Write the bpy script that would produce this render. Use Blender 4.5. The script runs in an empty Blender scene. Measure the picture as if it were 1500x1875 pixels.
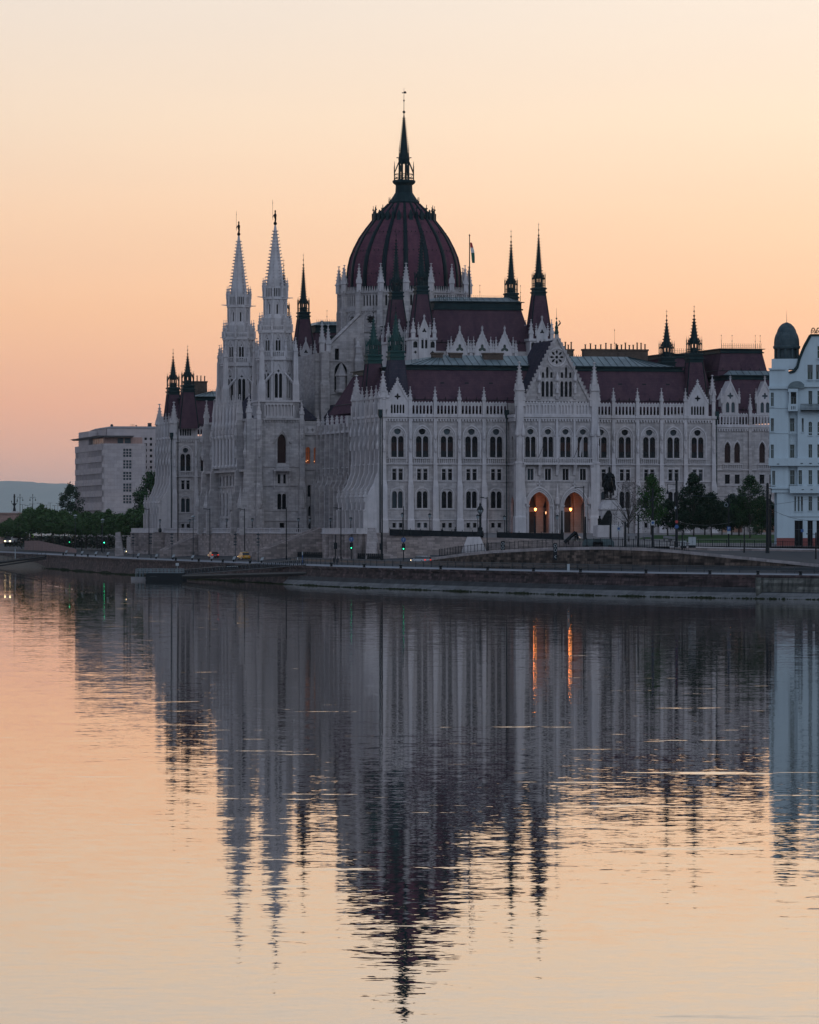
import bpy, math, random
from math import sin, cos, pi, radians, atan, sqrt, atan2
from mathutils import Vector, Matrix
from mathutils.geometry import tessellate_polygon
random.seed(7)
S = bpy.context.scene
COL = S.collection

# ---------------------------------------------------------------- camera
EYE = 11.2                                   # camera height above the water, same as the palace terrace
cam = bpy.data.cameras.new('camera')
co_ = bpy.data.objects.new('camera', cam); COL.objects.link(co_)
co_.location = (0, 0, EYE); co_.rotation_euler = (radians(90), 0, 0)
cam.sensor_fit = 'VERTICAL'; cam.sensor_height = 36; cam.lens = 8600 * 36 / 1875
cam.shift_y = 29.5 / 1875
cam.clip_start = 1; cam.clip_end = 90000
S.camera = co_
S.view_settings.view_transform = 'Standard'; S.view_settings.look = 'None'
S.view_settings.exposure = 0.0; S.view_settings.gamma = 1.0
S.cycles.use_denoising = True; S.cycles.denoiser = 'OPENIMAGEDENOISE'; S.cycles.denoising_input_passes = 'RGB_ALBEDO_NORMAL'
S.cycles.max_bounces = 8; S.cycles.diffuse_bounces = 3; S.cycles.glossy_bounces = 4
S.cycles.transmission_bounces = 4; S.cycles.volume_bounces = 1; S.cycles.transparent_max_bounces = 8

# ---------------------------------------------------------------- world: dawn sky
def ramp(nt, stops, fac):
    r = nt.nodes.new('ShaderNodeValToRGB'); nt.links.new(fac, r.inputs[0])
    e = r.color_ramp.elements
    while len(e) < len(stops): e.new(0.5)
    for k, (p, c) in enumerate(stops):
        e[k].position = p; e[k].color = (*c, 1) if len(c) == 3 else c
    return r.outputs[0]
def math_(nt, op, a, b=None, clamp=False):
    n = nt.nodes.new('ShaderNodeMath'); n.operation = op; n.use_clamp = clamp
    for k, x in enumerate((a, b)):
        if x is None: continue
        if isinstance(x, (int, float)): n.inputs[k].default_value = x
        else: nt.links.new(x, n.inputs[k])
    return n.outputs[0]
def mixc(nt, fac, a, b, mode='MIX'):
    n = nt.nodes.new('ShaderNodeMix'); n.data_type = 'RGBA'; n.blend_type = mode
    for s, x in ((n.inputs[0], fac), (n.inputs[6], a), (n.inputs[7], b)):
        if isinstance(x, (int, float)): s.default_value = x
        elif isinstance(x, tuple): s.default_value = (*x, 1) if len(x) == 3 else x
        else: nt.links.new(x, s)
    return n.outputs[2]
W = bpy.data.worlds.new('World'); S.world = W; W.use_nodes = True
nt = W.node_tree; nt.nodes.clear()
tc = nt.nodes.new('ShaderNodeTexCoord'); sep = nt.nodes.new('ShaderNodeSeparateXYZ')
nt.links.new(tc.outputs['Generated'], sep.inputs[0])
X_, Y_, Z_ = sep.outputs
el = math_(nt, 'POWER', math_(nt, 'MAXIMUM', Z_, 0.0), 0.5)          # sqrt stretches the low sky
q = lambda z: sqrt(z)
glow = ramp(nt, [(0.0, (.98, .53, .38)), (q(.012), (1.02, .54, .37)), (q(.026), (1.13, .565, .345)), (q(.046), (1.21, .69, .395)),
                 (q(.066), (1.19, .79, .51)), (q(.086), (1.15, .88, .64)), (q(.112), (1.07, .91, .755)),
                 (q(.2), (.80, .74, .68)), (q(.4), (.44, .50, .58)), (1.0, (.24, .30, .42))], el)
back = ramp(nt, [(0.0, (.345, .38, .47)), (q(.1), (.38, .435, .55)), (q(.4), (.34, .42, .58)), (1.0, (.24, .30, .42))], el)
# how far the direction leans towards the glow in the north-east
az = math_(nt, 'ADD', math_(nt, 'MULTIPLY', Y_, .95), math_(nt, 'MULTIPLY', X_, .30))
az = math_(nt, 'MULTIPLY', math_(nt, 'ADD', az, .10), 1.05, True)
az = math_(nt, 'POWER', az, 1.3)
# slightly cooler and darker towards the left of the glow
side = math_(nt, 'ADD', math_(nt, 'MULTIPLY', X_, 4.2), .5, True)
glow2 = mixc(nt, side, mixc(nt, 1.0, glow, (.84, .85, .88), 'MULTIPLY'), glow)
# a few faint high streaks of cloud
mp = nt.nodes.new('ShaderNodeMapping'); mp.inputs['Scale'].default_value = (6, 6, 60)
nt.links.new(tc.outputs['Generated'], mp.inputs[0])
nz = nt.nodes.new('ShaderNodeTexNoise'); nz.inputs['Scale'].default_value = 1.4; nz.inputs['Detail'].default_value = 3
nt.links.new(mp.outputs[0], nz.inputs['Vector'])
st = math_(nt, 'MULTIPLY', math_(nt, 'SUBTRACT', nz.outputs[0], .5), .10)
glow3 = mixc(nt, 1.0, glow2, ramp(nt, [(0, (.94, .95, .97)), (1, (1.05, 1.04, 1.02))], math_(nt, 'ADD', math_(nt, 'MULTIPLY', st, 6), .5)), 'MULTIPLY')
sky = mixc(nt, az, back, glow3)
nish = nt.nodes.new('ShaderNodeTexSky'); nish.sky_type = 'NISHITA'; nish.sun_disc = False
nish.sun_elevation = radians(1.0); nish.sun_rotation = radians(40)
sky = mixc(nt, 1.0, sky, mixc(nt, 1.0, nish.outputs[0], (.004, .004, .004), 'MULTIPLY'), 'ADD')
bg = nt.nodes.new('ShaderNodeBackground'); nt.links.new(sky, bg.inputs[0]); bg.inputs[1].default_value = 1.0
out = nt.nodes.new('ShaderNodeOutputWorld'); nt.links.new(bg.outputs[0], out.inputs[0])
# soft fill lamp added to brighten the palace fronts, in place of cool skylight
sl = bpy.data.lights.new('sky_fill', 'SUN'); sl.energy = 0.52; sl.angle = radians(45); sl.color = (.74, .86, 1)
so = bpy.data.objects.new('sky_fill', sl); COL.objects.link(so)
so.rotation_euler = Vector((-.28, .80, -.50)).to_track_quat('-Z', 'Y').to_euler()

# ---------------------------------------------------------------- mesh builder
class MB:
    def __init__(s): s.v = []; s.f = []; s.mi = []; s.m = 0; s.T = None
    def add(s, vs, fs):
        b = len(s.v)
        if s.T is not None: vs = [tuple(s.T @ Vector(p)) for p in vs]
        s.v.extend(vs); s.f.extend([tuple(i + b for i in f) for f in fs]); s.mi.extend([s.m] * len(fs))
    def box(s, x0, x1, y0, y1, z0, z1):
        s.add([(x0,y0,z0),(x1,y0,z0),(x1,y1,z0),(x0,y1,z0),(x0,y0,z1),(x1,y0,z1),(x1,y1,z1),(x0,y1,z1)],
              [(0,3,2,1),(4,5,6,7),(0,1,5,4),(1,2,6,5),(2,3,7,6),(3,0,4,7)])
    def loft(s, rings, cap0=True, cap1=True):
        n = len(rings[0]); vs = [p for r in rings for p in r]; fs = []
        for k in range(len(rings) - 1):
            for i in range(n):
                j = (i + 1) % n
                fs.append((k*n+i, k*n+j, (k+1)*n+j, (k+1)*n+i))
        if cap0: fs.append(tuple(range(n - 1, -1, -1)))
        if cap1: fs.append(tuple((len(rings)-1)*n + i for i in range(n)))
        s.add(vs, fs)
    def lathe(s, cx, cy, prof, n=8, rot=0.0):
        s.loft([[(cx + r*cos(rot + 2*pi*i/n), cy + r*sin(rot + 2*pi*i/n), z) for i in range(n)] for r, z in prof])
    def cone(s, cx, cy, z0, r0, z1, r1, n=8, rot=0.0): s.lathe(cx, cy, [(r0, z0), (r1, z1)], n, rot)
    def sq(s, cx, cy, prof):                  # square lathe, prof = (half width, z)
        s.lathe(cx, cy, [(w * 1.41421, z) for w, z in prof], 4, pi / 4)
    def rect(s, prof):                        # prof = (x0,x1,y0,y1,z)
        s.loft([[(a,c,z),(b,c,z),(b,d,z),(a,d,z)] for a,b,c,d,z in prof])
    def bar(s, p, q, r, n=4, r2=None):
        p, q = Vector(p), Vector(q); d = (q - p)
        if d.length < 1e-6: return
        u = d.orthogonal().normalized(); w = d.normalized().cross(u); r2 = r if r2 is None else r2
        f = lambda c, R: [tuple(c + u*(R*cos(2*pi*i/n + pi/4)) + w*(R*sin(2*pi*i/n + pi/4))) for i in range(n)]
        s.loft([f(p, r), f(q, r2)])
    def ball(s, x, y, z, r, n=8, sz=1.0):
        s.lathe(x, y, [(max(r*sin(pi*k/6), .001), z - r*sz*cos(pi*k/6)) for k in range(7)], n)
    def ext(s, poly, y0, y1):                 # closed outline in x,z extruded along y
        n = len(poly)
        tris = tessellate_polygon([[Vector((a, b, 0)) for a, b in poly]])
        vs = [(a, y0, b) for a, b in poly] + [(a, y1, b) for a, b in poly]
        fs = [tuple(t) for t in tris] + [tuple(i + n for i in t) for t in tris]
        fs += [(i, (i+1) % n, n + (i+1) % n, n + i) for i in range(n)]
        s.add(vs, fs)
    def panel(s, outer, holes, y=0.0, depth=.5):   # wall sheet facing -y with holes and reveals
        loops = [outer] + holes
        flat = [p for l in loops for p in l]
        tris = tessellate_polygon([[Vector((a, b, 0)) for a, b in l] for l in loops])
        s.add([(a, y, b) for a, b in flat], [tuple(t) for t in tris])
        for h in holes:
            n = len(h)
            s.add([(a, y, b) for a, b in h] + [(a, y + depth, b) for a, b in h],
                  [(i, (i+1) % n, n + (i+1) % n, n + i) for i in range(n)])
    def mesh(s, name, mats, smooth=False):
        me = bpy.data.meshes.new(name)
        me.from_pydata(s.v, [], s.f)
        for m in (mats if isinstance(mats, (list, tuple)) else [mats]): me.materials.append(m)
        if any(s.mi): me.polygons.foreach_set('material_index', s.mi)
        if smooth: me.polygons.foreach_set('use_smooth', [True] * len(s.f))
        me.update()
        return me
def R_(a, b, z0, z1): return [(a, z0), (b, z0), (b, z1), (a, z1)]
def rnd_arch(c, w, z0, zt, n=6):             # round headed opening
    r = w / 2; zs = zt - r
    return [(c - r, z0), (c + r, z0)] + [(c + r*cos(pi*k/n), zs + r*sin(pi*k/n)) for k in range(n + 1)]
def pt_arch(c, w, z0, zs, zt, n=5):          # pointed opening springing at zs
    r = w / 2; H = zt - zs; Rr = (r*r + H*H) / (2*r); cx = c + r - Rr; a1 = atan2(H, c - cx)
    R1 = [(cx + Rr*cos(a1*k/n), zs + Rr*sin(a1*k/n)) for k in range(n + 1)]
    L1 = [(2*c - x, z) for x, z in reversed(R1[:-1])]
    return [(c - r, z0), (c + r, z0)] + R1 + L1
def arch_band(mb, c, r0, r1, zs, k, y0, y1, n=7):   # pointed hood band between half widths r0 < r1, rise factor k
    def side(r):
        H = r*k; Rr = (r*r + H*H)/(2*r); cx = r - Rr; a1 = atan2(H, -cx)
        p = [(cx + Rr*cos(a1*i/n), zs + Rr*sin(a1*i/n)) for i in range(n + 1)]
        return p + [(-x, z) for x, z in reversed(p[:-1])]
    a, b = side(r0), side(r1)
    for i in range(len(a) - 1):
        q4 = [a[i], b[i], b[i+1], a[i+1]]
        mb.add([(c + x, y0, z) for x, z in q4] + [(c + x, y1, z) for x, z in q4],
               [(0,1,2,3),(7,6,5,4),(0,4,5,1),(1,5,6,2),(2,6,7,3),(3,7,4,0)])
def circ(c, z, r, n=12): return [(c + r*cos(2*pi*k/n), z + r*sin(2*pi*k/n)) for k in range(n)]
def foil(c, z, r, m=4, n=24, a=.28, ph=0.0): return [(c + r*(1 - a + a*cos(m*t + ph))*cos(t), z + r*(1 - a + a*cos(m*t + ph))*sin(t)) for t in [2*pi*k/n for k in range(n)]]

def root(name, label, cat, loc=(0,0,0), rz=0.0, group=None):
    o = bpy.data.objects.new(name, None); COL.objects.link(o)
    o.location = loc; o.rotation_euler = (0, 0, rz); o.empty_display_size = .5
    o['label'] = label; o['category'] = cat
    if group: o['group'] = group
    return o
def part(name, me, parent=None, loc=(0,0,0), rz=0.0, sc=None, mats=None, smooth=False):
    if isinstance(me, MB): me = me.mesh(name, mats, smooth)
    o = bpy.data.objects.new(name, me); COL.objects.link(o)
    o.location = loc; o.rotation_euler = (0, 0, rz)
    if sc: o.scale = (sc, sc, sc) if isinstance(sc, (int, float)) else sc
    if parent: o.parent = parent
    return o
def thing(name, mb, mats, label, cat, group=None, loc=(0,0,0), rz=0.0, smooth=False):
    o = part(name, mb, None, loc, rz, None, mats, smooth)
    o['label'] = label; o['category'] = cat
    if group: o['group'] = group
    return o
def struct(name, mb, mats, kind='structure', smooth=False):
    o = part(name, mb, None, (0,0,0), 0, None, mats, smooth); o['kind'] = kind
    return o
def tree_copy(src, loc, rz=None, sc=None, label=None):
    def cp(o, parent):
        c = o.copy(); COL.objects.link(c); c.parent = parent
        for ch in list(o.children): cp(ch, c)
        return c
    r = cp(src, None); r.location = loc
    if rz is not None: r.rotation_euler = (0, 0, rz)
    if sc is not None: r.scale = (sc, sc, sc) if isinstance(sc, (int, float)) else sc
    if label: r['label'] = label
    return r

# ---------------------------------------------------------------- materials
def mat(name, col, rough=.8, metal=0.0, emit=None, es=0.0, spec=None):
    m = bpy.data.materials.new(name); m.use_nodes = True
    b = m.node_tree.nodes['Principled BSDF']
    b.inputs['Base Color'].default_value = (*col, 1); b.inputs['Roughness'].default_value = rough
    b.inputs['Metallic'].default_value = metal
    if spec is not None: b.inputs['Specular IOR Level'].default_value = spec
    if emit: b.inputs['Emission Color'].default_value = (*emit, 1); b.inputs['Emission Strength'].default_value = es
    return m
def noise(nt, vec, scale, detail=3, rough=.6):
    n = nt.nodes.new('ShaderNodeTexNoise'); n.inputs['Scale'].default_value = scale
    n.inputs['Detail'].default_value = detail; n.inputs['Roughness'].default_value = rough
    nt.links.new(vec, n.inputs['Vector']); return n.outputs[0]
def mapv(nt, vec, sc, rot=(0,0,0)):
    m = nt.nodes.new('ShaderNodeMapping'); m.inputs['Scale'].default_value = sc; m.inputs['Rotation'].default_value = rot
    nt.links.new(vec, m.inputs[0]); return m.outputs[0]
def wallvec(nt, sx=1.0):                       # (x+y, z) coordinates so block courses run round corners
    g = nt.nodes.new('ShaderNodeNewGeometry'); s = nt.nodes.new('ShaderNodeSeparateXYZ'); nt.links.new(g.outputs['Position'], s.inputs[0])
    c = nt.nodes.new('ShaderNodeCombineXYZ')
    nt.links.new(math_(nt, 'ADD', s.outputs[0], s.outputs[1]), c.inputs[0]); nt.links.new(s.outputs[2], c.inputs[1])
    return c.outputs[0], g.outputs['Position'], s
def masonry(name, col, var=.25, bw=1.2, bh=.45, mortar=.02, warm=(1.08, .98, .92), cool=(.94, .98, 1.05), stain=.45, dark=.75, blocks=True, lo=None, mcol=.7):
    m = bpy.data.materials.new(name); m.use_nodes = True; nt = m.node_tree
    b = nt.nodes['Principled BSDF']; b.inputs['Roughness'].default_value = .85; b.inputs['Specular IOR Level'].default_value = .2
    wv, pos, sp = wallvec(nt)
    c = mixc(nt, noise(nt, mapv(nt, pos, (.12, .12, .12)), 1.0, 4), tuple(col[i]*warm[i] for i in range(3)), tuple(col[i]*cool[i] for i in range(3)))
    f = noise(nt, mapv(nt, pos, (.5, .5, .5)), 1.0, 6, .7)
    c = mixc(nt, 1.0, c, ramp(nt, [(.3, (1-var,)*3), (.7, (1+var*.5,)*3)], f), 'MULTIPLY')
    # rain streaks running down
    s2 = noise(nt, mapv(nt, pos, (1.4, 1.4, .07)), 1.0, 4, .6)
    c = mixc(nt, math_(nt, 'MULTIPLY', ramp(nt, [(.48, (0,0,0)), (.72, (1,1,1))], s2), stain), c, tuple(v*dark*.7 for v in col))
    if blocks:
        br = nt.nodes.new('ShaderNodeTexBrick'); nt.links.new(wv, br.inputs['Vector'])
        br.inputs['Scale'].default_value = 1.0; br.inputs['Brick Width'].default_value = bw; br.inputs['Row Height'].default_value = bh
        br.inputs['Mortar Size'].default_value = mortar; br.inputs['Mortar Smooth'].default_value = .3
        br.inputs['Color1'].default_value = (1-var, 1-var, 1-var, 1); br.inputs['Color2'].default_value = (1+var*.6, 1+var*.55, 1+var*.5, 1)
        br.inputs['Mortar'].default_value = (mcol,)*3 + (1,)
        c = mixc(nt, 1.0, c, br.outputs[0], 'MULTIPLY')
    nt.links.new(c, b.inputs['Base Color'])
    return m
M = {}
M['stone'] = masonry('stone', (.385, .365, .365), .22, 1.3, .5, .025, stain=.6, dark=.8, mcol=.8)
M['trim'] = masonry('trim_stone', (.475, .455, .46), .18, blocks=False, stain=.5, dark=.7)
M['oldstone'] = masonry('weathered_stone', (.36, .33, .325), .22, 1.2, .5, .03, stain=.5, dark=.6)
M['terrace'] = masonry('terrace_stone', (.31, .27, .26), .34, 1.5, .55, .04, stain=.4, dark=.65)
M['rubble'] = masonry('rubble_wall', (.33, .28, .26), .35, .9, .4, .04, stain=.25)
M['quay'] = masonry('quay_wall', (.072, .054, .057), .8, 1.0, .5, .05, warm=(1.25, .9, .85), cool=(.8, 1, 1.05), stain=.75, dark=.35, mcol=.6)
M['quay2'] = masonry('pale_quay_blocks', (.13, .14, .13), .8, 1.2, .5, .05, stain=.8, dark=.2)
M['mottled'] = masonry('mottled_wall', (.11, .085, .07), .85, .9, .5, .05, stain=.8, dark=.2)
M['white'] = masonry('white_render', (.42, .495, .535), .06, blocks=False, stain=.2, dark=.85, warm=(1,1,1), cool=(.97,1,1.02))
M['ministry'] = masonry('limestone_cladding', (.40, .36, .36), .12, 2.4, 1.2, .03, stain=.2)
M['concrete'] = masonry('concrete', (.2, .2, .21), .15, 3, 3, .02, stain=.3, blocks=False)
M['pave'] = masonry('pavement', (.19, .21, .235), .15, blocks=False, stain=0)
M['asphalt'] = masonry('asphalt', (.040, .044, .050), .2, blocks=False, stain=0)
M['apronlow'] = masonry('low_apron', (.13, .14, .145), .25, 1.6, .5, .03, stain=.4, dark=.5)
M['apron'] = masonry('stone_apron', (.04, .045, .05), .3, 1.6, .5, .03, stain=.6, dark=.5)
def tiled(name, col, col2, sc=1.0):
    m = bpy.data.materials.new(name); m.use_nodes = True; nt = m.node_tree
    b = nt.nodes['Principled BSDF']; b.inputs['Roughness'].default_value = .8; b.inputs['Specular IOR Level'].default_value = 0.0
    wv, pos, sp = wallvec(nt)
    br = nt.nodes.new('ShaderNodeTexBrick'); nt.links.new(wv, br.inputs['Vector'])
    br.inputs['Scale'].default_value = 1.0; br.inputs['Brick Width'].default_value = .6*sc; br.inputs['Row Height'].default_value = .35*sc
    br.inputs['Mortar Size'].default_value = .03; br.inputs['Color1'].default_value = (*col, 1); br.inputs['Color2'].default_value = (*col2, 1)
    br.inputs['Mortar'].default_value = (*[c*.8 for c in col], 1)
    f = noise(nt, mapv(nt, pos, (.6, .6, .25)), 1.0, 5, .7)
    c = mixc(nt, 1.0, br.outputs[0], ramp(nt, [(.3, (.72, .74, .8)), (.7, (1.2, 1.15, 1.1))], f), 'MULTIPLY')
    nt.links.new(c, b.inputs['Base Color'])
    return m
M['roof'] = tiled('maroon_roof_tiles', (.074, .044, .058), (.088, .052, .067))
M['roofgrey'] = tiled('grey_roof_slates', (.045, .045, .06), (.06, .052, .07))
M['dome'] = tiled('dome_tiles', (.100, .046, .064), (.120, .055, .075), 1.0)
def blotch(name, c1, c2, rough=.6, metal=0.0, sc=.5):
    m = bpy.data.materials.new(name); m.use_nodes = True; nt = m.node_tree
    b = nt.nodes['Principled BSDF']; b.inputs['Roughness'].default_value = rough; b.inputs['Metallic'].default_value = metal; b.inputs['Specular IOR Level'].default_value = .4 if metal else .1
    g = nt.nodes.new('ShaderNodeNewGeometry')
    nt.links.new(mixc(nt, ramp(nt, [(.35, (0,0,0)), (.65, (1,1,1))], noise(nt, g.outputs['Position'], sc, 5, .65)), c1, c2), b.inputs['Base Color'])
    return m
M['green'] = blotch('dark_copper', (.008, .020, .024), (.014, .032, .036), .55, sc=.6)
M['verdigris'] = blotch('verdigris_copper', (.016, .050, .048), (.026, .066, .062), .6, sc=.5)
M['rib'] = blotch('rib_copper', (.004, .011, .015), (.007, .018, .022), .5, sc=.4)
M['zinc'] = blotch('zinc_roof', (.07, .10, .115), (.17, .22, .235), .45, .2, sc=.25)
M['brick'] = masonry('chimney_brick', (.10, .075, .06), .25, .5, .2, .02, stain=.4)
M['iron'] = mat('black_iron', (.006, .009, .012), .6, spec=.2)
M['greyiron'] = mat('grey_iron', (.025, .034, .040), .5, spec=.3)
M['paleiron'] = mat('pale_painted_rail', (.22, .27, .29), .5)
M['glass'] = mat('dark_glass', (.005, .006, .008), .25, spec=.12)
M['curtain'] = mat('curtained_glass', (.026, .011, .010), .4, spec=.15)
M['bluepane'] = mat('bluish_glass', (.03, .05, .062), .35, spec=.3)
M['duskpane'] = mat('dusk_glass', (.012, .022, .03), .3, spec=.3)
M['blind'] = blotch('grey_blind', (.12, .13, .13), (.08, .09, .09), .8, sc=2)
M['green_glass'] = mat('greenish_glass', (.02, .04, .03), .2, spec=.5)
M['litwin'] = mat('lamp_lit_pane', (.1, .03, .01), .5, emit=(1, .26, .09), es=.075)
M['lampglow'] = mat('lamp_glow', (.8, .4, .2), .5, emit=(1, .31, .06), es=12)
M['dirt'] = masonry('bare_ground', (.035, .04, .038), .2, blocks=False, stain=0)
M['lampsoft'] = mat('small_lamp_glow', (.8, .5, .3), .5, emit=(1, .45, .2), es=2)
M['lampoff'] = mat('frosted_lamp_glass', (.20, .24, .26), .3)
M['door'] = mat('dark_oak_door', (.012, .006, .004), .6)
M['porch'] = masonry('porch_stone', (.36, .27, .22), .12, 1.3, .5, .02, stain=.1)
M['bronze'] = blotch('dark_bronze', (.004, .006, .007), (.009, .011, .012), .6, sc=1.5)
M['bark'] = mat('bark', (.03, .025, .022), .9)
M['flagc'] = mat('flag_cloth', (.3, .05, .05), .8)
# ================================================================ THE PALACE
AL = atan(.2336)
PAL = root('palace', 'vast gothic revival stone palace with a ribbed maroon dome and needle spires', 'palace', (-5.64, 970, EYE), AL)

# ---------- shared shapes
def pinnacle_mesh(h, w, n=4, crk=True):
    mb = MB(); hw = w / 2; b = h * .38
    mb.sq(0, 0, [(hw*.86, 0), (hw*.86, b*.75), (hw*1.12, b*.8), (hw*1.12, b*.88), (hw*.8, b*.9), (hw*.72, b)])
    for dx, dy in ((0,-1),(0,1),(1,0),(-1,0)):        # gablets
        mb.add([(dx*hw*1.1 - dy*hw, dy*hw*1.1 + dx*hw, b*.8), (dx*hw*1.1 + dy*hw, dy*hw*1.1 - dx*hw, b*.8), (dx*hw*1.1, dy*hw*1.1, b*1.22), (dx*hw*.2, dy*hw*.2, b*1.22)], [(0,1,2),(0,2,3),(1,3,2)])
    mb.sq(0, 0, [(hw*.78, b), (hw*.10, h*.93), (hw*.10, h)])
    if crk:
        N = max(3, int((h - b) / .75))
        for k in range(1, N):
            t = k / N; z = b + (h*.93 - b)*t; r = hw*(.78 - .68*t)*1.35 + .05
            s_ = .10 + .06*hw
            for a in range(4):
                x, y = r*cos(pi/4 + a*pi/2), r*sin(pi/4 + a*pi/2)
                mb.box(x - s_, x + s_, y - s_, y + s_, z - s_*.6, z + s_*.9)
    mb.sq(0, 0, [(hw*.05, h*.955), (hw*.3 + .05, h*.965), (hw*.3 + .05, h*.98), (hw*.05, h*.99)])
    return mb.mesh('pinnacle', M['trim'])
_pc = {}
def pinnacle(parent, x, y, z, h, w, rz=0):
    k = (round(h, 1), round(w, 2))
    if k not in _pc: _pc[k] = pinnacle_mesh(h, w)
    return part('pinnacle', _pc[k], parent, (x, y, z), rz)
def parapet_mesh(width, n, h=2.7, z0=0.0, blind=False, crest=True, w=.62):
    mb = MB(); p = width / n
    holes = [pt_arch(-width/2 + p*(k+.5), p*w, z0+.15, z0+h*.62, z0+h*.72) for k in range(n)]
    mb.panel(R_(-width/2, width/2, z0, z0 + h*.84), holes, -.14, .28)
    mb.add([(-width/2,.14,z0+h*.84),(width/2,.14,z0+h*.84),(width/2,-.14,z0+h*.84),(-width/2,-.14,z0+h*.84)], [(0,1,2,3)])
    if blind: mb.box(-width/2, width/2, .12, .2, z0, z0 + h*.82)
    mb.box(-width/2, width/2, -.24, .2, z0 + h*.84, z0 + h*.90)
    if crest:
        m2 = max(2, int(round(width / .62))); q2 = width / m2
        for k in range(m2):
            x = -width/2 + q2*(k + .5)
            mb.ext([(x - q2*.46, z0 + h*.895), (x + q2*.46, z0 + h*.895), (x, z0 + h*1.03)], -.12, .12)
    return mb.mesh('parapet', M['trim'])
def balus_mesh(width, h=1.15, step=.42):
    mb = MB(); n = max(2, int(width / step))
    mb.box(-width/2, width/2, -.16, .12, h - .18, h); mb.box(-width/2, width/2, -.14, .1, 0, .14)
    for k in range(n + 1):
        x = -width/2 + .06 + (width - .12)*k/n; mb.box(x - .07, x + .07, -.1, .06, .14, h - .18)
    return mb.mesh('balustrade', M['trim'])
MI = {}
# windows: a hood + mullions, pane is a child
def mk_window(kind):
    mb = MB(); pn = MB()
    if kind in ('piano', 'piano_narrow'):
        k = 1.0 if kind == 'piano' else .80
        arch_band(mb, 0, 1.72*k, 1.98*k, 18.9 if k == 1 else 19.15, 1.28, -.16, .02)
        arch_band(mb, 0, 1.45*k, 1.6*k, 18.9 if k == 1 else 19.15, 1.2, -.09, .02)
        for s_ in (-1, 1): mb.box(s_*1.85*k - .13, s_*1.85*k + .13, -.14, .02, 14.6, 18.9)
        mb.lathe(0, .0, [(.13, 14.7), (.1, 14.9), (.1, 18.2), (.17, 18.4)], 8)
        pn.m = 1; pn.box(-1.5*k, 1.5*k, .42, .46, 14.6, 17.75); pn.m = 0; pn.box(-1.5*k, 1.5*k, .42, .46, 17.75, 19.2); pn.m = 2; pn.box(-1.5*k, 1.5*k, .42, .46, 19.2, 20.9); pn.m = 3
        for s_ in (-1, 1): pn.box(s_*.725*k - .03, s_*.725*k + .03, .36, .42, 14.7, 19); pn.box(s_*.725*k - .55, s_*.725*k + .55, .36, .42, 17.7, 17.8)
        rl = MB(); rl.box(-1.42*k, 1.42*k, .20, .26, 14.7, 15.95)
        hb = balus_mesh(3.7*k, 1.2)
        return mb.mesh('window', M['trim']), pn.mesh('pane', [M['glass'], M['curtain'], M['glass'], M['iron']]), rl.mesh('railing', M['iron']), hb
    if kind == 'rect':
        for s_ in (-1, 0, 1): mb.box(s_*1.22 - .1, s_*1.22 + .1, -.1, .02, 9.95, 12.35)
        mb.box(-1.32, 1.32, -.1, .02, 12.35, 12.55); mb.box(-1.25, 1.25, .12, .16, 11.55, 11.63)
        pn.box(-1.2, 1.2, .42, .46, 9.9, 12.4)
        return mb.mesh('window', M['trim']), pn.mesh('pane', [M['glass']])
    if kind == 'rect1':
        for s_ in (-1, 1): mb.box(s_*.78 - .1, s_*.78 + .1, -.1, .02, 9.95, 12.35)
        mb.box(-.88, .88, -.1, .02, 12.35, 12.55); mb.box(-.04, .04, .14, .2, 9.95, 12.3)
        pn.box(-.75, .75, .42, .46, 9.9, 12.4)
        return mb.mesh('window', M['trim']), pn.mesh('pane', [M['glass']])
    if kind == 'low':
        arch_band(mb, 0, 1.32, 1.55, 7.0, .9, -.14, .02)
        for s_ in (-1, 1): mb.box(s_*1.43 - .11, s_*1.43 + .11, -.1, .02, 4.1, 7.0)
        mb.lathe(0, 0, [(.11, 4.1), (.08, 4.3), (.08, 6.9), (.14, 7.1)], 8)
        mb.box(-1.7, 1.7, -.2, .02, 3.85, 4.08)
        pn.box(-1.25, 1.25, .42, .46, 4, 8)
        return mb.mesh('window', M['trim']), pn.mesh('pane', [M['glass']])
    if kind == 'cellar':
        mb.box(-.1, .1, -.06, .02, .0, 1.1); mb.box(-1.2, 1.2, -.06, .02, 1.12, 1.25)
        pn.box(-1.2, 1.2, .42, .46, 0, 1.2)
        return mb.mesh('cellar_window', M['trim']), pn.mesh('pane', [M['glass']])
WK = {k: mk_window(k) for k in ('piano', 'piano_narrow', 'rect', 'rect1', 'low', 'cellar')}
PBLUE = []
for k_ in ('glass', 'curtain', 'bluepane'): PBLUE.append(M[k_])
def holes_for(kind, c):
    if kind == 'piano': return [rnd_arch(c - .725, 1.17, 14.7, 19.05), rnd_arch(c + .725, 1.17, 14.7, 19.05), circ(c, 20.05, .72)]
    if kind == 'piano_narrow': return [rnd_arch(c - .6, .98, 14.7, 18.95), rnd_arch(c + .6, .98, 14.7, 18.95), circ(c, 20.0, .66)]
    if kind == 'rect': return [R_(c - 1.08, c - .27, 9.95, 12.2), R_(c + .27, c + 1.08, 9.95, 12.2)]
    if kind == 'rect1': return [R_(c - .62, c + .62, 9.95, 12.25)]
    if kind == 'low': return [rnd_arch(c - .62, 1.0, 4.15, 7.65), rnd_arch(c + .62, 1.0, 4.15, 7.65)]
    if kind == 'cellar': return [R_(c - 1.05, c - .35, .1, 1.08), R_(c + .35, c + 1.05, .1, 1.08)]
rw = random.Random(3); PV = {}
M['curtain2'] = mat('brown_curtain', (.040, .016, .012), .5, spec=.15); M['curtain3'] = mat('dim_curtain', (.014, .009, .009), .5, spec=.15)
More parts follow.
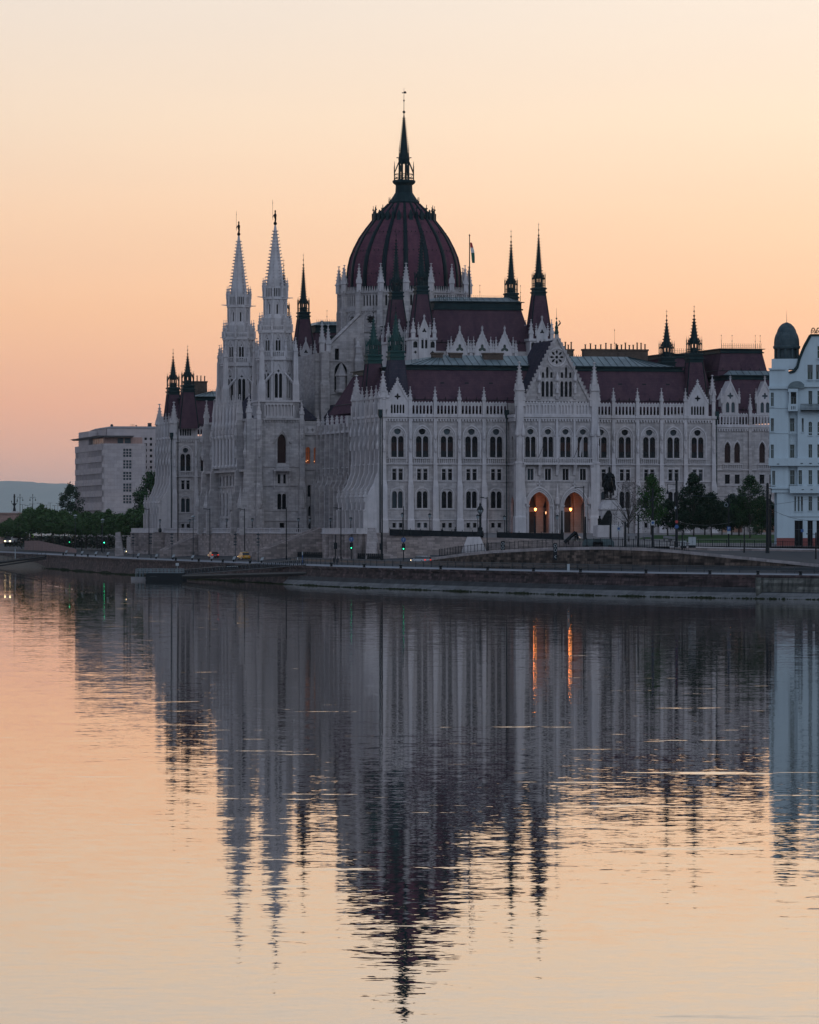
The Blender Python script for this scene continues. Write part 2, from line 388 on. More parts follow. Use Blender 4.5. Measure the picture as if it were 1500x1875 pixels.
def put_window(parent, kind, T, c, lab=None, lit=False):
    """T places facade coordinates in the palace frame"""
    p = T @ Vector((c, 0, 0)); rz = T.to_euler().z; k = WK[kind]
    o = part('cellar_window' if kind == 'cellar' else 'window', k[0], parent, p, rz)
    if lit:
        pass
    v = rw.randrange(4); key = (kind, v)
    if key not in PV:
        me = k[1].copy()
        if kind.startswith('piano'): me.materials[2] = M[('glass', 'bluepane', 'duskpane', 'duskpane')[v]]; me.materials[1] = M[('curtain', 'curtain', 'curtain2', 'curtain3')[v]]  # bluish panes have the sky glint put into the glass colour
        else: me.materials[0] = M[('glass', 'glass', 'duskpane', 'glass')[v]]
        PV[key] = me
    part('pane', PV[key], o)
    if kind.startswith('piano'): part('railing', k[2], o)
    return o
def TF(x, y, deg): return Matrix.Translation((x, y, 0)) @ Matrix.Rotation(radians(deg), 4, 'Z')
wall = MB()          # all plain walling of the palace
trim = MB()          # string courses and cornices
PAR6 = parapet_mesh(4.5, 6); PAR5B = parapet_mesh(3.3, 5, crest=True); BAL = balus_mesh(3.6, 1.2)
CORB = None
def courses(T, a0, a1, z_top=23.5, low=True, skip=()):
    trim = MB(); trim.T = T
    for z, h, d in ((22.95, .55, .55), (22.55, .4, .3), (13.15, .25, .35), (9.65, .18, .2), (14.35, .12, .12), (3.8, .15, .15), (1.65, .18, .22)):
        if z in skip or (not low and z < 5): continue
        trim.box(a0, a1, -d, .05, z, z + h)
    n = int((a1 - a0) / .6)
    for k in range(n):                      # corbel table
        x = a0 + (a1 - a0)*(k + .5)/n; trim.box(x - .15, x + .15, -.38, 0, 22.1, 22.6)
    part('string_course', trim, PAL, mats=M['trim'])
_butt = MB()
_butt.rect([(-.72,.72,-1.15,.1,-1.4), (-.72,.72,-1.15,.1,1.6), (-.6,.6,-.95,.1,2.0), (-.56,.56,-.9,.1,8.6), (-.42,.42,-.6,.1,9.9), (-.40,.40,-.55,.1,13.1), (-.36,.36,-.45,.1,14.6), (-.34,.34,-.42,.1,21), (-.34,.34,-.42,.1,26.0)])
_butt.box(-.5, .5, -.72, 0, 22.95, 23.5); _butt.box(-.46, .46, -.62, 0, 13.1, 13.4)
for z in (19.2, 16.6): _butt.lathe(0, -.5, [(.26, z-.8), (.34, z), (.1, z + .9), (.02, z + 1.6)], 6)   # carved canopies
BUTT = _butt.mesh('buttress', M['trim'])
def buttress(T, a, pin=True):
    o = part('buttress', BUTT, PAL, T @ Vector((a, 0, 0)), T.to_euler().z)
    if pin: pinnacle(o, 0, -.1, 25.4, 3.9, .75)
    return o
def bay(T, c, wd, kinds=('piano', 'rect', 'low', 'cellar'), par=True, z0=-1.4, z1=23.5, lit=False, bal=True):
    wall.T = T
    wall.panel(R_(c - wd/2, c + wd/2, z0, z1), [h for k in kinds for h in holes_for(k, c)], 0, .55)
    wall.T = None
    for k in kinds: put_window(PAL, k, T, c, lit=lit and k.startswith('piano'))
    p = T @ Vector((c, 0, 0)); rz = T.to_euler().z
    if par: part('parapet', PAR6, PAL, (p.x, p.y, 23.5), rz)
    if bal: b = T @ Vector((c, -.28, 0)); part('balustrade', BAL, PAL, (b.x, b.y, 13.35), rz)
def corner_gable(T, c):
    p = T @ Vector((c, -.15, 0)); rz = T.to_euler().z
    if 'cg' not in MI:
        mb = MB()
        out_ = [(-2.35, 23.5), (2.35, 23.5), (2.35, 26.4), (0, 30.2), (-2.35, 26.4)]
        holes = [pt_arch(x, .42, 23.75, 25.2, 25.6) for x in (-1.24, -.62, 0, .62, 1.24)] + [foil(0, 27.2, .68)]
        mb.panel(out_, holes, 0, .35); mb.ext(out_, .36, .42)
        for s_ in (-1, 1):
            mb.ext([(s_*2.55, 26.2), (s_*2.2, 26.2), (0, 29.9), (0, 30.5)], -.15, .45)
            for k in range(8):
                t = (k + .5)/8; x = s_*2.45*(1 - t); z = 26.5 + 3.9*t; mb.box(x - .13, x + .13, 0, .3, z, z + .32)
        mb.bar((0, .15, 30.2), (0, .15, 31.2), .12); mb.box(-.3, .3, 0, .3, 30.7, 30.9)
        MI['cg'] = mb.mesh('corner_gable', M['trim'])
        b2 = MB(); b2.box(-1.7, 1.7, .30, .34, 23.7, 28.1); MI['cgb'] = b2.mesh('opening', M['glass'])
    o = part('gable', MI['cg'], PAL, p, rz); part('opening', MI['cgb'], o)

# ---------- octagonal crocketed copper turrets (roof > gallery, spire, finial)
def turret_proto(zr0, w0, zr1, w1, zs, zt, zf, gh=4.2, tall=False, dark=True):
    a = MB()
    a.sq(0, 0, [(w0, zr0), (w1, zr1)])
    for sx in (-1, 1):
        for sy in (-1, 1): a.m = 1; a.bar((sx*w0, sy*w0, zr0), (sx*w1, sy*w1, zr1), .13)
    a.m = 0
    b = MB()
    b.sq(0, 0, [(w1*1.05, zr1 - .05), (w1*1.05, zr1 + .5), (w1*1.2, zr1 + .6), (w1*1.2, zr1 + .85), (w1, zr1 + .9), (w1, zs - .6), (w1*1.16, zs - .5), (w1*1.16, zs - .2), (w1*.6, zs)])
    b.lathe(0, 0, [(w1*.62, zs - .3), (w1*.60, zs + gh*.3)], 8, pi/8)
    for k in range(8):                                  # railing and the ring of little flying buttresses
        t = pi/8 + k*pi/4; x, y = w1*1.12*cos(t), w1*1.12*sin(t)
        b.bar((x, y, zs - .3), (x, y, zs + gh*.78), .10); b.bar((x, y, zs + gh*.45), (x*.5, y*.5, zs + gh*.85), .10)
        t2 = t + pi/4; x2, y2 = w1*1.12*cos(t2), w1*1.12*sin(t2)
        for zz in (zs + .35, zs + .75): b.bar((x, y, zz), (x2, y2, zz), .05)
        b.bar((x, y, zs + gh*.78), (x, y, zs + gh), .05, 4, .01)
    c = MB(); r0 = w1*.60
    c.lathe(0, 0, [(r0, zs + gh*.52), (r0*1.02, zs + gh*.62), (.07, zt)], 8, pi/8)
    for k in range(8):
        t = pi/8 + k*pi/4; c.bar((r0*.9*cos(t), r0*.9*sin(t), zs - .1), (r0*.95*cos(t), r0*.95*sin(t), zs + gh*.56), .09)
    N = int((zt - zs - gh*.62) / .62)
    for k in range(N):
        f = k / N; z = zs + gh*.65 + (zt - zs - gh*.65)*f; r = r0*(1 - f) + .07
        for j in range(8):
            t = pi/8 + j*pi/4; c.bar((r*.8*cos(t), r*.8*sin(t), z - .1), ((r + .20)*cos(t), (r + .20)*sin(t), z + .12), .075)
    d = MB(); d.bar((0,0,zt - .3), (0,0,zf), .07, 6, .025)
    for f, r in ((.05, .24), (.45, .18)): d.ball(0, 0, zt + (zf - zt)*f, r)
    d.bar((-.22,0,zt + (zf-zt)*.85), (.22,0,zt + (zf-zt)*.85), .035); d.bar((0,-.22,zt + (zf-zt)*.85), (0,.22,zt + (zf-zt)*.85), .035)
    return (a.mesh('turret', [M['roof'], M['rib']]), b.mesh('gallery', M['green']), c.mesh('spire', M['green']), d.mesh('finial', M['iron']))
TL = turret_proto(25.6, 2.45, 34.9, 1.45, 36.9, 44.6, 47.0, gh=3.6)
TL2 = turret_proto(25.6, 2.45, 34.9, 1.45, 36.9, 44.6, 47.0, gh=3.6)
TU = turret_proto(41.0, 2.55, 51.4, 1.30, 53.3, 64.6, 67.6, gh=3.6)
def turret(meshes, x, y, roofmat=None, lab=None):
    o = part('turret', meshes[0], PAL, (x, y, 0))
    for n_, m_ in zip(('gallery', 'spire', 'finial'), meshes[1:]): part(n_, m_, o)
    if lab: o['label'] = lab
    return o
def verd(ms):
    r = []
    for k, m in enumerate(ms):
        m2 = m.copy(); m2.materials.clear()
        for x in ([M['roofgrey'], M['rib']] if k == 0 else [M['verdigris'] if k < 3 else M['iron']]): m2.materials.append(x)
        r.append(m2)
    return r
TV = verd(TL)
for x, y, k in ((3.8, 4, 1), (4.0, 26, 2), (68.3, 4, 0), (68.7, 26, 0), (3.8, 242, 0), (4.0, 264, 0), (68.3, 264, 0)):
    ms = TL if k == 0 else (TV if k == 1 else [TL[0], TV[1], TV[2], TV[3]])
    turret(ms, x, y, lab={1: 'turret with slate grey roof and verdigris spire', 2: 'turret with verdigris spire'}.get(k))

# ---------- south front
T0 = TF(0, 0, 0)
LB = [3.24, 8.5, 13.77, 19.0, 24.29]; RB = [67.85, 62.59, 57.32, 52.02, 46.75]
for i, c in enumerate(LB + RB):
    bay(T0, c, 5.27, par=(i not in (0, 5)))
wall.box(-.02, .62, .02, .6, -1.4, 23.5); wall.box(70.46, 71.7, .02, .6, -1.4, 23.5)
wall.box(26.9, 30, .3, .9, -1.4, 26); wall.box(42, 44.2, .3, .9, -1.4, 26)
corner_gable(T0, 3.24); corner_gable(T0, 67.85)
courses(T0, 0, 27); courses(T0, 44.2, 71.7)
for a in (5.91, 11.19, 16.37, 21.62): buttress(T0, a)
for a in (49.5, 54.71, 59.94, 65.18): buttress(T0, a)
for a in (.35, 71.3): buttress(T0, a); pinnacle(PAL, a, .8, 26, 6.2, 1.3)

# gabled portico block, 6 m forward
TG = TF(0, -6, 0); gx0, gx1 = 27.0, 44.4; gc = 35.7
GB = [30.07, 33.81, 37.57, 41.3]
for c in GB: bay(TG, c, 3.745, ('piano_narrow', 'rect1'), par=False, z0=9.6, bal=False)
wall.T = TG
wall.box(gx0, 28.2, 0, .6, -1.4, 23.5); wall.box(43.17, gx1, 0, .6, -1.4, 23.5)
portals = [31.94, 39.46]
wall.panel(R_(28.2, 43.17, -1.4, 9.6), [pt_arch(c, 4.35, -1.0, 4.6, 7.5, 8) for c in portals], 0, .9)
wall.T = None
TW = TF(gx0, 0, -90); TE = TF(gx1, -6, 90)
for T in (TW, TE):
    wall.T = T; wall.panel(R_(0, 6, -1.4, 23.5), [rnd_arch(3, 1.6, 14.7, 19), pt_arch(3, 3, -1, 4, 6.6)], 0, .5); wall.T = None
    courses(T, 0, 6, low=False)
courses(TG, gx0, gx1, low=False, skip=(14.35,))
# balcony on consoles across the portico
bb = MB(); bb.box(28.4, 43.0, -1.3, 0, 13.1, 13.4)
for c in [28.4] + [(GB[i] + GB[i+1])/2 for i in range(3)] + [43.0]: bb.rect([(c-.25,c+.25,-.3,0,10.9), (c-.3,c+.3,-.6,0,12.0), (c-.35,c+.35,-1.2,0,13.1)])
balc = part('balcony', bb, PAL, (0, -6, 0), mats=M['trim'])
for c in GB: part('balustrade', balus_mesh(3.6, 1.15), balc, (c, -1.15, 13.4))
for c in [28.25] + [(GB[i] + GB[i+1])/2 for i in range(3)] + [43.15]:
    z = MB(); z.box(-.22, .22, -.35, 0, 13.4, 26.1)
    if c in (28.25, 43.15): pass
    part('pilaster', z, PAL, (c, -6, 0), mats=M['trim'])
PARB = parapet_mesh(3.3, 5, blind=True)
for c in GB: part('parapet', PARB, PAL, (c, -6.1, 23.5))
# the great gable
gm = MB()
go = [(28.6, 26.2), (42.8, 26.2), (35.7, 39.6)]
hl = []
for c in (33.65, 37.7):
    hl += [pt_arch(c + d, .62, 27.2, 30.0, 30.45) for d in (-.92, 0, .92)]
    hl += [pt_arch(c - .9, .5, 31.1, 32.0, 32.3), pt_arch(c, .5, 31.1, 33.0, 33.4), pt_arch(c + .9, .5, 31.1, 32.0, 32.3)]
rose = [circ(35.7, 35.4, .34, 8)]
for k in range(8):
    t = k*pi/4 + pi/2; px_, pz_ = cos(t), sin(t); rose.append([(35.7 + px_*a - pz_*b, 35.4 + pz_*a + px_*b) for a, b in ((.48, 0), (1.1, .28), (1.55, 0), (1.1, -.28))])
gm.panel(go, hl + rose, 0, .4)
gm.ext([(29.0, 26.2), (42.4, 26.2), (35.7, 38.9)], .45, .6)
for s_ in (-1, 1):
    gm.ext([(35.7 + s_*7.5, 26.0), (35.7 + s_*6.9, 26.0), (35.7, 39.2), (35.7, 40.2)], -.3, .6)
    for k in range(17):
        t = (k + .5)/17; x = 35.7 + s_*7.5*(1 - t); z = 26.2 + 13.8*t; gm.box(x - .17, x + .17, -.1, .4, z, z + .5)
for c in (33.65, 37.7): arch_band(gm, c, 1.5, 1.72, 31.2, 1.7, -.14, .02)
gable_o = part('gable', gm, PAL, (0, -6.05, 0), mats=M['stone']); gable_o['label'] = 'great south gable with rose window'
gb = MB(); gb.box(32.3, 39.2, .32, .36, 27, 33.6)
part('pane', gb, gable_o, mats=M['glass'])
rg = MB(); rg.lathe(0, 0, [(1.72, 0), (1.95, 0), (1.95, .12), (1.72, .12)], 32); rg.T = None
ringo = part('rose_window', MB(), gable_o) if False else None
rr = MB()
for k in range(32):
    a0, a1 = 2*pi*k/32, 2*pi*(k+1)/32
    q4 = [(35.7 + r*cos(a), 35.4 + r*sin(a)) for r, a in ((1.75, a0), (2.0, a0), (2.0, a1), (1.75, a1))]
    rr.add([(x, -.14, z) for x, z in q4] + [(x, .02, z) for x, z in q4], [(0,1,2,3),(0,4,5,1),(1,5,6,2),(2,6,7,3),(3,7,4,0)])
rw_ = part('rose_window', rr, gable_o, mats=M['trim'])
rp = MB(); rp.box(34, 37.4, .33, .37, 33.7, 37.1); part('pane', rp, rw_, mats=M['glass'])
def carved_figure(h=2.2):
    mb = MB(); mb.lathe(0, 0, [(.30, 0), (.34, .1), (.26, h*.35), (.30, h*.62), (.34, h*.74), (.12, h*.82), (.14, h*.86), (.16, h*.92), (.10, h*.99), (.01, h)], 8)
    mb.bar((-.3, 0, h*.72), (-.36, -.2, h*.45), .09); mb.bar((.3, 0, h*.72), (.2, -.3, h*.5), .09)
    return mb.mesh('carved_figure', M['trim'])
FIG = carved_figure()
for x in (31.85, 35.7, 39.5):
    o = part('carved_figure', FIG, gable_o, (x, -.45, 27.9))
can = MB(); can.rect([(-.4,.4,-.6,0,-.5),(-.25,.25,-.3,0,-1.2)]); can.lathe(0, -.45, [(.42, 2.6), (.45, 2.9), (.05, 4.4)], 6); CAN = can.mesh('canopy', M['trim'])
for x in (31.85, 35.7, 39.5): part('canopy', CAN, gable_o, (x, 0, 27.9))
gr = MB()   # its roof runs back to the main roof
gr.add([(28.9, 0, 26.2), (35.7, 0, 39.0), (42.5, 0, 26.2), (28.9, 18, 26.2), (35.7, 18, 39.0), (42.5, 18, 26.2)], [(0,1,4,3),(1,2,5,4),(3,4,5)])
for k in range(14):
    y = 1 + k*1.25; gr.bar((28.85, y, 26.3), (35.7, y, 39.08), .06)
part('gable_roof', gr, PAL, (0, -5.4, 0), mats=M['roofgrey'])
st = MB(); st.lathe(0, 0, [(.35, 0), (.5, .5), (.3, 1.1), (.38, 1.6), (.2, 2.0), (.24, 2.4), (.15, 2.8), (.02, 2.9)], 10)
st.bar((.35, 0, 1.9), (.85, 0, 2.5), .14); st.bar((.85, 0, 2.5), (.5, 0, 3.0), .1); st.bar((0, 0, 2.8), (0, 0, 5.6), .05, 4, .02); st.ball(0, 0, 3.4, .2)
sx_ = part('statue', st, PAL, (35.7, -5.8, 40.0), mats=M['verdigris']); sx_['label'] = 'green copper statue holding a shield on the gable tip'
# big canopied corner piers of the portico
cp = MB()
cp.rect([(-1.15,1.15,-1.1,.9,-1.4),(-1.15,1.15,-1.1,.9,2.2),(-.95,.95,-.9,.9,2.6),(-.95,.95,-.9,.9,13.2),(-1.05,1.05,-1.0,.9,13.3),(-1.05,1.05,-1.0,.9,13.6),(-.7,.7,-.7,.9,13.8),(-.7,.7,-.7,.9,26.2)])
for sx in (-.62, .62):
    cp.lathe(sx, -.75, [(.16, 13.6), (.16, 18.9), (.45, 19.1), (.5, 19.5), (.12, 21.6), (.05, 22.3)], 6)
    cp.lathe(sx, -.9, [(.12, 14.2), (.26, 15.6), (.22, 16.9), (.1, 17.2), (.14, 17.5), (.02, 17.8)], 6)
CP = cp.mesh('corner_pier', M['trim'])
for x in (27.7, 43.75):
    o = part('corner_pier', CP, PAL, (x, -6, 0)); pinnacle(o, 0, .1, 25.8, 8.7, 1.7)
    for s_ in (-1, 1): pinnacle(o, s_*.85, -.35, 25.2, 4.0, .6)
# portals with mouldings, figures on shafts between
for c in portals:
    p = MB()
    for r0, r1, dd in ((2.2, 2.42, .1), (2.5, 2.72, .2), (2.8, 3.08, .32)): arch_band(p, 0, r0, r1, 4.6, 1.33, -dd, .02, 9)
    for s_ in (-1, 1):
        for a, dd in ((2.31, .1), (2.61, .2), (2.94, .32)): p.box(s_*a - .11, s_*a + .11, -dd, .02, -1.3, 4.6)
        p.box(s_*2.6 - .5, s_*2.6 + .5, -.38, .02, 4.45, 4.7)
    p.box(-.16, .16, -.3, 0, 8.4, 9.9); p.box(-.5, .5, -.3, 0, 9.0, 9.25)
    part('portal', p, PAL, (c, -6, 0), mats=M['trim'])
for x in (28.75, 35.7, 42.65):
    p = MB(); p.lathe(0, -.55, [(.32, -1.3), (.32, -.6), (.2, -.3), (.2, 1.7), (.4, 1.9), (.4, 2.1), (.001, 2.1)], 8)
    p.lathe(0, -.5, [(.42, 4.9), (.5, 5.2), (.44, 6.2), (.3, 6.4), (.05, 9.2)], 8); p.box(-.12, .12, -.45, 0, -1.3, 6)
    o = part('niche', p, PAL, (x, -6, 0), mats=M['trim']); part('carved_figure', FIG, o, (0, -.55, 2.1))
# porch interior: vaulted lobby, doors, lamps
pi_ = MB()
pi_.box(28, 43.3, .5, 5.8, -1.45, -.95)                        # floor
pi_.box(28, 43.3, 5.6, 5.9, -1, 9.3); pi_.box(28, 43.3, .95, 5.8, 8.6, 9.3)
for x in (30.2, 33.35, 37.2, 41.5):                           # wall piers
    pi_.rect([(x-.75, x+.75, 4.9, 5.6, -1), (x-.75, x+.75, 4.9, 5.6, 4.4), (x-1.6, x+1.6, 3.2, 5.6, 8.6)])
for x in (35.7,): pi_.rect([(x-.9,x+.9,.9,5.6,-1),(x-.9,x+.9,.9,5.6,5),(x-2,x+2,.9,5.6,8.7)])
part('porch', pi_, PAL, (0, -6, 0), mats=M['porch'])
for x in (28.9, 31.75, 34.85, 39.35):
    d = MB(); d.ext(pt_arch(0, 1.5, 4.3, 6.0, 7.4), -.06, .02); d.box(-.75, .75, -.06, .06, -1, 3.4); d.m = 0
    for s_ in (-.38, .38):
        for z in (-.6, .8, 2.2): d.box(s_ - .26, s_ + .26, -.1, -.06, z, z + 1.1)
    part('door', d, PAL, (x, -.5, 0), mats=M['door'])
for x, y, z, big in ((31.5, -4.6, 3.9, 1), (39.05, -4.6, 3.9, 1), (30.0, -3.6, 3.2, 0), (34.05, -3.4, 3.2, 0), (37.35, -3.6, 3.2, 0)):
    l = MB(); r = .26 if big else .13
    l.lathe(0, 0, [(.03, 4.4), (.03, .5), (r*.8, .35), (r, .2)], 6)
    o = part('hanging_lamp', l, PAL, (x, y, z), mats=M['iron'])
    g = MB(); g.lathe(0, 0, [(r*.3, -.35), (r, .0), (r*.9, .25)], 8); part('lamp_glass', g, o, mats=M['lampglow'] if big else M['lampsoft'])
    if big:
        pl = bpy.data.lights.new('lobby_lamp', 'POINT'); pl.energy = 82; pl.color = (1, .27, .07); pl.shadow_soft_size = .25
        lo = bpy.data.objects.new('lobby_lamp', pl); COL.objects.link(lo); lo.parent = PAL; lo.location = (x, y + .9, z + .2)
for x, f in ((31.95, 0), (39.5, 1)):                          # leaning flag poles on the balcony
    p = MB(); p.bar((0, -.4, 14.4), (1.3, -2.2, 18.8), .05)
    if f:
        p.m = 1; p.add([(1.25,-2.2,18.6),(.95,-1.7,17.6),(.9,-1.5,15.0),(1.15,-1.8,14.6),(1.35,-2.1,16.4)], [(0,1,2,3,4)])
    part('leaning_pole', p, PAL, (x - .3, -6, 0), mats=[M['iron'], M['trim']])
# drainpipes
def drain(x, y, z0=-1.2, z1=24.5):
    d = MB(); d.lathe(0, 0, [(.11, z0), (.11, z1 - 1.6)], 8); d.rect([(-.18,.18,-.18,.18,z1-1.8), (-.42,.42,-.4,.4,z1-1.0), (-.42,.42,-.4,.4,z1)])
    part('drainpipe', d, PAL, (x, y, 0), mats=M['green'])
drain(-.5, -.3); drain(26.4, -.55); drain(45.3, -.55); drain(72.0, -.2); drain(-.5, 241.7)

# ---------- river sides with their flared fin buttresses
fin = MB()   # profile in depth (outward = -y), extruded along x
prof = [(.1, -1.5), (-3.9, -1.5), (-3.9, 3.6), (-3.6, 3.9), (-3.55, 6.2), (-1.7, 9.3), (-1.55, 10.0), (-.9, 11.6), (-.85, 13.2), (-.7, 13.6), (-.6, 23), (.1, 23)]
def ext_side(mb, poly, x0, x1):
    n = len(poly); tr = tessellate_polygon([[Vector((a, b, 0)) for a, b in poly]])
    mb.add([(x0, a, b) for a, b in poly] + [(x1, a, b) for a, b in poly], [tuple(t) for t in tr] + [tuple(i + n for i in t) for t in tr] + [(i, (i+1) % n, n + (i+1) % n, n + i) for i in range(n)])
ext_side(fin, prof, -.38, .38)
fin.box(-.5, .5, -4.0, -3.4, 3.5, 3.8)
fin.rect([(-.42,.42,-.8,.1,23),(-.42,.42,-.8,.1,25.8)])
for z in (20.2, 17.2): fin.lathe(0, -.85, [(.28, z - .9), (.4, z), (.12, z + 1.1), (.03, z + 2)], 6)
FIN = fin.mesh('buttress', M['trim'])
def fin_at(T, a, top=True):
    o = part('buttress', FIN, PAL, T @ Vector((a, 0, 0)), T.to_euler().z)
    pinnacle(o, 0, -3.5, 5.4, 3.2, .8)
    if top: pinnacle(o, 0, -.3, 25.6, 4.0, .8)
def river_side(u0, n, end_arch):
    T = TF(0, u0 + n*4.4, -90)
    for k in range(n):
        bay(T, 2.2 + 4.4*k, 4.4, par=True, bal=False)
    courses(T, 0, n*4.4)
    for k in range(n + 1): fin_at(T, 4.4*k if 0 < k < n else (4.4*k + (.4 if k == 0 else -.4)))
    for a in (0.5, n*4.4 - .5): q_ = T @ Vector((a, .3, 0)); pinnacle(PAL, q_.x, q_.y, 24.5, 8.0, 1.9)
river_side(0, 6, True); river_side(242, 5, True)
# passage arch through the first fin, seen from the quay
# ---------- north pavilion, south side
T1 = TF(0, 242, 0)
bay(T1, 3.24, 5.27, par=False); bay(T1, 8.5, 5.27); corner_gable(T1, 3.24); courses(T1, 0, 11.2)
wall.box(0, .62, 242.02, 242.6, -1.4, 23.5)
for a in (.35, 5.91): buttress(T1, a)

# ---------- connecting wings (river side, set back)
def low_wing(u0, u1, v=9.5):
    T = TF(v, u1, -90); L = u1 - u0; n = int(L / 4.8); w_ = L / n
    wall.T = T; trim = MB()
    for k in range(n):
        c = w_*(k + .5)
        wall.panel(R_(c - w_/2, c + w_/2, -1.4, 21.6), [pt_arch(c - 1.0, 1.25, 14.2, 17.0, 18.0), pt_arch(c + 1.0, 1.25, 14.2, 17.0, 18.0), pt_arch(c, 3.3, 2.0, 6.8, 8.6)], 0, .6)
    wall.T = None
    g = MB()
    for k in range(n):
        c = w_*(k + .5); g.box(c - 1.8, c + 1.8, .5, .54, 14, 18.2); g.box(c - 1.8, c + 1.8, 1.8, 1.84, 1.5, 9)
    part('window_band', g, PAL, T @ Vector((0, 0, 0)), radians(-90), mats=M['glass'])
    trim.T = T
    for z, h, d in ((21.3, .5, .5), (13.4, .25, .35), (12.2, .2, .2), (9.6, .2, .25), (1.6, .2, .25)): trim.box(0, L, -d, .05, z, z + h)
    part('string_course', trim, PAL, mats=M['trim'])
    for k in range(n):
        c = w_*(k + .5); p = MB(); p.panel(R_(-w_/2, w_/2, 0, 1.5), [foil(-w_/2 + w_*(j + .5)/4, .75, .42, 4, 16) for j in range(4)], -.12, .24); p.box(-w_/2, w_/2, -.2, .2, 1.5, 1.7)
        q_ = T @ Vector((c, 0, 0)); part('parapet', p, PAL, (q_.x, q_.y, 21.75), radians(-90), mats=M['trim'])
    for k in range(n + 1):
        q_ = T @ Vector((w_*k, -.1, 0)); b = MB()
        b.rect([(-.45,.45,-1.9,.1,-1.4),(-.45,.45,-1.9,.1,9.4),(-.35,.35,-.8,.1,11),(-.32,.32,-.6,.1,23.4)])
        b.lathe(0, -1.1, [(.5, 8.2), (.6, 9.0), (.12, 11.8)], 6)
        for s_ in (-1.6, -.8, .8, 1.6): b.lathe(s_, -.3, [(.2, 1.6), (.13, 1.9), (.13, 6.4), (.24, 6.8)], 8)
        o = part('buttress', b, PAL, q_, radians(-90), mats=M['stone']); pinnacle(o, 0, -.1, 23.0, 3.2, .7)
low_wing(26.4, 107); low_wing(161, 242)
pinnacle(PAL, 9.6, 73, 22.5, 9.8, 2.3)
for a, b in ((26, 107), (161, 242)):
    wr = MB(); wr.rect([(10.0, 24, a, b, 22.3), (13.8, 22, a, b, 27.8)]); o = part('wing_roof', wr, PAL, mats=M['roof'])
    wr = MB(); wr.box(13.6, 22.3, a, b, 27.8, 28.3); part('roof_cornice', wr, o, mats=M['green'])

# ---------- east risalit (far right)
TR = TF(0, 80, 0)
def bayE(c, lit=False):
    wall.T = TR
    kd = [pt_arch(c - 1.15, 1.35, 14.9, 18.2, 19.6), pt_arch(c + 1.15, 1.35, 14.9, 18.2, 19.6), R_(c - 1.75, c - .6, 10.1, 12.2), R_(c + .6, c + 1.75, 10.1, 12.2), pt_arch(c, 4.8, -1.3, 3.6, 6.4)]
    wall.panel(R_(c - 4.05, c + 4.05, -1.4, 23.4), kd, 0, .6); wall.T = None
    w = MB()
    for s_ in (-1, 1): arch_band(w, s_*1.15, .78, .95, 18.2, 2.0, -.12, .02)
    part('pane', (lambda m: (m.box(-2, 2, .42, .46, 14.8, 19.8), m)[1])(MB()), part('window', w, PAL, (c, 80, 0), mats=M['trim']), mats=M['curtain'])
    w = MB()
    for s_ in (-1, 1): w.box(s_*1.2 - .75, s_*1.2 + .75, -.12, .02, 12.25, 12.45); w.box(s_*1.2 - .75, s_*1.2 + .75, -.12, .02, 9.9, 10.08)
    part('pane', (lambda m: (m.box(-2, 2, .42, .46, 10, 12.4), m)[1])(MB()), part('window', w, PAL, (c, 80, 0), mats=M['trim']), mats=M['glass'])
    w = MB(); arch_band(w, 0, 2.45, 2.95, 3.6, 1.2, -.2, .02); part('portal', w, PAL, (c, 80, 0), mats=M['trim'])
    part('parapet', MI.setdefault('pe', parapet_mesh(7.3, 10)), PAL, (c, 80, 23.5)); part('balustrade', MI.setdefault('be', balus_mesh(4.6, 1.1)), PAL, (c, 79.7, 13.5))
    d = MB()  # dormer gable on the roof edge
    d.panel([(-1.9, 24), (1.9, 24), (1.9, 29.6), (0, 33.4), (-1.9, 29.6)], [pt_arch(-.65, .8, 26.4, 28.2, 28.8), pt_arch(.65, .8, 26.4, 28.2, 28.8), foil(0, 30.2, .75)], 0, .3)
    d.box(-1.9, 1.9, .4, 3, 24, 29.6); d.ext([(-2.1, 29.4), (2.1, 29.4), (0, 33.6)], .31, 4)
    for s_ in (-1, 1): d.ext([(s_*2.1, 29.5), (s_*1.8, 29.5), (0, 33.0), (0, 33.8)], -.15, .35)
    o = part('dormer', d, PAL, (c, 81.5, 0), mats=M['trim']); pinnacle(o, -2.1, .1, 28.5, 3.4, .55); pinnacle(o, 2.1, .1, 28.5, 3.4, .55); pinnacle(o, 0, .1, 33.2, 1.8, .3)
    g = MB(); g.box(-1.3, 1.3, .28, .32, 26.2, 31.1); part('pane', g, o, mats=M['bluepane'])
bayE(100.05); bayE(108.3); bayE(116.5)
courses(TR, 96, 121, low=False)
b = MB(); b.rect([(-.5,.5,-.9,.1,-1.4),(-.45,.45,-.7,.1,9.5),(-.38,.38,-.45,.1,10.2),(-.36,.36,-.4,.1,26.2)])
for x in (104.25, 112.4): o = part('buttress', b.mesh('buttress', M['stone']), PAL, (x, 80, 0)); pinnacle(o, 0, -.1, 25.4, 5.2, .8)
ei = MB(); ei.box(96, 121, 84, 84.3, -1.4, 9.5)
part('porch', ei, PAL, mats=M['porch'])
for x in (100.4, 109.2):
    l = MB(); l.lathe(0, 0, [(.03, 3.4), (.03, .5), (.2, .35), (.22, .2)], 6); o = part('hanging_lamp', l, PAL, (x, 82.5, 3.6), mats=M['iron'])
    g = MB(); g.ball(0, 0, 0, .17); part('lamp_glass', g, o, mats=M['lampsoft'])
    pl = bpy.data.lights.new('lobby_lamp', 'POINT'); pl.energy = 70; pl.color = (1, .27, .07); pl.shadow_soft_size = .25
    lo = bpy.data.objects.new('lobby_lamp', pl); COL.objects.link(lo); lo.parent = PAL; lo.location = (x, 82.3, 3.6)
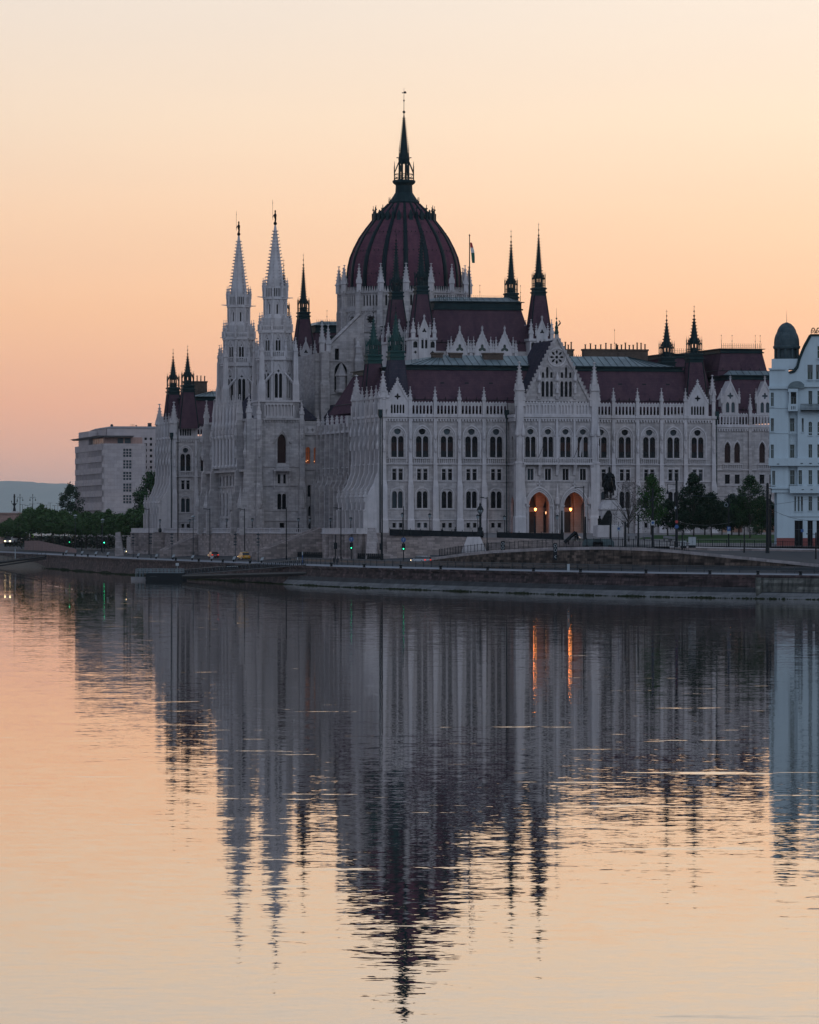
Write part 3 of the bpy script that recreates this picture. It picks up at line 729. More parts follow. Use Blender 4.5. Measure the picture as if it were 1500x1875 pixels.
wall.box(71.4, 71.7, 0, 80, -1.4, 23.5); wall.box(95.9, 96.2, 80, 187, -1.4, 23.5); wall.box(120.7, 121, 80, 187, -1.4, 23.5)

# ---------- roofs
def mansard(x0, x1, y0, y1, z0, z1, ins, capz=.9, name='mansard_roof', flat=True, m='roof', rows=True):
    mb = MB(); mb.rect([(x0,x1,y0,y1,z0),(x0+ins,x1-ins,y0+ins,y1-ins,z1)])
    o = part(name, mb, PAL, mats=M[m])
    c = MB(); i2 = ins - .35
    c.rect([(x0+i2,x1-i2,y0+i2,y1-i2,z1-.15),(x0+i2,x1-i2,y0+i2,y1-i2,z1+.15),(x0+i2+.3,x1-i2-.3,y0+i2+.3,y1-i2-.3,z1+.2),(x0+i2+.3,x1-i2-.3,y0+i2+.3,y1-i2-.3,z1+capz-.2),(x0+i2-.25,x1-i2+.25,y0+i2-.25,y1-i2+.25,z1+capz-.15),(x0+i2-.25,x1-i2+.25,y0+i2-.25,y1-i2+.25,z1+capz)])
    part('roof_cornice', c, o, mats=M['green'])
    if rows:
        r = MB(); f = .24; a = ins*f
        for s_ in range(2): pass
        r.bar((x0+a, y0+a-.25, z0+(z1-z0)*f), (x1-a, y0+a-.25, z0+(z1-z0)*f), .07); r.bar((x0+a-.25, y0+a, z0+(z1-z0)*f), (x0+a-.25, y1-a, z0+(z1-z0)*f), .07)
        for k in range(int((x1-x0)/2.2)): x = x0 + a + 1 + k*2.2; r.box(x-.06, x+.06, y0+a-.3, y0+a-.1, z0+(z1-z0)*f, z0+(z1-z0)*f+.6)
        part('snow_guard', r, o, mats=M['iron'])
    return o
def zinc(x0, x1, y0, y1, z0, z1, xm=4, ym=4, name='flat_roof'):
    mb = MB(); mb.rect([(x0,x1,y0,y1,z0),(x0+xm,x1-xm,y0+ym,y1-ym,z1)]); o = part(name, mb, PAL, mats=M['zinc'])
    k = MB()
    for i in range(int((x1-x0)/1.5)): x = x0 + 1 + i*1.5; k.bar((x, y0, z0+.05), (min(max(x, x0+xm), x1-xm), y0+ym, z1+.05), .05)
    part('roof_seam', k, o, mats=M['green'])
    return o
def cresting(x0, y0, x1, y1, z, h=1.1, step=.45):
    p = Vector((x0, y0, z)); q_ = Vector((x1, y1, z)); L = (q_ - p).length; n = int(L / step); mb = MB()
    mb.bar(p + Vector((0,0,h*.3)), q_ + Vector((0,0,h*.3)), .03); mb.bar(p + Vector((0,0,h*.6)), q_ + Vector((0,0,h*.6)), .03)
    for k in range(n + 1):
        c = p.lerp(q_, k / n); mb.bar(c, c + Vector((0,0,h)), .03); mb.ball(c.x, c.y, z + h, .08, 4)
    return part('roof_cresting', mb, PAL, mats=M['iron'])
def rod(x, y, z, h=3.2):
    mb = MB(); mb.bar((0,0,0), (0,0,h), .045, 4, .02); mb.ball(0, 0, h*.55, .12, 6); mb.ball(0, 0, h*.95, .12, 6)
    part('lightning_rod', MI.setdefault(('rod', h), mb.mesh('lightning_rod', M['iron'])), PAL, (x, y, z))
def chimney(x, y, z, w, d, h, n=5):
    mb = MB(); mb.rect([(-w/2,w/2,-d/2,d/2,0),(-w/2,w/2,-d/2,d/2,h-.4),(-w/2-.15,w/2+.15,-d/2-.15,d/2+.15,h-.35),(-w/2-.15,w/2+.15,-d/2-.15,d/2+.15,h)])
    o = part('chimney', mb, PAL, (x, y, z), mats=M['brick'])
    p = MB(); r_ = random.Random(int(x*7+y))
    for k in range(n):
        xx = -w/2 + w*(k + .5)/n; hh = r_.uniform(.8, 1.5); p.lathe(xx, 0, [(.16, h), (.14, h + hh)], 6); p.lathe(xx, 0, [(.24, h+hh), (.24, h+hh+.12)], 6)
    part('chimney_pot', p, o, mats=M['iron'])
RS = mansard(.9, 70.8, 1.2, 57, 24.6, 33.1, 4.6)
zinc(6.5, 65.2, 6.8, 52, 34.0, 36.3, 9, 6)
RN = mansard(.9, 70.8, 243.2, 267, 24.6, 33.1, 4.6)
zinc(6.5, 65.2, 249, 262, 34.0, 35.6, 6, 5)
for x in (14.2, 20.0, 25.6, 49.5): pass
for x in (13.8, 19.0, 24.2, 52.2, 57.4, 62.6):
    m_ = MB(); m_.rect([(-.45,.45,-.25,.5,0),(-.4,.4,.0,.6,.75)]); part('skylight', m_, PAL, (x, 4.25, 29.6), mats=M['iron'])
mansard(97, 120.5, 81.5, 180, 24.8, 34.2, 3.6); mansard(100.5, 112.8, 93, 130, 35.0, 40.6, 1.2); cresting(101.9, 94.5, 111.5, 94.5, 41.5)
for x in (102, 104.6, 110.2, 111.4): rod(x, 95, 41.5)
zinc(101, 117, 86, 92, 34.9, 36.2, 1, 3); mansard(88, 100.5, 97, 140, 30, 39.5, 2); cresting(90, 99, 99, 99, 40.4)
wall.rect([(80, 100, 97, 140, 20), (80, 100, 97, 140, 30)])
for x, y, w in ((14.5, 12, 2.2), (18.5, 12, 2.6), (26.3, 11, 4.2), (36, 30, 2.6)): chimney(x, y, 34, w, 1.5, 2.8, 0)
for x, y, w, n in ((47.0, 28, 2.6, 4), (54.0, 26, 8.0, 7), (60.8, 26, 7.0, 8), (51.2, 50, 3, 3), (9.5, 262, 6.0, 6)): chimney(x, y, 34, w, 1.6, 4.4, n)
cresting(47, 40, 66, 40, 36.0, 1.6); cresting(9, 12, 34, 12, 34.4, 1.0, .8); rod(58.2, 30, 36, 7); rod(9.5, 255, 34, 2); cresting(5, 250, 14, 250, 34.6, 1.2)
# ---------- chambers
def chamber(y0, y1):
    wall.rect([(22.6, 49.2, y0, y1, 24), (22.6, 49.2, y0, y1, 39.0)])
    mansard(23.4, 48.4, y0 + .8, y1 - .8, 38.6, 48.4, 2.6, 1.7)
    zinc(26, 45.8, y0 + 3.5, y1 - 3.5, 50.2, 51.2, 2, 3)
    cresting(26.3, y0 + 3.6, 45.6, y0 + 3.6, 50.2, 1.2)
    for x in (29, 32, 36.5, 45.8): rod(x, y0 + 4, 50.3, 3.6)
    for x in (30.9, 36.0, 41.1):
        d = MB(); d.panel([(-1.75, 36), (1.75, 36), (1.75, 39.6), (0, 43.2), (-1.75, 39.6)], [foil(0, 39.6, .95, 3, 24, .32, pi/2)], 0, .3)
        d.ext([(-1.6, 36), (1.6, 36), (1.6, 39.4), (0, 42.8), (-1.6, 39.4)], .35, 3)
        for s_ in (-1, 1):
            d.ext([(s_*1.95, 39.2), (s_*1.7, 39.2), (0, 42.8), (0, 43.6)], -.12, .35)
            for k in range(5): t = (k + .5)/5; d.box(s_*1.85*(1-t) - .1, s_*1.85*(1-t) + .1, 0, .25, 39.4 + 4.1*t, 39.7 + 4.1*t)
        o = part('dormer', d, PAL, (x, y0 - .2, 0), mats=M['trim']); g = MB(); g.box(-1, 1, .26, .3, 38.6, 40.8); part('pane', g, o, mats=M['green_glass'])
        for s_ in (-1, 1): pinnacle(o, s_*1.95, .1, 38.6, 3.6, .6)
        pinnacle(o, 0, .1, 43.2, 1.5, .3)
    for x in (28.3, 33.45, 38.55, 43.7): pinnacle(PAL, x, y0, 37.6, 3.8, .8)
    p = parapet_mesh(15.4, 18, 1.9, crest=False, w=.5)
    part('parapet', p, PAL, (36, y0 - .1, 36.2))
    for x, y in ((22.3, y0), (49.0, y0), (22.3, y1), (49.0, y1)):
        yy = y + 0.4
        t = MB(); t.rect([(x-2.7, x+2.7, yy-2.7, yy+2.7, 24), (x-2.7, x+2.7, yy-2.7, yy+2.7, 41.2), (x-2.95, x+2.95, yy-2.95, yy+2.95, 41.3), (x-2.95, x+2.95, yy-2.95, yy+2.95, 41.8)])
        for dy in (-1,):
            t.panel([(x-1.15, 37), (x+1.15, 37), (x+1.15, 43.0), (x, 45.6), (x-1.15, 43.0)], [pt_arch(x-.42, .52, 39.4, 41.2, 41.7), pt_arch(x+.42, .52, 39.4, 41.2, 41.7), foil(x, 43.3, .55, 3, 18, .3, pi/2)], yy - 3.1, .3)
            t.box(x-1.15, x+1.15, yy-2.7, yy-2.0, 41, 43.0); t.ext([(x-1.3, 42.9), (x+1.3, 42.9), (x, 45.9)], yy-2.8, yy-1.6)
            for s_ in (-1, 1): t.ext([(x+s_*1.4, 42.8), (x+s_*1.15, 42.8), (x, 45.4), (x, 46.1)], yy-3.2, yy-2.8)
        for s_ in (-1, 1): t.box(x+s_*1.15-.12, x+s_*1.15+.12, yy-3.15, yy-2.7, 36, 43)
        o = part('turret_base', t, PAL, mats=M['trim'])
        g = MB(); g.box(x-1.0, x+1.0, yy-2.86, yy-2.82, 39.3, 44.1)
        for s_ in (-1, 1): g.ext(rnd_arch(x + s_*1.95, .9, 39.6, 41.0), yy-2.76, yy-2.72); g.ext(foil(x + s_*1.95, 38.6, .35), yy-2.76, yy-2.72)
        for s_ in (-1, 1): g.ext(rnd_arch(0, .01, 0, .02), 0, .01) if False else None
        part('opening', g, o, mats=M['glass'])
        for sx in (-1, 1):
            for sy in (-1, 1): pinnacle(o, x + sx*2.35, yy + sy*2.35, 41.5, 4.6, .95)
            pinnacle(o, x + sx*1.3, yy - 2.9, 42.4, 2.8, .45)
        pinnacle(o, x, yy - 2.9, 45.6, 1.4, .3)
        turret(TU, x, yy)
chamber(59, 83.5); chamber(185, 209)
wall.rect([(23.5, 48, 83, 120, 24), (23.5, 48, 83, 120, 38)]); wall.rect([(23.5, 48, 150, 185, 24), (23.5, 48, 150, 185, 38)])
mansard(24.2, 47.3, 84.2, 122, 38, 46, 3); mansard(24.2, 47.3, 148, 184, 38, 46, 3)
fp = MB(); fp.lathe(0, 0, [(.16, 0), (.10, 15.4), (.2, 15.6), (.02, 15.9)], 8); part('flagpole', fp, PAL, (38.1, 79, 50.2), mats=M['iron'])
# ================================================================ drum and dome
DX, DY = 35.75, 134.0
A0 = radians(11.25)
dr = MB()
RD = 15.2
sw = 2*RD*sin(A0)
ap = RD*cos(A0)
for k in range(16):
    ang = k*22.5                                   # face normal direction in degrees, 270 = south
    T = Matrix.Translation((DX, DY, 0)) @ Matrix.Rotation(radians(ang + 90), 4, 'Z') @ Matrix.Translation((0, -ap, 0))
    dr.T = T
    hw = sw / 2
    n = 5
    ho = [pt_arch(-1.72 + .86*j, .50, 51.9, 54.0, 54.5) for j in range(5)] + [foil(0, 48.7, 1.12, 8, 48, .16)]
    ho += [pt_arch(0, 1.1, 39.5, 43.2, 44.4)] if k % 2 else [pt_arch(-.7, .8, 33, 36.5, 37.4), pt_arch(.7, .8, 33, 36.5, 37.4)]
    dr.panel(R_(-hw, hw, 22, 55.0), ho, 0, .5)
    dr.box(-hw, hw, -.35, .1, 50.7, 51.3); dr.box(-hw, hw, -.25, .1, 45.8, 46.1); dr.box(-hw, hw, -.3, .1, 54.9, 55.2); dr.box(-hw, hw, -.2, .1, 38.0, 38.3)
    for j in range(8): x = -hw + sw*(j + .5)/8; dr.box(x - .14, x + .14, -.25, 0, 50.2, 50.75)
    m2 = 9
    for j in range(m2): x = -hw + sw*(j + .5)/m2; dr.ext([(x-.28, 55.2), (x+.28, 55.2), (x+.1, 55.9), (x, 56.5), (x-.1, 55.9)], -.2, 0)
    for j in range(20):
        t0, t1 = 2*pi*j/20, 2*pi*(j+1)/20
        q4 = [(r*cos(a), 48.7 + r*sin(a)) for r, a in ((1.5, t0), (1.85, t0), (1.85, t1), (1.5, t1))]
        dr.add([(x, -.16, z) for x, z in q4] + [(x, .02, z) for x, z in q4], [(0,1,2,3),(0,4,5,1),(1,5,6,2),(2,6,7,3),(3,7,4,0)])
    if k % 2: arch_band(dr, 0, 1.35, 1.6, 42.6, 1.7, -.2, .02)
dr.T = None
drum = part('drum', dr, PAL, mats=M['stone'])
g = MB(); g.lathe(DX, DY, [(RD*.965, 22), (RD*.965, 55)], 16, A0); part('window_band', g, drum, mats=M['glass'])
gg = MB(); gg.lathe(DX, DY, [(RD, 55.0), (13.6, 55.1), (13.6, 56.6)], 16, A0); part('gutter', gg, drum, mats=M['rib'])
for k in range(16):
    t = A0 + k*pi/8; x, y = DX + (RD + .15)*cos(t), DY + (RD + .15)*sin(t)
    b = MB(); b.T = Matrix.Translation((x, y, 0)) @ Matrix.Rotation(t, 4, 'Z')
    b.rect([(-.7,.95,-.75,.75,22),(-.7,.95,-.75,.75,38),(-.7,.6,-.7,.7,39),(-.7,.6,-.65,.65,50.6),(-.6,.45,-.6,.6,51.2),(-.6,.45,-.55,.55,55.6)])
    o = part('buttress', b, drum, mats=M['stone']); pinnacle(drum, x, y, 55.2, 6.6, 1.25, t + pi/4)
# dome shell
prof = [(13.35, 55.6), (13.35, 57), (13.25, 59.5), (13.0, 61.6), (12.5, 63.8), (11.6, 66), (10.3, 68.5), (8.75, 70.7), (7.25, 72.6)]
profu = [(7.1, 72.5), (5.55, 74.5), (3.5, 76.6)]
d = MB(); d.lathe(DX, DY, prof, 64, A0); d.lathe(DX, DY, profu, 64, A0)
dome = part('dome', d, PAL, mats=M['dome'], smooth=False)
def meridian(t, pr, w, o_):
    b = MB(); b.T = Matrix.Translation((DX, DY, 0)) @ Matrix.Rotation(t, 4, 'Z')
    pr2 = pr
    for k in range(len(pr2) - 1):
        (r0, z0), (r1, z1) = pr2[k], pr2[k+1]; w0, w1 = w*(.35 + .65*r0/13.4), w*(.35 + .65*r1/13.4)
        b.loft([[(r0 - .3, -w0, z0), (r0 + o_, -w0, z0 + .0), (r0 + o_ + .12, 0, z0), (r0 + o_, w0, z0), (r0 - .3, w0, z0)], [(r1 - .3, -w1, z1), (r1 + o_, -w1, z1), (r1 + o_ + .12, 0, z1), (r1 + o_, w1, z1), (r1 - .3, w1, z1)]])
    return b
for k in range(16):
    t = A0 + k*pi/8
    part('rib', meridian(t, prof + profu[1:], .55, .28), dome, mats=M['rib'])
    b = MB(); b.T = Matrix.Translation((DX, DY, 0)) @ Matrix.Rotation(t + pi/16, 4, 'Z')    # little dormers on the shoulder
    b.rect([(6.6, 7.5, -.45, .45, 72.2), (6.3, 7.3, -.4, .4, 73.6)]); b.loft([[(6.9, -.6, 73.3), (7.4, -.6, 73.3), (7.4, .6, 73.3), (6.9, .6, 73.3)], [(6.9, -.02, 74.9), (7.2, -.02, 74.9), (7.2, .02, 74.9), (6.9, .02, 74.9)]])
    part('dormer', b, dome, mats=M['green'])
    b = MB(); b.T = Matrix.Translation((DX, DY, 0)) @ Matrix.Rotation(t, 4, 'Z')
    b.rect([(6.9, 7.6, -.25, .25, 72.2), (6.9, 7.6, -.2, .2, 74.2)]); b.rect([(7.15, 7.35, -.1, .1, 74.2), (7.2, 7.3, -.05, .05, 76.0)]); b.box(7.05, 7.45, -.2, .2, 74.9, 75.2)
    part('rib_finial', b, dome, mats=M['green'])
sg = MB()
for zz, rr in ((59.4, 13.35), (64.9, 12.2), (69.3, 9.9)):
    for k in range(64): t = A0 + 2*pi*(k+.5)/64; x, y = DX + rr*cos(t), DY + rr*sin(t); sg.box(x - .09, x + .09, y - .09, y + .09, zz, zz + .3)
part('roof_hook', sg, dome, mats=M['iron'])
# lantern
l = MB()
l.lathe(DX, DY, [(3.5, 76.4), (3.7, 76.9), (3.3, 77.3), (2.6, 78.3), (2.05, 79.2), (1.95, 80.9), (2.5, 81.3), (2.7, 81.6), (2.7, 82.0), (2.5, 82.1), (1.1, 82.2)], 16, A0)
for k in range(16):
    t = A0 + k*pi/8; l.bar((DX + 3.55*cos(t), DY + 3.55*sin(t), 76.8), (DX + 3.6*cos(t), DY + 3.6*sin(t), 78.1), .10, 4, .03)
for k in range(8):
    t = A0 + k*pi/4; c, s_ = cos(t), sin(t); t2 = t + pi/4
    P3 = lambda r, z: (DX + r*c, DY + r*s_, z)
    l.bar(P3(2.45, 82), P3(2.45, 85.4), .10); l.bar(P3(2.45, 85.4), P3(2.45, 86.6), .07, 4, .01)
    l.bar(P3(2.4, 83.9), P3(1.3, 86.4), .13); l.bar(P3(1.15, 82), P3(1.15, 86.8), .22)
    for zz in (82.6, 83.5): l.bar(P3(2.45, zz), (DX + 2.45*cos(t2), DY + 2.45*sin(t2), zz), .08)
    l.bar(P3(2.45, 82), (DX + 2.45*cos(t2), DY + 2.45*sin(t2), 83.5), .06)
    l.bar(P3(1.2, 87.4), P3(1.9, 87.45), .07); l.bar(P3(1.2, 87.5), P3(1.22, 90.2), .12, 4, .02)
l.lathe(DX, DY, [(1.2, 86), (1.35, 86.6), (1.45, 87.2), (1.2, 87.4), (1.15, 88.2)], 8, A0)
lan = part('lantern', l, PAL, mats=M['green'])
s3 = MB(); s3.lathe(DX, DY, [(1.15, 88), (1.0, 88.8), (.12, 97.6)], 8, A0)
for k in range(16):
    f = k/16; z = 89.2 + 8.0*f; r = .95*(1 - f) + .14
    for j in range(8): t = A0 + j*pi/4; s3.bar((DX + r*.8*cos(t), DY + r*.8*sin(t), z - .1), (DX + (r + .22)*cos(t), DY + (r + .22)*sin(t), z + .1), .08)
part('spire', s3, lan, mats=M['green'])
s3 = MB(); s3.bar((DX, DY, 97.4), (DX, DY, 104.0), .09, 6, .03); s3.ball(DX, DY, 98.2, .34, 8); s3.ball(DX, DY, 100.9, .22, 8)
s3.box(DX - .5, DX + .6, DY - .03, DY + .03, 102.65, 102.85); s3.box(DX, DX + .5, DY - .03, DY + .03, 102.6, 103.1)
part('finial', s3, lan, mats=M['iron'])

# ================================================================ river risalit with the two openwork towers
U0, U1 = 107.0, 161.0
VX = -5.9
RT = TF(0, U0, 0)
# central block
wall.T = None
body = MB()
def faceS(x0, x1):
    T = TF(0, U0, 0); body.T = T
    body.panel(R_(-3.6, 5.2, -1.4, 25.0), [pt_arch(.8, 2.0, 14.9, 19.9, 21.6), R_(-.15, .45, 10.2, 12.3), R_(1.15, 1.75, 10.2, 12.3), rnd_arch(.25, .95, 4.3, 7.9), rnd_arch(1.35, .95, 4.3, 7.9), R_(.3, 1.4, .1, 1.2)], 0, .7)
    for z, h, d in ((24.7, .5, .55), (14.0, .2, .2), (9.6, .2, .2), (3.9, .15, .15), (1.6, .2, .2)): body.box(-3.6, 5.2, -d, .05, z, z + h)
    for k in range(14): x = -3.3 + k*.62; body.box(x-.14, x+.14, -.35, 0, 24.2, 24.75)
    arch_band(body, .8, 1.2, 1.55, 19.9, 1.9, -.25, .02); body.ext([(-1.0, 19.6), (-1.5, 19.3), (.8, 23.0), (3.1, 19.3), (2.6, 19.6), (.8, 22.4)], -.3, 0)
    for s_ in (-1, 1): body.box(.8 + s_*1.4 - .18, .8 + s_*1.4 + .18, -.25, .02, 13.6, 19.9)
    body.box(-1.3, 2.9, -1.3, 0, 13.0, 13.4)
    for s_ in (-1, 1): body.rect([(.8+s_*1.8-.2,.8+s_*1.8+.2,-.3,0,9.0),(.8+s_*1.8-.2,.8+s_*1.8+.2,-.4,0,11.5),(.8+s_*1.8-.25,.8+s_*1.8+.25,-1.2,0,13.0)])
    arch_band(body, .8, 1.25, 1.5, 7.1, 1.0, -.15, .02)
    body.T = None
faceS(-5, 6)
body.panel([(5.2, -1.4), (11, -1.4), (11, 21.6), (5.2, 21.6)], [rnd_arch(7.0, 1.1, 14.8, 18.6), rnd_arch(8.9, 1.1, 14.8, 18.6), rnd_arch(7.3, .8, 7.2, 9.9), rnd_arch(8.2, .8, 7.2, 9.9), rnd_arch(7.8, 1.5, 2.8, 5.2), rnd_arch(7.8, 1.4, -.9, 1.3)], U0 + .4, .6)
for z, h, d in ((21.3, .5, .4), (13.3, .25, .3)): body.box(5.2, 11, U0 + .4 - d, U0 + .5, z, z + h)
# west face panel
TWf = TF(VX, U1, -90); body.T = TWf
L = U1 - U0
hs = []
for side in (0, 1):
    c = 6.3 if side == 0 else L - 6.3
    hs += [pt_arch(c, 2.0, 14.9, 19.9, 21.6), pt_arch(c, 3.6, 0, 4.0, 6.6)]
N7 = 7
cx = [L/2 + (k - 3)*4.2 for k in range(N7)]
hs += [pt_arch(c, 2.7, 14.2, 21.6, 23.6) for c in cx] + [R_(c - 1.0, c + 1.0, 9.9, 12.2) for c in cx] + [pt_arch(c, 1.7, 2.8, 7.0, 8.4) for c in cx]
body.panel(R_(0, L, -1.4, 25.0), hs, 0, .6)
for z, h, d in ((24.7, .5, .4), (13.0, .5, 1.2), (9.5, .2, .25), (2.2, .2, .2)): body.box(0, L, -d, .05, z, z + h)
body.T = None
body.rect([(VX + .7, 12, U0 + 1.2, U1 - 1, 0), (VX + .7, 12, U0 + 1.2, U1 - 1, 24.8)]) if False else None
body.box(VX + 2.5, 11, U0 + 2.5, U1 - 2.5, -1, 24.6)
body.box(VX + .005, -3.6, U0 + .02, U0 + .68, -1.4, 24.98)
rz_ = part('river_block', body, PAL, mats=M['stone']); rz_['label'] = 'central river block between the twin towers'
g = MB()
g.box(-.3, 2.0, U0 + .6, U0 + .64, 14.8, 21.8); part('pane', g, rz_, mats=M['curtain'])
g = MB(); g.box(-.6, 2.4, U0 + .6, U0 + .64, 3.9, 12.6); g.box(-.6, 2.4, U0 + .6, U0 + .64, 0, 1.3); g.box(7, 9, U0 + .9, U0 + .94, -1, 10.5); part('pane', g, rz_, mats=M['glass'])
for x in (7.0, 8.9):
    g = MB(); g.box(x - .62, x + .62, U0 + 1.6, U0 + 1.65, 14.7, 18.8); o = part('pane', g, rz_, mats=M['litwin']); o['label'] = 'warmly lit tall window'
    g = MB(); g.box(x-.03, x+.03, U0+.75, U0+.8, 14.8, 18.5); g.box(x-.5, x+.5, U0+.75, U0+.8, 17.2, 17.28); part('mullion', g, rz_, mats=M['iron'])
    g = MB(); g.ball(x + .1, U0 + 1.3, 15.5, .12, 6); g.ball(x - .25, U0 + 1.3, 15.3, .08, 6); part('chandelier', g, rz_, mats=M['lampsoft'])
g = MB(); g.box(VX + 1.4, VX + 1.45, U0 + 1, U1 - 1, 9.5, 24.2); g.box(VX + .75, VX + .8, U0 + 1, U1 - 1, 2, 9); part('window_band', g, rz_, mats=M['glass'])
part('balustrade', balus_mesh(2.9, 1.1, .26), rz_, (.8, U0 - 1.2, 13.4))
p = MB(); p.panel(R_(0, 5.8, 0, 1.5), [foil(.6 + j*1.1, .75, .45, 4, 16) for j in range(5)], -.12, .24); p.box(0, 5.8, -.2, .2, 1.5, 1.7); part('parapet', p, rz_, (5.2, U0 + .3, 21.75), mats=M['trim'])
# loggia columns and canopies on the river face
TWi = TWf.to_3x3()
for k in range(N7 + 1):
    a = L/2 + (k - 3.5)*4.2; c = MB()
    c.lathe(0, -1.1, [(.62, 14.0), (.7, 14.4), (.52, 14.8), (.50, 20.6), (.75, 21.2), (.8, 21.6), (.3, 21.8)], 10)
    c.rect([(-.45,.45,-1.6,.0,21.8),(-.5,.5,-1.7,0,22.6),(-.4,.4,-1.2,0,24.5)])
    c.lathe(0, -1.2, [(.55, 23.2), (.66, 24.0), (.4, 25.0), (.42, 26.6), (.12, 29.0), (.03, 30.4)], 6)
    part('column', c, rz_, TWf @ Vector((a, 0, 0)), radians(-90), mats=M['trim'])
for k in range(N7):
    a = cx[k]; c = MB(); arch_band(c, 0, 1.4, 1.75, 21.6, 1.6, -1.0, -.2); c.ext([(-1.9, 24.6), (1.9, 24.6), (0, 29.6)], -.6, .2)
    for s_ in (-1, 1):
        for j in range(6): t = (j + .5)/6; c.box(s_*1.9*(1-t) - .14, s_*1.9*(1-t) + .14, -.6, -.2, 24.7 + 5*t, 25.2 + 5*t)
    c.bar((0, -.3, 29.4), (0, -.3, 31), .12)
    part('gablet', c, rz_, TWf @ Vector((a, 0, 0)), radians(-90), mats=M['trim'])
b = MB(); ext_side(b, [(.1, -1.5), (-2.9, -1.5), (-2.9, 3.6), (-2.7, 4.0), (-2.7, 6.2), (-2.0, 9.0), (-1.9, 13.2), (-1.5, 13.6), (-1.4, 24.9), (.1, 24.9)], -.7, .7)
b.lathe(0, -2.8, [(.7, 4.2), (.85, 5.2), (.2, 8.2), (.05, 9.6)], 6)
for zz in (17.4, 21.6): b.lathe(0, -1.6, [(.4, zz - 1.2), (.6, zz), (.2, zz + 1.6), (.04, zz + 2.8)], 6)
BB = b.mesh('buttress', M['stone'])
for a in (.8, 11.8, L - 11.8, L - .8):
    o = part('buttress', BB, rz_, TWf @ Vector((a, 0, 0)), radians(-90)); pinnacle(o, 0, -.8, 24.6, 6.0, 1.2)
b = MB(); b.rect([(-.85,.85,-1.6,.1,-1.4),(-.85,.85,-1.6,.1,4.0),(-.7,.7,-1.3,.1,9.4),(-.6,.6,-.9,.1,10.6),(-.55,.55,-.8,.1,24.8)])
b.lathe(0, -1.3, [(.6, 4.6), (.75, 5.6), (.2, 8.4), (.04, 9.6)], 6)
for zz in (17.2, 21.4): b.lathe(0, -.9, [(.3, zz - 1), (.45, zz), (.15, zz + 1.3), (.03, zz + 2.2)], 6)
BS = b.mesh('buttress', M['stone'])
for x in (-4.6, 5.4): o = part('buttress', BS, rz_, (x, U0, 0)); pinnacle(o, 0, -.2, 24.6, 4.8, 1.0)

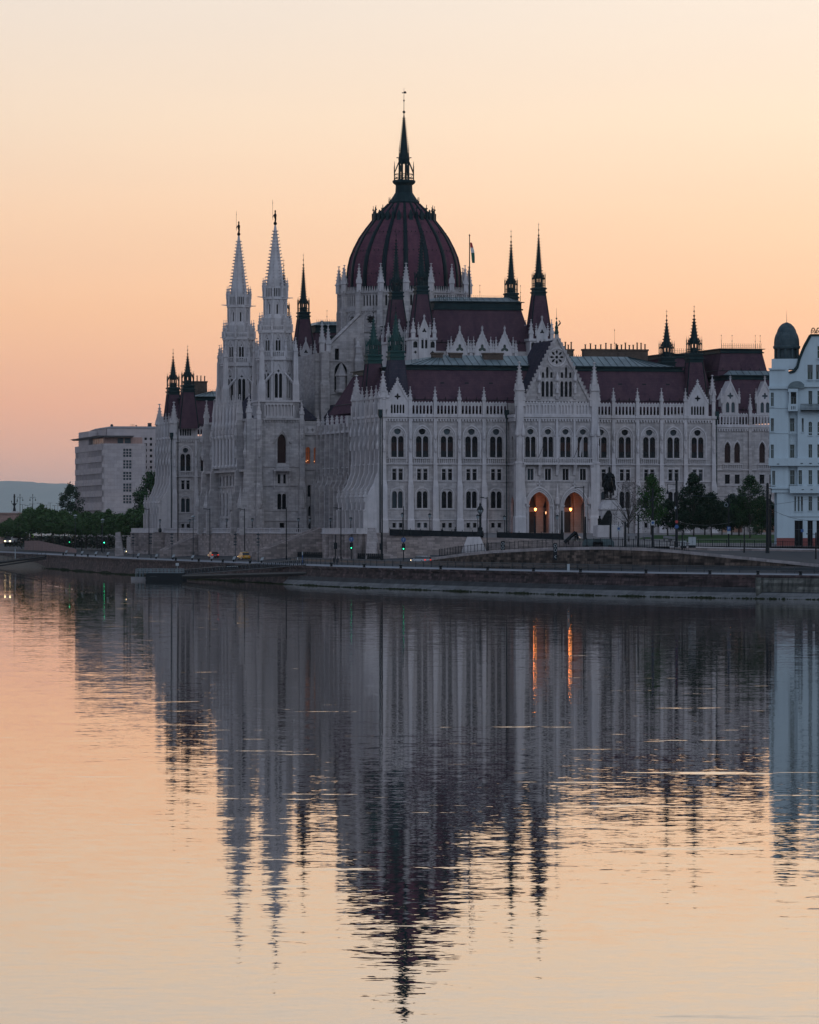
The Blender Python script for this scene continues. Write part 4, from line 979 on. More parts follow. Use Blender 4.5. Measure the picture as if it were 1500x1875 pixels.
def openwork_tower(x, y, lab):
    t = MB()
    def octo(r): return r/cos(pi/8)
    def stage(r, z0, z1, holes, dep=.4):
        for k in range(8):
            t.T = Matrix.Translation((x, y, 0)) @ Matrix.Rotation(k*pi/4, 4, 'Z') @ Matrix.Translation((0, -r, 0))
            w = r*math.tan(pi/8); t.panel(R_(-w, w, z0, z1), holes, 0, dep)
            for s_ in (-1,): t.box(-w - .22, -w + .22, -.22, .2, z0, z1 + .3)
            if holes and z1 - z0 > 3:
                for x3 in (-w*.72, w*.72): t.bar((x3, -.1, z0), (x3, -.1, z1), .09)
                zz = z1 - (z1 - z0)*.16; t.ext([(-w*.62, zz - w*.9), (-w*.78, zz - w*.9), (0, zz + w*.55), (w*.78, zz - w*.9), (w*.62, zz - w*.9), (0, zz + w*.25)], -.22, -.02)
                nn_ = max(3, int(w*2/.55))
                for j3 in range(nn_): x3 = -w + 2*w*(j3 + .5)/nn_; t.box(x3 - .09, x3 + .09, -.2, 0, z1 - .7, z1 - .1)
        t.T = None
    def ring(r, z, h, d): t.lathe(x, y, [(octo(r), z), (octo(r + d), z + h*.3), (octo(r + d), z + h), (octo(r), z + h)], 8, pi/8)
    # square blind arcade storey
    for k in range(4):
        t.T = Matrix.Translation((x, y, 0)) @ Matrix.Rotation(k*pi/2, 4, 'Z') @ Matrix.Translation((0, -4.7, 0))
        t.panel(R_(-4.7, 4.7, 25.2, 29.2), [rnd_arch(-3.2 + .8*j, .58, 25.7, 28.3) for j in range(9)], 0, .5)
        t.box(-4.7, 4.7, .5, .6, 25.3, 29); t.box(-4.9, 4.9, -.25, .1, 28.9, 29.3)
    t.T = None
    t.box(x - 4.6, x + 4.6, y - 4.6, y + 4.6, 28.9, 29.2)
    lan_ = lambda w, z0, z1: [pt_arch(-w*.52, w*.8, z0, z1 - w*1.2, z1 - w*.7, 4), pt_arch(w*.52, w*.8, z0, z1 - w*1.2, z1 - w*.7, 4), foil(0, z1 - w*.15, w*.42, 4, 16, .3)]
    stage(3.75, 29.2, 38.9, lan_(.95, 29.9, 36.2)); ring(3.75, 38.3, .9, .45)
    for s1 in (-1, 1):
        for s2 in (-1, 1):
            px, py = x + s1*3.95, y + s2*3.95
            t.rect([(px-.75,px+.75,py-.75,py+.75,25),(px-.75,px+.75,py-.75,py+.75,33),(px-.55,px+.55,py-.55,py+.55,34),(px-.5,px+.5,py-.5,py+.5,39.6)])
            for dx, dy in ((1, 0), (0, 1)):                 # curved flying buttresses
                for j in range(5):
                    a = j/5; b_ = (j+1)/5; f = lambda q: (px - s1*dx*q*2.6, py - s2*dy*q*2.6, 32.0 + 3.6*q**.7)
                    t.bar(f(a), f(b_), .28)
    # balustrade 1
    stage(4.15, 39.2, 40.7, [R_(-1.35 + .45*j, -1.35 + .45*j + .24, 39.4, 40.4) for j in range(6)], .2)
    stage(3.3, 39.2, 45.2, lan_(.62, 40.2, 43.6)); ring(3.3, 44.6, .8, .4)
    stage(3.6, 45.3, 46.6, [R_(-1.2 + .42*j, -1.2 + .42*j + .22, 45.5, 46.3) for j in range(6)], .2)
    stage(2.75, 45.3, 48.2, [], .3); t.lathe(x, y, [(octo(2.75), 48.2), (octo(2.35), 49.2)], 8, pi/8)
    stage(2.35, 48.2, 52.7, [R_(-.18, .18, 48.6, 51.4)], .3); ring(2.35, 52.4, .6, .35)
    stage(2.55, 53.0, 55.6, [R_(-.8 + .42*j, -.8 + .42*j + .24, 53.2, 55.1) for j in range(4)], .3)
    for r_, z in ((3.3, 53), (3.7, 45.2), (4.3, 38.9)):        # gargoyles
        for k in range(4):
            a = pi/4*k*2 + pi/8*(1 if z > 50 else 1); c, s_ = cos(a), sin(a); t.bar((x + r_*.8*c, y + r_*.8*s_, z), (x + (r_ + 1.6)*c, y + (r_ + 1.6)*s_, z + .1), .16, 4, .08)
    o = part('tower', t, PAL, mats=M['trim']); o['label'] = lab
    g = MB(); g.lathe(x, y, [(octo(3.28), 29.3), (octo(3.28), 38.5)], 8, pi/8); g.lathe(x, y, [(octo(2.85), 39.3), (octo(2.85), 44.8)], 8, pi/8); g.lathe(x, y, [(octo(2.0), 47), (octo(2.0), 55.3)], 8, pi/8)
    part('opening', g, o, mats=M['glass'])
    for k in range(8):
        a = pi/8 + k*pi/4; c, s_ = cos(a), sin(a)
        pinnacle(o, x + octo(2.6)*c, y + octo(2.6)*s_, 54.6, 3.0, .55, a)
        pinnacle(o, x + octo(3.35)*c, y + octo(3.35)*s_, 46.2, 3.4, .55, a)
        pinnacle(o, x + octo(3.95)*c, y + octo(3.95)*s_, 40.2, 3.6, .6, a)
    for s1 in (-1, 1):
        for s2 in (-1, 1): pinnacle(o, x + s1*3.95, y + s2*3.95, 39.2, 4.6, .9)
    s_ = MB(); R0 = 1.95
    s_.lathe(x, y, [(octo(R0), 55), (octo(R0*.96), 56), (.18, 69.9)], 8, pi/8)
    for k in range(17):
        f = k/17; z = 56.2 + (69.0 - 56.2)*f; r = R0*1.04*(1 - f) + .18
        for j in range(8): a = pi/8 + j*pi/4; s_.bar((x + r*.85*cos(a), y + r*.85*sin(a), z), (x + (r + .42)*cos(a), y + (r + .42)*sin(a), z + .14), .11)
    part('spire', s_, o, mats=M['trim'])
    f = MB(); f.ball(x, y, 70.1, .42, 10); f.lathe(x, y, [(.12, 70.4), (.2, 70.6), (.12, 71), (.3, 71.6), (.34, 72.1), (.12, 72.5), (.2, 72.8), (.15, 73.1), (.02, 73.2)], 8)
    f.bar((x - .3, y, 72.1), (x - .6, y, 71.5), .09); f.bar((x - .6, y, 70.9), (x - .6, y, 75.6), .035); f.ball(x - .6, y, 74.8, .1, 5)
    f.bar((x + .1, y, 70.5), (x + .2, y, 71.3), .11)
    part('statue', f, o, mats=M['bronze'])
openwork_tower(.6, 113.6, 'nearer twin tower with a crocketed stone spire')
openwork_tower(.0, 154.2, 'farther twin tower with a crocketed stone spire')
# ---------- hall between river block and dome: gabled walls, stepped flying walls, roofs
hb = MB()
hb.panel([(11, 20), (22.5, 20), (22.5, 49.5), (20.5, 48.6), (14.2, 42.3), (14.2, 40.5), (11, 40.5)],
         [pt_arch(17.0, 3.0, 31.6, 36.4, 38.4), R_(15.6, 16.6, 39.0, 41.6)], 118, .8)
hb.bar((14.2, 118, 42.5), (21.5, 118, 49.6), .45); hb.bar((13.6, 118.2, 41.0), (21.5, 118.4, 47.4), .3)
hb.box(11, 22.5, 117.75, 118.1, 38.6, 38.9); hb.box(11, 22.5, 117.75, 118.1, 31.0, 31.3)
hb.box(11, 22.5, 118.9, 150, 20, 40.4); hb.panel([(11, 20), (22.5, 20), (22.5, 41)], [], 150, .5)
hb.rect([(11.8, 13.9, 115.6, 118.6, 20), (11.8, 13.9, 115.6, 118.6, 33), (12.0, 13.8, 116, 118.6, 34), (12.0, 13.8, 116, 118.6, 41)])
hb.rect([(19.9, 22.0, 115.8, 118.6, 20), (19.9, 22.0, 115.8, 118.6, 38.6), (20.2, 21.8, 116.6, 118.6, 40), (20.2, 21.8, 116.8, 118.6, 44)])
hb.lathe(17.0, 117.6, [(1.3, 31.4), (1.4, 31.9), (1.2, 32.1), (1.2, 35), (1.5, 35.3), (.2, 38.2)], 6)
o = part('hall', hb, PAL, mats=M['stone']); g = MB(); g.box(15.4, 18.6, 118.75, 118.79, 31, 42); part('pane', g, o, mats=M['glass'])
for x, y, h_ in ((12.2, 116.4, 7.5), (13.7, 116.6, 6.5), (20.8, 117.0, 4)): pinnacle(PAL, x, y, 40.6, h_, 1.2)
rf = MB(); rf.rect([(10.8, 24, 106, 162, 23.4), (14.5, 20, 109, 159, 28.5)]); rf.rect([(-5.2, 11.2, U0 + 8, U1 - 8, 24.9), (2, 4, U0 + 12, U1 - 12, 32)]); part('hall_roof', rf, PAL, mats=M['roofgrey'])
# arms of the cross on the other sides
hb = MB(); hb.box(49.5, 96, 112, 156, 0, 30); hb.box(16.5, 70, 27, 59, -1, 27); hb.box(16.5, 70, 59, 240, -1, 27)
part('inner_walls', hb, PAL, mats=M['oldstone'])
part('wall', wall, PAL, mats=M['stone'])
# flag on the roof mast, hanging limp
fl = MB(); pts = []
for i in range(9):
    f = i/8; w = .45 + .55*sin(f*2.2); xs = .12 + .9*f**1.3
    pts.append((xs*.55, -.05 + .12*sin(f*9), 0, xs*.55 + w*(1 - .3*f), .1*cos(f*7), -4.6*f))
for i in range(8):
    a, b = pts[i], pts[i+1]; fl.m = 0 if i < 2 else (1 if i < 4 else 2)
    fl.add([(a[0], a[1], a[5]), (a[3], a[4], a[5]), (b[3], b[4], b[5]), (b[0], b[1], b[5])], [(0,1,2,3)])
MF = [mat('flag_red', (.35, .03, .03)), mat('flag_white', (.5, .48, .47)), mat('flag_green', (.01, .09, .06))]
thing('flag', fl, MF, 'limp tricolour flag hanging on the mast on the palace roof beside the dome', 'flag', loc=(18.4*.0 + 0, 0, 0))
FLAG = bpy.data.objects['flag']
# ================================================================ flag position, helper frames
PM = Matrix.Translation((-5.64, 970, EYE)) @ Matrix.Rotation(AL, 4, 'Z')
def pw(v, u, z=0.0): return PM @ Vector((v, u, z))          # palace frame -> world
FLAG.location = pw(38.15, 79, 64.2); FLAG.rotation_euler = (0, 0, AL)

# ================================================================ water
wm = bpy.data.materials.new('river_water'); wm.use_nodes = True; nt = wm.node_tree
b = nt.nodes['Principled BSDF']
b.inputs['Base Color'].default_value = (.010, .014, .016, 1); b.inputs['Roughness'].default_value = .0; b.inputs['IOR'].default_value = 1.5; b.inputs['Specular Tint'].default_value = (1, .94, .87, 1)
g = nt.nodes.new('ShaderNodeNewGeometry'); pos = g.outputs['Position']
def slope(scale, sx, sy, det=2, off=0):
    n = nt.nodes.new('ShaderNodeTexNoise'); n.inputs['Scale'].default_value = scale; n.inputs['Detail'].default_value = det; n.inputs['Roughness'].default_value = .55
    m = nt.nodes.new('ShaderNodeMapping'); m.inputs['Scale'].default_value = (sx, sy, 1); m.inputs['Location'].default_value = (off, off*1.7, 0)
    nt.links.new(pos, m.inputs[0]); nt.links.new(m.outputs[0], n.inputs['Vector'])
    v = nt.nodes.new('ShaderNodeVectorMath'); v.operation = 'SUBTRACT'; v.inputs[1].default_value = (.5, .5, .5); nt.links.new(n.outputs['Color'], v.inputs[0])
    return v.outputs[0]
def vscale(v, f):
    n = nt.nodes.new('ShaderNodeVectorMath'); n.operation = 'SCALE'; nt.links.new(v, n.inputs[0])
    if isinstance(f, (int, float)): n.inputs[3].default_value = f
    else: nt.links.new(f, n.inputs[3])
    return n.outputs[0]
def vadd(a, b_):
    n = nt.nodes.new('ShaderNodeVectorMath'); n.operation = 'ADD'; nt.links.new(a, n.inputs[0]); nt.links.new(b_, n.inputs[1]); return n.outputs[0]
# calm long ripples, finer ripples, and scattered wind-ruffled patches drawn out along the current
WAVE = (.010, .024, .026)
s_ = vadd(vadd(vscale(slope(1.0, .16, .22, 2), WAVE[0]), vscale(slope(1.0, .7, 1.2, 2, 31), WAVE[1])), vscale(slope(1.0, 2.6, 4.0, 1, 77), WAVE[2]))
patch = noise(nt, mapv(nt, pos, (.085, .40, 1), (0, 0, radians(-5))), 1.0, 4, .6)
pm = ramp(nt, [(.635, (0,0,0)), (.67, (1,1,1))], patch)
s_ = vadd(s_, vscale(vadd(slope(1.0, 1.1, 2.0, 2, 11), slope(1.0, 1.1, 2.0, 2, 11)), math_(nt, 'MULTIPLY', pm, .05)))
bi = nt.nodes.new('ShaderNodeCombineXYZ'); nt.links.new(math_(nt, 'MULTIPLY', pm, -.016), bi.inputs[1]); s_ = vadd(s_, bi.outputs[0])
v3 = nt.nodes.new('ShaderNodeVectorMath'); v3.operation = 'MULTIPLY'; v3.inputs[1].default_value = (.5, 1, 0); nt.links.new(s_, v3.inputs[0])
nn = vadd(v3.outputs[0], g.outputs['Normal'])
v4 = nt.nodes.new('ShaderNodeVectorMath'); v4.operation = 'NORMALIZE'; nt.links.new(nn, v4.inputs[0]); nt.links.new(v4.outputs[0], b.inputs['Normal'])
gl = nt.nodes.new('ShaderNodeBsdfGlossy'); gl.inputs['Color'].default_value = (.97, .87, .76, 1); gl.inputs['Roughness'].default_value = .0; nt.links.new(v4.outputs[0], gl.inputs['Normal'])
mx = nt.nodes.new('ShaderNodeMixShader'); mx.inputs[0].default_value = .30; nt.links.new(b.outputs[0], mx.inputs[1]); nt.links.new(gl.outputs[0], mx.inputs[2])
nt.links.new(mx.outputs[0], nt.nodes['Material Output'].inputs['Surface'])
w = MB(); w.add([(-6000, -200, 0), (6000, -200, 0), (9000, 66000, 0), (-9000, 66000, 0)], [(0,1,2,3)])
struct('water', w, wm)

# ================================================================ banks
Q = [(-330, 2600), (-236, 2000), (-190, 1740), (-152, 1560), (-113, 1376), (-76, 1170), (-60, 1095), (-21, 925), (-5, 872), (31.6, 777), (64, 735), (105, 700), (190, 650), (400, 560)]
def offs(P, d):
    r = []
    for i, p in enumerate(P):
        a = Vector(P[max(i-1, 0)]); c = Vector(P[min(i+1, len(P)-1)]); t = (c - a).normalized(); n = Vector((-t.y, t.x))   # to the left of travel = inland
        r.append((p[0] + n.x*d, p[1] + n.y*d))
    return r
def subdiv(P, n=6):
    r = []
    for i in range(len(P) - 1):
        for k in range(n): f = k/n; r.append((P[i][0]*(1-f) + P[i+1][0]*f, P[i][1]*(1-f) + P[i+1][1]*f))
    r.append(P[-1]); return r
QS = subdiv(Q, 4)
# smooth the bend a little
for _ in range(3): QS = [QS[0]] + [((QS[i-1][0] + 2*QS[i][0] + QS[i+1][0])/4, (QS[i-1][1] + 2*QS[i][1] + QS[i+1][1])/4) for i in range(1, len(QS)-1)] + [QS[-1]]
def ribbon(name, d0, z0, d1, z1, m, kind=None, P=QS, lab=None):
    A, B = offs(P, d0), offs(P, d1); mb = MB(); n = len(P)
    f0 = z0 if callable(z0) else (lambda i: z0); f1 = z1 if callable(z1) else (lambda i: z1)
    mb.add([(x, y, f0(i)) for i, (x, y) in enumerate(A)] + [(x, y, f1(i)) for i, (x, y) in enumerate(B)], [(i, i+1, n+i+1, n+i) for i in range(n-1)])
    return mb
ZQ = 3.75
# quay wall, apron, promenade, road
w = MB()
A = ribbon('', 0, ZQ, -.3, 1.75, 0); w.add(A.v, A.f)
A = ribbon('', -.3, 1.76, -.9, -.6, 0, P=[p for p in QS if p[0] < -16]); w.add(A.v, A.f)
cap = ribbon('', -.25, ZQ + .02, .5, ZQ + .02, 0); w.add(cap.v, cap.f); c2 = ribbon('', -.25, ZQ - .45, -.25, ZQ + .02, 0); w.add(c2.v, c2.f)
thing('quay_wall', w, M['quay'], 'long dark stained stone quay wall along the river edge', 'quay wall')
QR = [p for p in QS if p[0] > 49]
w = MB(); A = ribbon('', -.45, ZQ - .45, -.9, -.6, 0, P=QR); w.add(A.v, A.f); A = ribbon('', -.45, ZQ - .45, -.05, ZQ - .45, 0, P=QR); w.add(A.v, A.f)
x_, y_ = offs(QR, -.9)[0]; w.box(x_ - .5, x_ + .3, y_ - .3, y_ + 1.6, -.5, ZQ - .4)
thing('quay_wall', w, M['quay2'], 'older paler block-built stretch of quay wall at the right end of the river edge', 'quay wall')
QA = [p for p in QS if p[0] > -24]
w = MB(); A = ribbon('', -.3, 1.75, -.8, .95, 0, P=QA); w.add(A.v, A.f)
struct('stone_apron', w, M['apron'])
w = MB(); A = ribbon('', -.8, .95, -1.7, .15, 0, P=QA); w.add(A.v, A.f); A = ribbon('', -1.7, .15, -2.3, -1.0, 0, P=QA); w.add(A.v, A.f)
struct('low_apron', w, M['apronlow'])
rg = random.Random(5); w = MB()
D = [o1 if q1[0] > -24 else o2 for q1, o1, o2 in zip(QS, offs(QS, -1.75), offs(QS, -.9))]
for i in range(len(D) - 1):
    a, c = Vector(D[i]), Vector(D[i+1]); L = (c - a).length
    if a.y > 1500 or a.x > 120: continue
    for k in range(int(L * 7)):
        f = rg.random(); p = a.lerp(c, f); r = rg.uniform(.06, .24)*(1.6 if a.x < -40 else 1)*(1 + .7*sin(p.x*.9)*sin(p.x*.23)); dx, dy = rg.gauss(0, .3), rg.gauss(0, .3)
        w.T = Matrix.Translation((p.x + dx, p.y + dy, .05)) @ Matrix.Rotation(rg.uniform(0, 6), 4, 'Z')
        w.lathe(0, 0, [(r, -.1), (r*rg.uniform(.7, 1.1), r*.3), (r*.3, r*rg.uniform(.5, .9))], 5)
w.T = None
struct('waterline_weed', w, blotch('river_weed', (.01, .016, .008), (.025, .03, .015), .9, sc=3), 'stuff')
w = MB(); A = ribbon('', .5, ZQ, 6.4, 3.95, 0); w.add(A.v, A.f); struct('promenade', w, M['pave'])
w = MB(); A = ribbon('', 6.4, 3.85, 19, 4.9, 0); w.add(A.v, A.f); A = ribbon('', 19, 4.9, 34, 5.55, 0); w.add(A.v, A.f); struct('road', w, M['asphalt'])
w = MB()
for dd in (12.6,):
    for i in range(len(QS) - 1):
        A = offs(QS, dd); p, q_ = Vector(A[i]), Vector(A[i+1]); n = int((q_-p).length / 6)
        for k in range(n):
            a = p.lerp(q_, k/max(n,1)); c = p.lerp(q_, (k + .45)/max(n,1)); t = (c - a).normalized()*.08; z = 4.4
            w.add([(a.x - t.y, a.y + t.x, z), (c.x - t.y, c.y + t.x, z), (c.x + t.y, c.y - t.x, z), (a.x + t.y, a.y - t.x, z)], [(0,1,2,3)])
struct('road_marking', w, mat('road_paint', (.5,.5,.48), .7))
w = MB(); A = ribbon('', 34, 5.55, 60, 5.6, 0); w.add(A.v, A.f); A = ribbon('', 60, 5.6, 4000, 5.7, 0); w.add(A.v, A.f); struct('ground', w, M['dirt'])

# terrace under the river front, in the palace frame
tw = MB()
def ter(x0, x1, y0, y1): tw.box(x0, x1, y0, y1, -7.5, -1.06)
ter(-6.2, 12, -2.8, 30); ter(-.4, 12, 30.0, 66); ter(-7.6, 12, 66, 166); ter(-3.4, 12, 166, 236); ter(-6.2, 12, 236, 269)
tr_ = root('terrace', 'pale stone river terrace with balustrade and rusticated wall below the palace', 'terrace', (-5.64, 970, EYE), AL)
part('terrace_wall', tw, tr_, mats=M['terrace'])
cp_ = MB()
for x, y0, y1 in ((-6.2, -2.8, 30), (-.4, 30, 66), (-7.6, 66, 166), (-3.4, 166, 236), (-6.2, 236, 269)): cp_.box(x - .25, x + .3, y0 - .2, y1, -1.2, -1.0)
cp_.box(-6.4, -1.2, -3.05, -2.5, -1.2, -1.0); cp_.box(-7.8, -.4, 65.75, 66.3, -1.2, -1.0)
part('coping', cp_, tr_, mats=M['trim'])
def hcols(x, y0, y1, n, deg=-90):
    for k in range(n):
        m = MB(); m.lathe(0, 0, [(1.0, -7.2), (1.0, -6.4), (.75, -6.1)] + [q2 for j in range(8) for q2 in ((.74, -6.05 + j*.58), (.74, -5.6 + j*.58), (.62, -5.55 + j*.58), (.62, -5.5 + j*.58))] + [(.9, -1.4), (.9, -1.2)], 10)
        yy = y0 + (y1 - y0)*(k + .5)/n; part('half_column', m, tr_, (x, yy, 0), mats=M['terrace'])
hcols(-6.2, -1, 26, 7); hcols(-6.2, 240, 268, 7)
for x_ in (-5.3, -4.0, -2.7): m = MB(); m.lathe(0, 0, [(.62, -7.2), (.62, -6.4), (.48, -6.1), (.48, -1.5), (.6, -1.3), (.6, -1.2)], 10); part('half_column', m, tr_, (x_, -2.9, 0), mats=M['terrace'])
for k in range(2):
    pass
def parap(x0, y0, x1, y1, solid=False):
    L = sqrt((x1-x0)**2 + (y1-y0)**2); a = atan2(y1-y0, x1-x0); n = max(1, int(L / 6)); Ls = L / n
    for k in range(n):
        f = (k + .5)/n; m = MI.setdefault(('tp', round(Ls, 1), solid), None)
        if m is None:
            b_ = MB(); b_.box(-Ls/2, Ls/2, -.16, .16, .9, 1.06); b_.box(-Ls/2, Ls/2, -.14, .14, 0, .15); b_.box(-Ls/2, -Ls/2 + .7, -.2, .2, 0, 1.08)
            if solid: b_.box(-Ls/2, Ls/2, -.1, .1, .1, .95)
            else:
                for j in range(int(Ls/.42)): xx = -Ls/2 + .9 + j*.42; b_.box(xx - .08, xx + .08, -.08, .08, .1, .95)
            m = MI[('tp', round(Ls, 1), solid)] = b_.mesh('balustrade', M['trim'])
        part('balustrade', m, tr_, (x0 + (x1-x0)*f, y0 + (y1-y0)*f, -1.06), a)
parap(-6.1, 0, -6.1, 30, True); parap(-6.1, -2.7, -1.4, -2.7, True); parap(-.3, 30, -.3, 58); parap(-7.5, 66.1, -1.5, 66.1); parap(-7.5, 66.1, -7.5, 166); parap(-3.3, 176, -3.3, 236); parap(-6.1, 236, -6.1, 269, True); parap(-6.1, 236, -3.3, 236, True)
# stairs from the terrace to the road, running out towards the river
def stairs(u, top, foot, wd, lab):
    m = root('staircase', lab, 'staircase', (-5.64, 970, EYE), AL, 'stairs down from the palace terrace')
    s = MB(); n = 26; Lx = top - foot
    for k in range(n): x1 = top - Lx*k/n; s.box(x1 - Lx/n, x1, u, u + wd, -7.5, -1.06 - 5.5*k/n - .1)
    part('steps', s, m, mats=M['trim'])
    for y in (u - .5, u + wd):
        r = MB(); r.add([(foot - 1.2, y, -7.5), (top, y, -7.5), (top, y, 0), (foot - 1.2, y, -5.5), (foot - 1.2, y + .5, -7.5), (top, y + .5, -7.5), (top, y + .5, 0), (foot - 1.2, y + .5, -5.5)], [(0,1,2,3),(7,6,5,4),(0,4,5,1),(1,5,6,2),(2,6,7,3),(3,7,4,0)])
        part('side_wall', r, m, mats=M['terrace'])
        r = MB(); r.bar((foot - 1.2, y + .25, -5.45), (top, y + .25, .05), .24); part('coping', r, m, mats=M['terrace'])
stairs(58.6, -.4, -13.6, 4.6, 'long straight stone staircase descending to the road right of the yellow car')
stairs(168.4, -3.4, -14.5, 4.6, 'stone staircase descending to the road left of the red car')
# south stair and slanting end wall beside it
m = root('staircase', 'flight of plain stone steps between the terrace end and the pale retaining wall', 'staircase', (0, 0, 0), 0, 'stairs down from the palace terrace')
s = MB(); n = 24
for k in range(n):
    f = k/n; y1 = 962 - 10*f; s.box(-7.2 + 1.4*f, -3.6 + 1.2*f, y1 - 10/n, y1 + .3, 4.5, 10.25 - 4.7*f)
part('steps', s, m, mats=M['terrace'])
e = MB(); e.loft([[(-9.0, 957.5, 4.5), (-5.3, 955.5, 4.5), (-5.3, 961, 4.5), (-9.0, 963, 4.5)], [(-8.6, 959.5, 11.25), (-7.05, 959, 11.25), (-7.05, 961, 11.25), (-8.6, 963, 11.25)]])
part('end_wall', e, m, mats=M['oldstone'])

# ---------- retaining walls and the square in front of the south front
PL = [(-4.6, 953), (11.5, 945), (31, 940), (34, 905)]
w = MB()
ztop = [9.75, 9.4, 8.8, 8.5]
for i in range(3):
    (x0, y0), (x1, y1) = PL[i], PL[i+1]
    w.loft([[(x0, y0, 4.8), (x1, y1, 4.8), (x1, y1 + .8, 4.8), (x0, y0 + .8, 4.8)], [(x0, y0 + .25, ztop[i]), (x1, y1 + .25, ztop[i+1]), (x1, y1 + .8, ztop[i+1]), (x0, y0 + .8, ztop[i])]])
thing('retaining_wall', w, M['rubble'], 'pale rubble stone retaining wall below the black hoarding', 'retaining wall')
w = MB(); w.loft([[(9.8, 942.0, 4.8), (16.2, 939.0, 4.8), (16.2, 945, 4.8), (9.8, 947, 4.8)], [(11.6, 942.6, 9.45), (14.2, 941.4, 9.45), (14.2, 945, 9.45), (11.6, 946, 9.45)]])
thing('end_pier', w, M['trim'], 'pale sloping stone pier ending the staircase between the two hoardings', 'stone pier')
s = MB()
for k in range(12): f = k/12; s.box(16.0 - 0, 19.0, 945.5 - 6*f - .5, 945.9 - 6*f, 4.8, 9.3 - 3.5*f)
thing('staircase', s, M['terrace'], 'short flight of steps between the two black hoardings', 'staircase', group='stairs down from the palace terrace')
def hoarding(x0, y0, zt0, zb0, x1, y1, zt1, zb1, lab):
    m = MB(); m.add([(x0,y0,zb0),(x1,y1,zb1),(x1,y1,zt1),(x0,y0,zt0),(x0,y0+.08,zb0),(x1,y1+.08,zb1),(x1,y1+.08,zt1),(x0,y0+.08,zt0)], [(0,1,2,3),(7,6,5,4),(2,6,7,3),(0,3,7,4),(1,5,6,2)])
    n = int((x1-x0)/1.9)
    for k in range(n + 1):
        f = k/n; x, y = x0+(x1-x0)*f, y0+(y1-y0)*f; zt, zb = zt0+(zt1-zt0)*f, zb0+(zb1-zb0)*f; m.box(x-.07, x+.07, y-.08, y+.12, zb, zt+.3)
    thing('hoarding', m, M['iron'], lab, 'hoarding', 'black hoardings on the retaining wall')
hoarding(-4.0, 952.2, 11.0, 9.7, 14.8, 944.6, 10.4, 9.3, 'longer black fabric hoarding left of the large lantern, on the pale retaining wall')
hoarding(17.6, 944.4, 10.4, 9.3, 30.8, 940.2, 10.1, 8.9, 'black hoarding below the lamp-lit portals')
# mottled wall rising along the ramp
WRp = [(4.1, 885, 5.64), (10.0, 860, 6.6), (14.7, 845, 7.17), (24.0, 825, 7.75), (32.8, 805, 8.02), (39.8, 795, 7.87), (44.6, 790, 7.53), (54.1, 775, 6.6), (66.3, 760, 5.37), (90, 742, 4.6)]
w = MB()
for i in range(len(WRp) - 1):
    (x0, y0, z0), (x1, y1, z1) = WRp[i], WRp[i+1]
    w.loft([[(x0, y0, 3.9), (x1, y1, 3.9), (x1, y1 + .9, 3.9), (x0, y0 + .9, 3.9)], [(x0, y0 + .1, z0 - .5), (x1, y1 + .1, z1 - .5), (x1, y1 + .9, z1 - .5), (x0, y0 + .9, z0 - .5)]])
mo = thing('ramp_wall', w, M['mottled'], 'dark mottled stone wall rising and falling along the ramp above the promenade', 'retaining wall')
w = MB()
for i in range(len(WRp) - 1):
    (x0, y0, z0), (x1, y1, z1) = WRp[i], WRp[i+1]
    w.loft([[(x0, y0 - .12, z0 - .5), (x1, y1 - .12, z1 - .5), (x1, y1 + 1.0, z1 - .5), (x0, y0 + 1.0, z0 - .5)], [(x0, y0 - .12, z0), (x1, y1 - .12, z1), (x1, y1 + 1.0, z1), (x0, y0 + 1.0, z0)]])
part('coping', w, mo, mats=M['oldstone'])
# ground behind the ramp wall: grid surface up to the palace
gx = [4.1, 10, 14.7, 24, 32.8, 39.8, 44.6, 54.1, 66.3, 90, 200]
def rampz(x):
    for i in range(len(WRp) - 1):
        if x <= WRp[i+1][0]:
            a, b_ = WRp[i], WRp[i+1]; f = (x - a[0])/(b_[0] - a[0]); return a[1] + (b_[1]-a[1])*f, a[2] + (b_[2]-a[2])*f
    return WRp[-1][1], WRp[-1][2]
w = MB(); rows_ = []
for x in gx:
    y0, z0 = rampz(x)
    if x < 33: rows_.append([(x, y0 + .9, z0 - .15), (x, y0 + 12, z0 - .1), (x, 936, 5.7 if x < 20 else 7.0), (x, 947, 5.8 if x < 20 else 7.0)])
    else: rows_.append([(x, y0 + .9, z0 - .15), (x, y0 + 9, z0 - .1 if x < 44 else z0 + .1), (x, max(y0 + 12, 838), 7.2 if x > 44 else 8.0), (x, 860, 8.2)])
for i in range(len(rows_) - 1): w.add(rows_[i] + rows_[i+1], [(0,1,5,4),(1,2,6,5),(2,3,7,6)])
struct('ramp_road', w, M['asphalt'])
w = MB()
ys = [846, 870, 900, 930, 966]; zs = [7.9, 8.35, 9.0, 9.6, 10.15]
w.add([(x, y + (x - 5)*.2336*(y > 950), z) for y, z in zip(ys, zs) for x in (33.5, 60, 90, 300)], [(r*4 + c, r*4 + c + 1, r*4 + c + 5, r*4 + c + 4) for r in range(4) for c in range(3)])
w.add([(33.5, 966+6.6, 10.15), (300, 966+69, 10.15), (300, 1300, 10.4), (33.5, 1300, 10.4)], [(0,1,2,3)])
w.add([(-3.9, 953.2, 9.7), (34, 940.5, 8.8), (34, 974, 10.25), (-3.9, 969, 10.25)], [(0,1,2,3)])
struct('square', w, masonry('square_paving', (.17, .165, .165), .15, 2, 2, .03, stain=0))
w = MB(); w.add([(44, 905, 9.12), (90, 905, 9.12), (90, 948, 9.95), (48, 938, 9.80)], [(0,1,2,3)]); w.add([(53, 874, 8.45), (90, 874, 8.45), (90, 901, 9.04), (50, 901, 9.04)], [(0,1,2,3)])
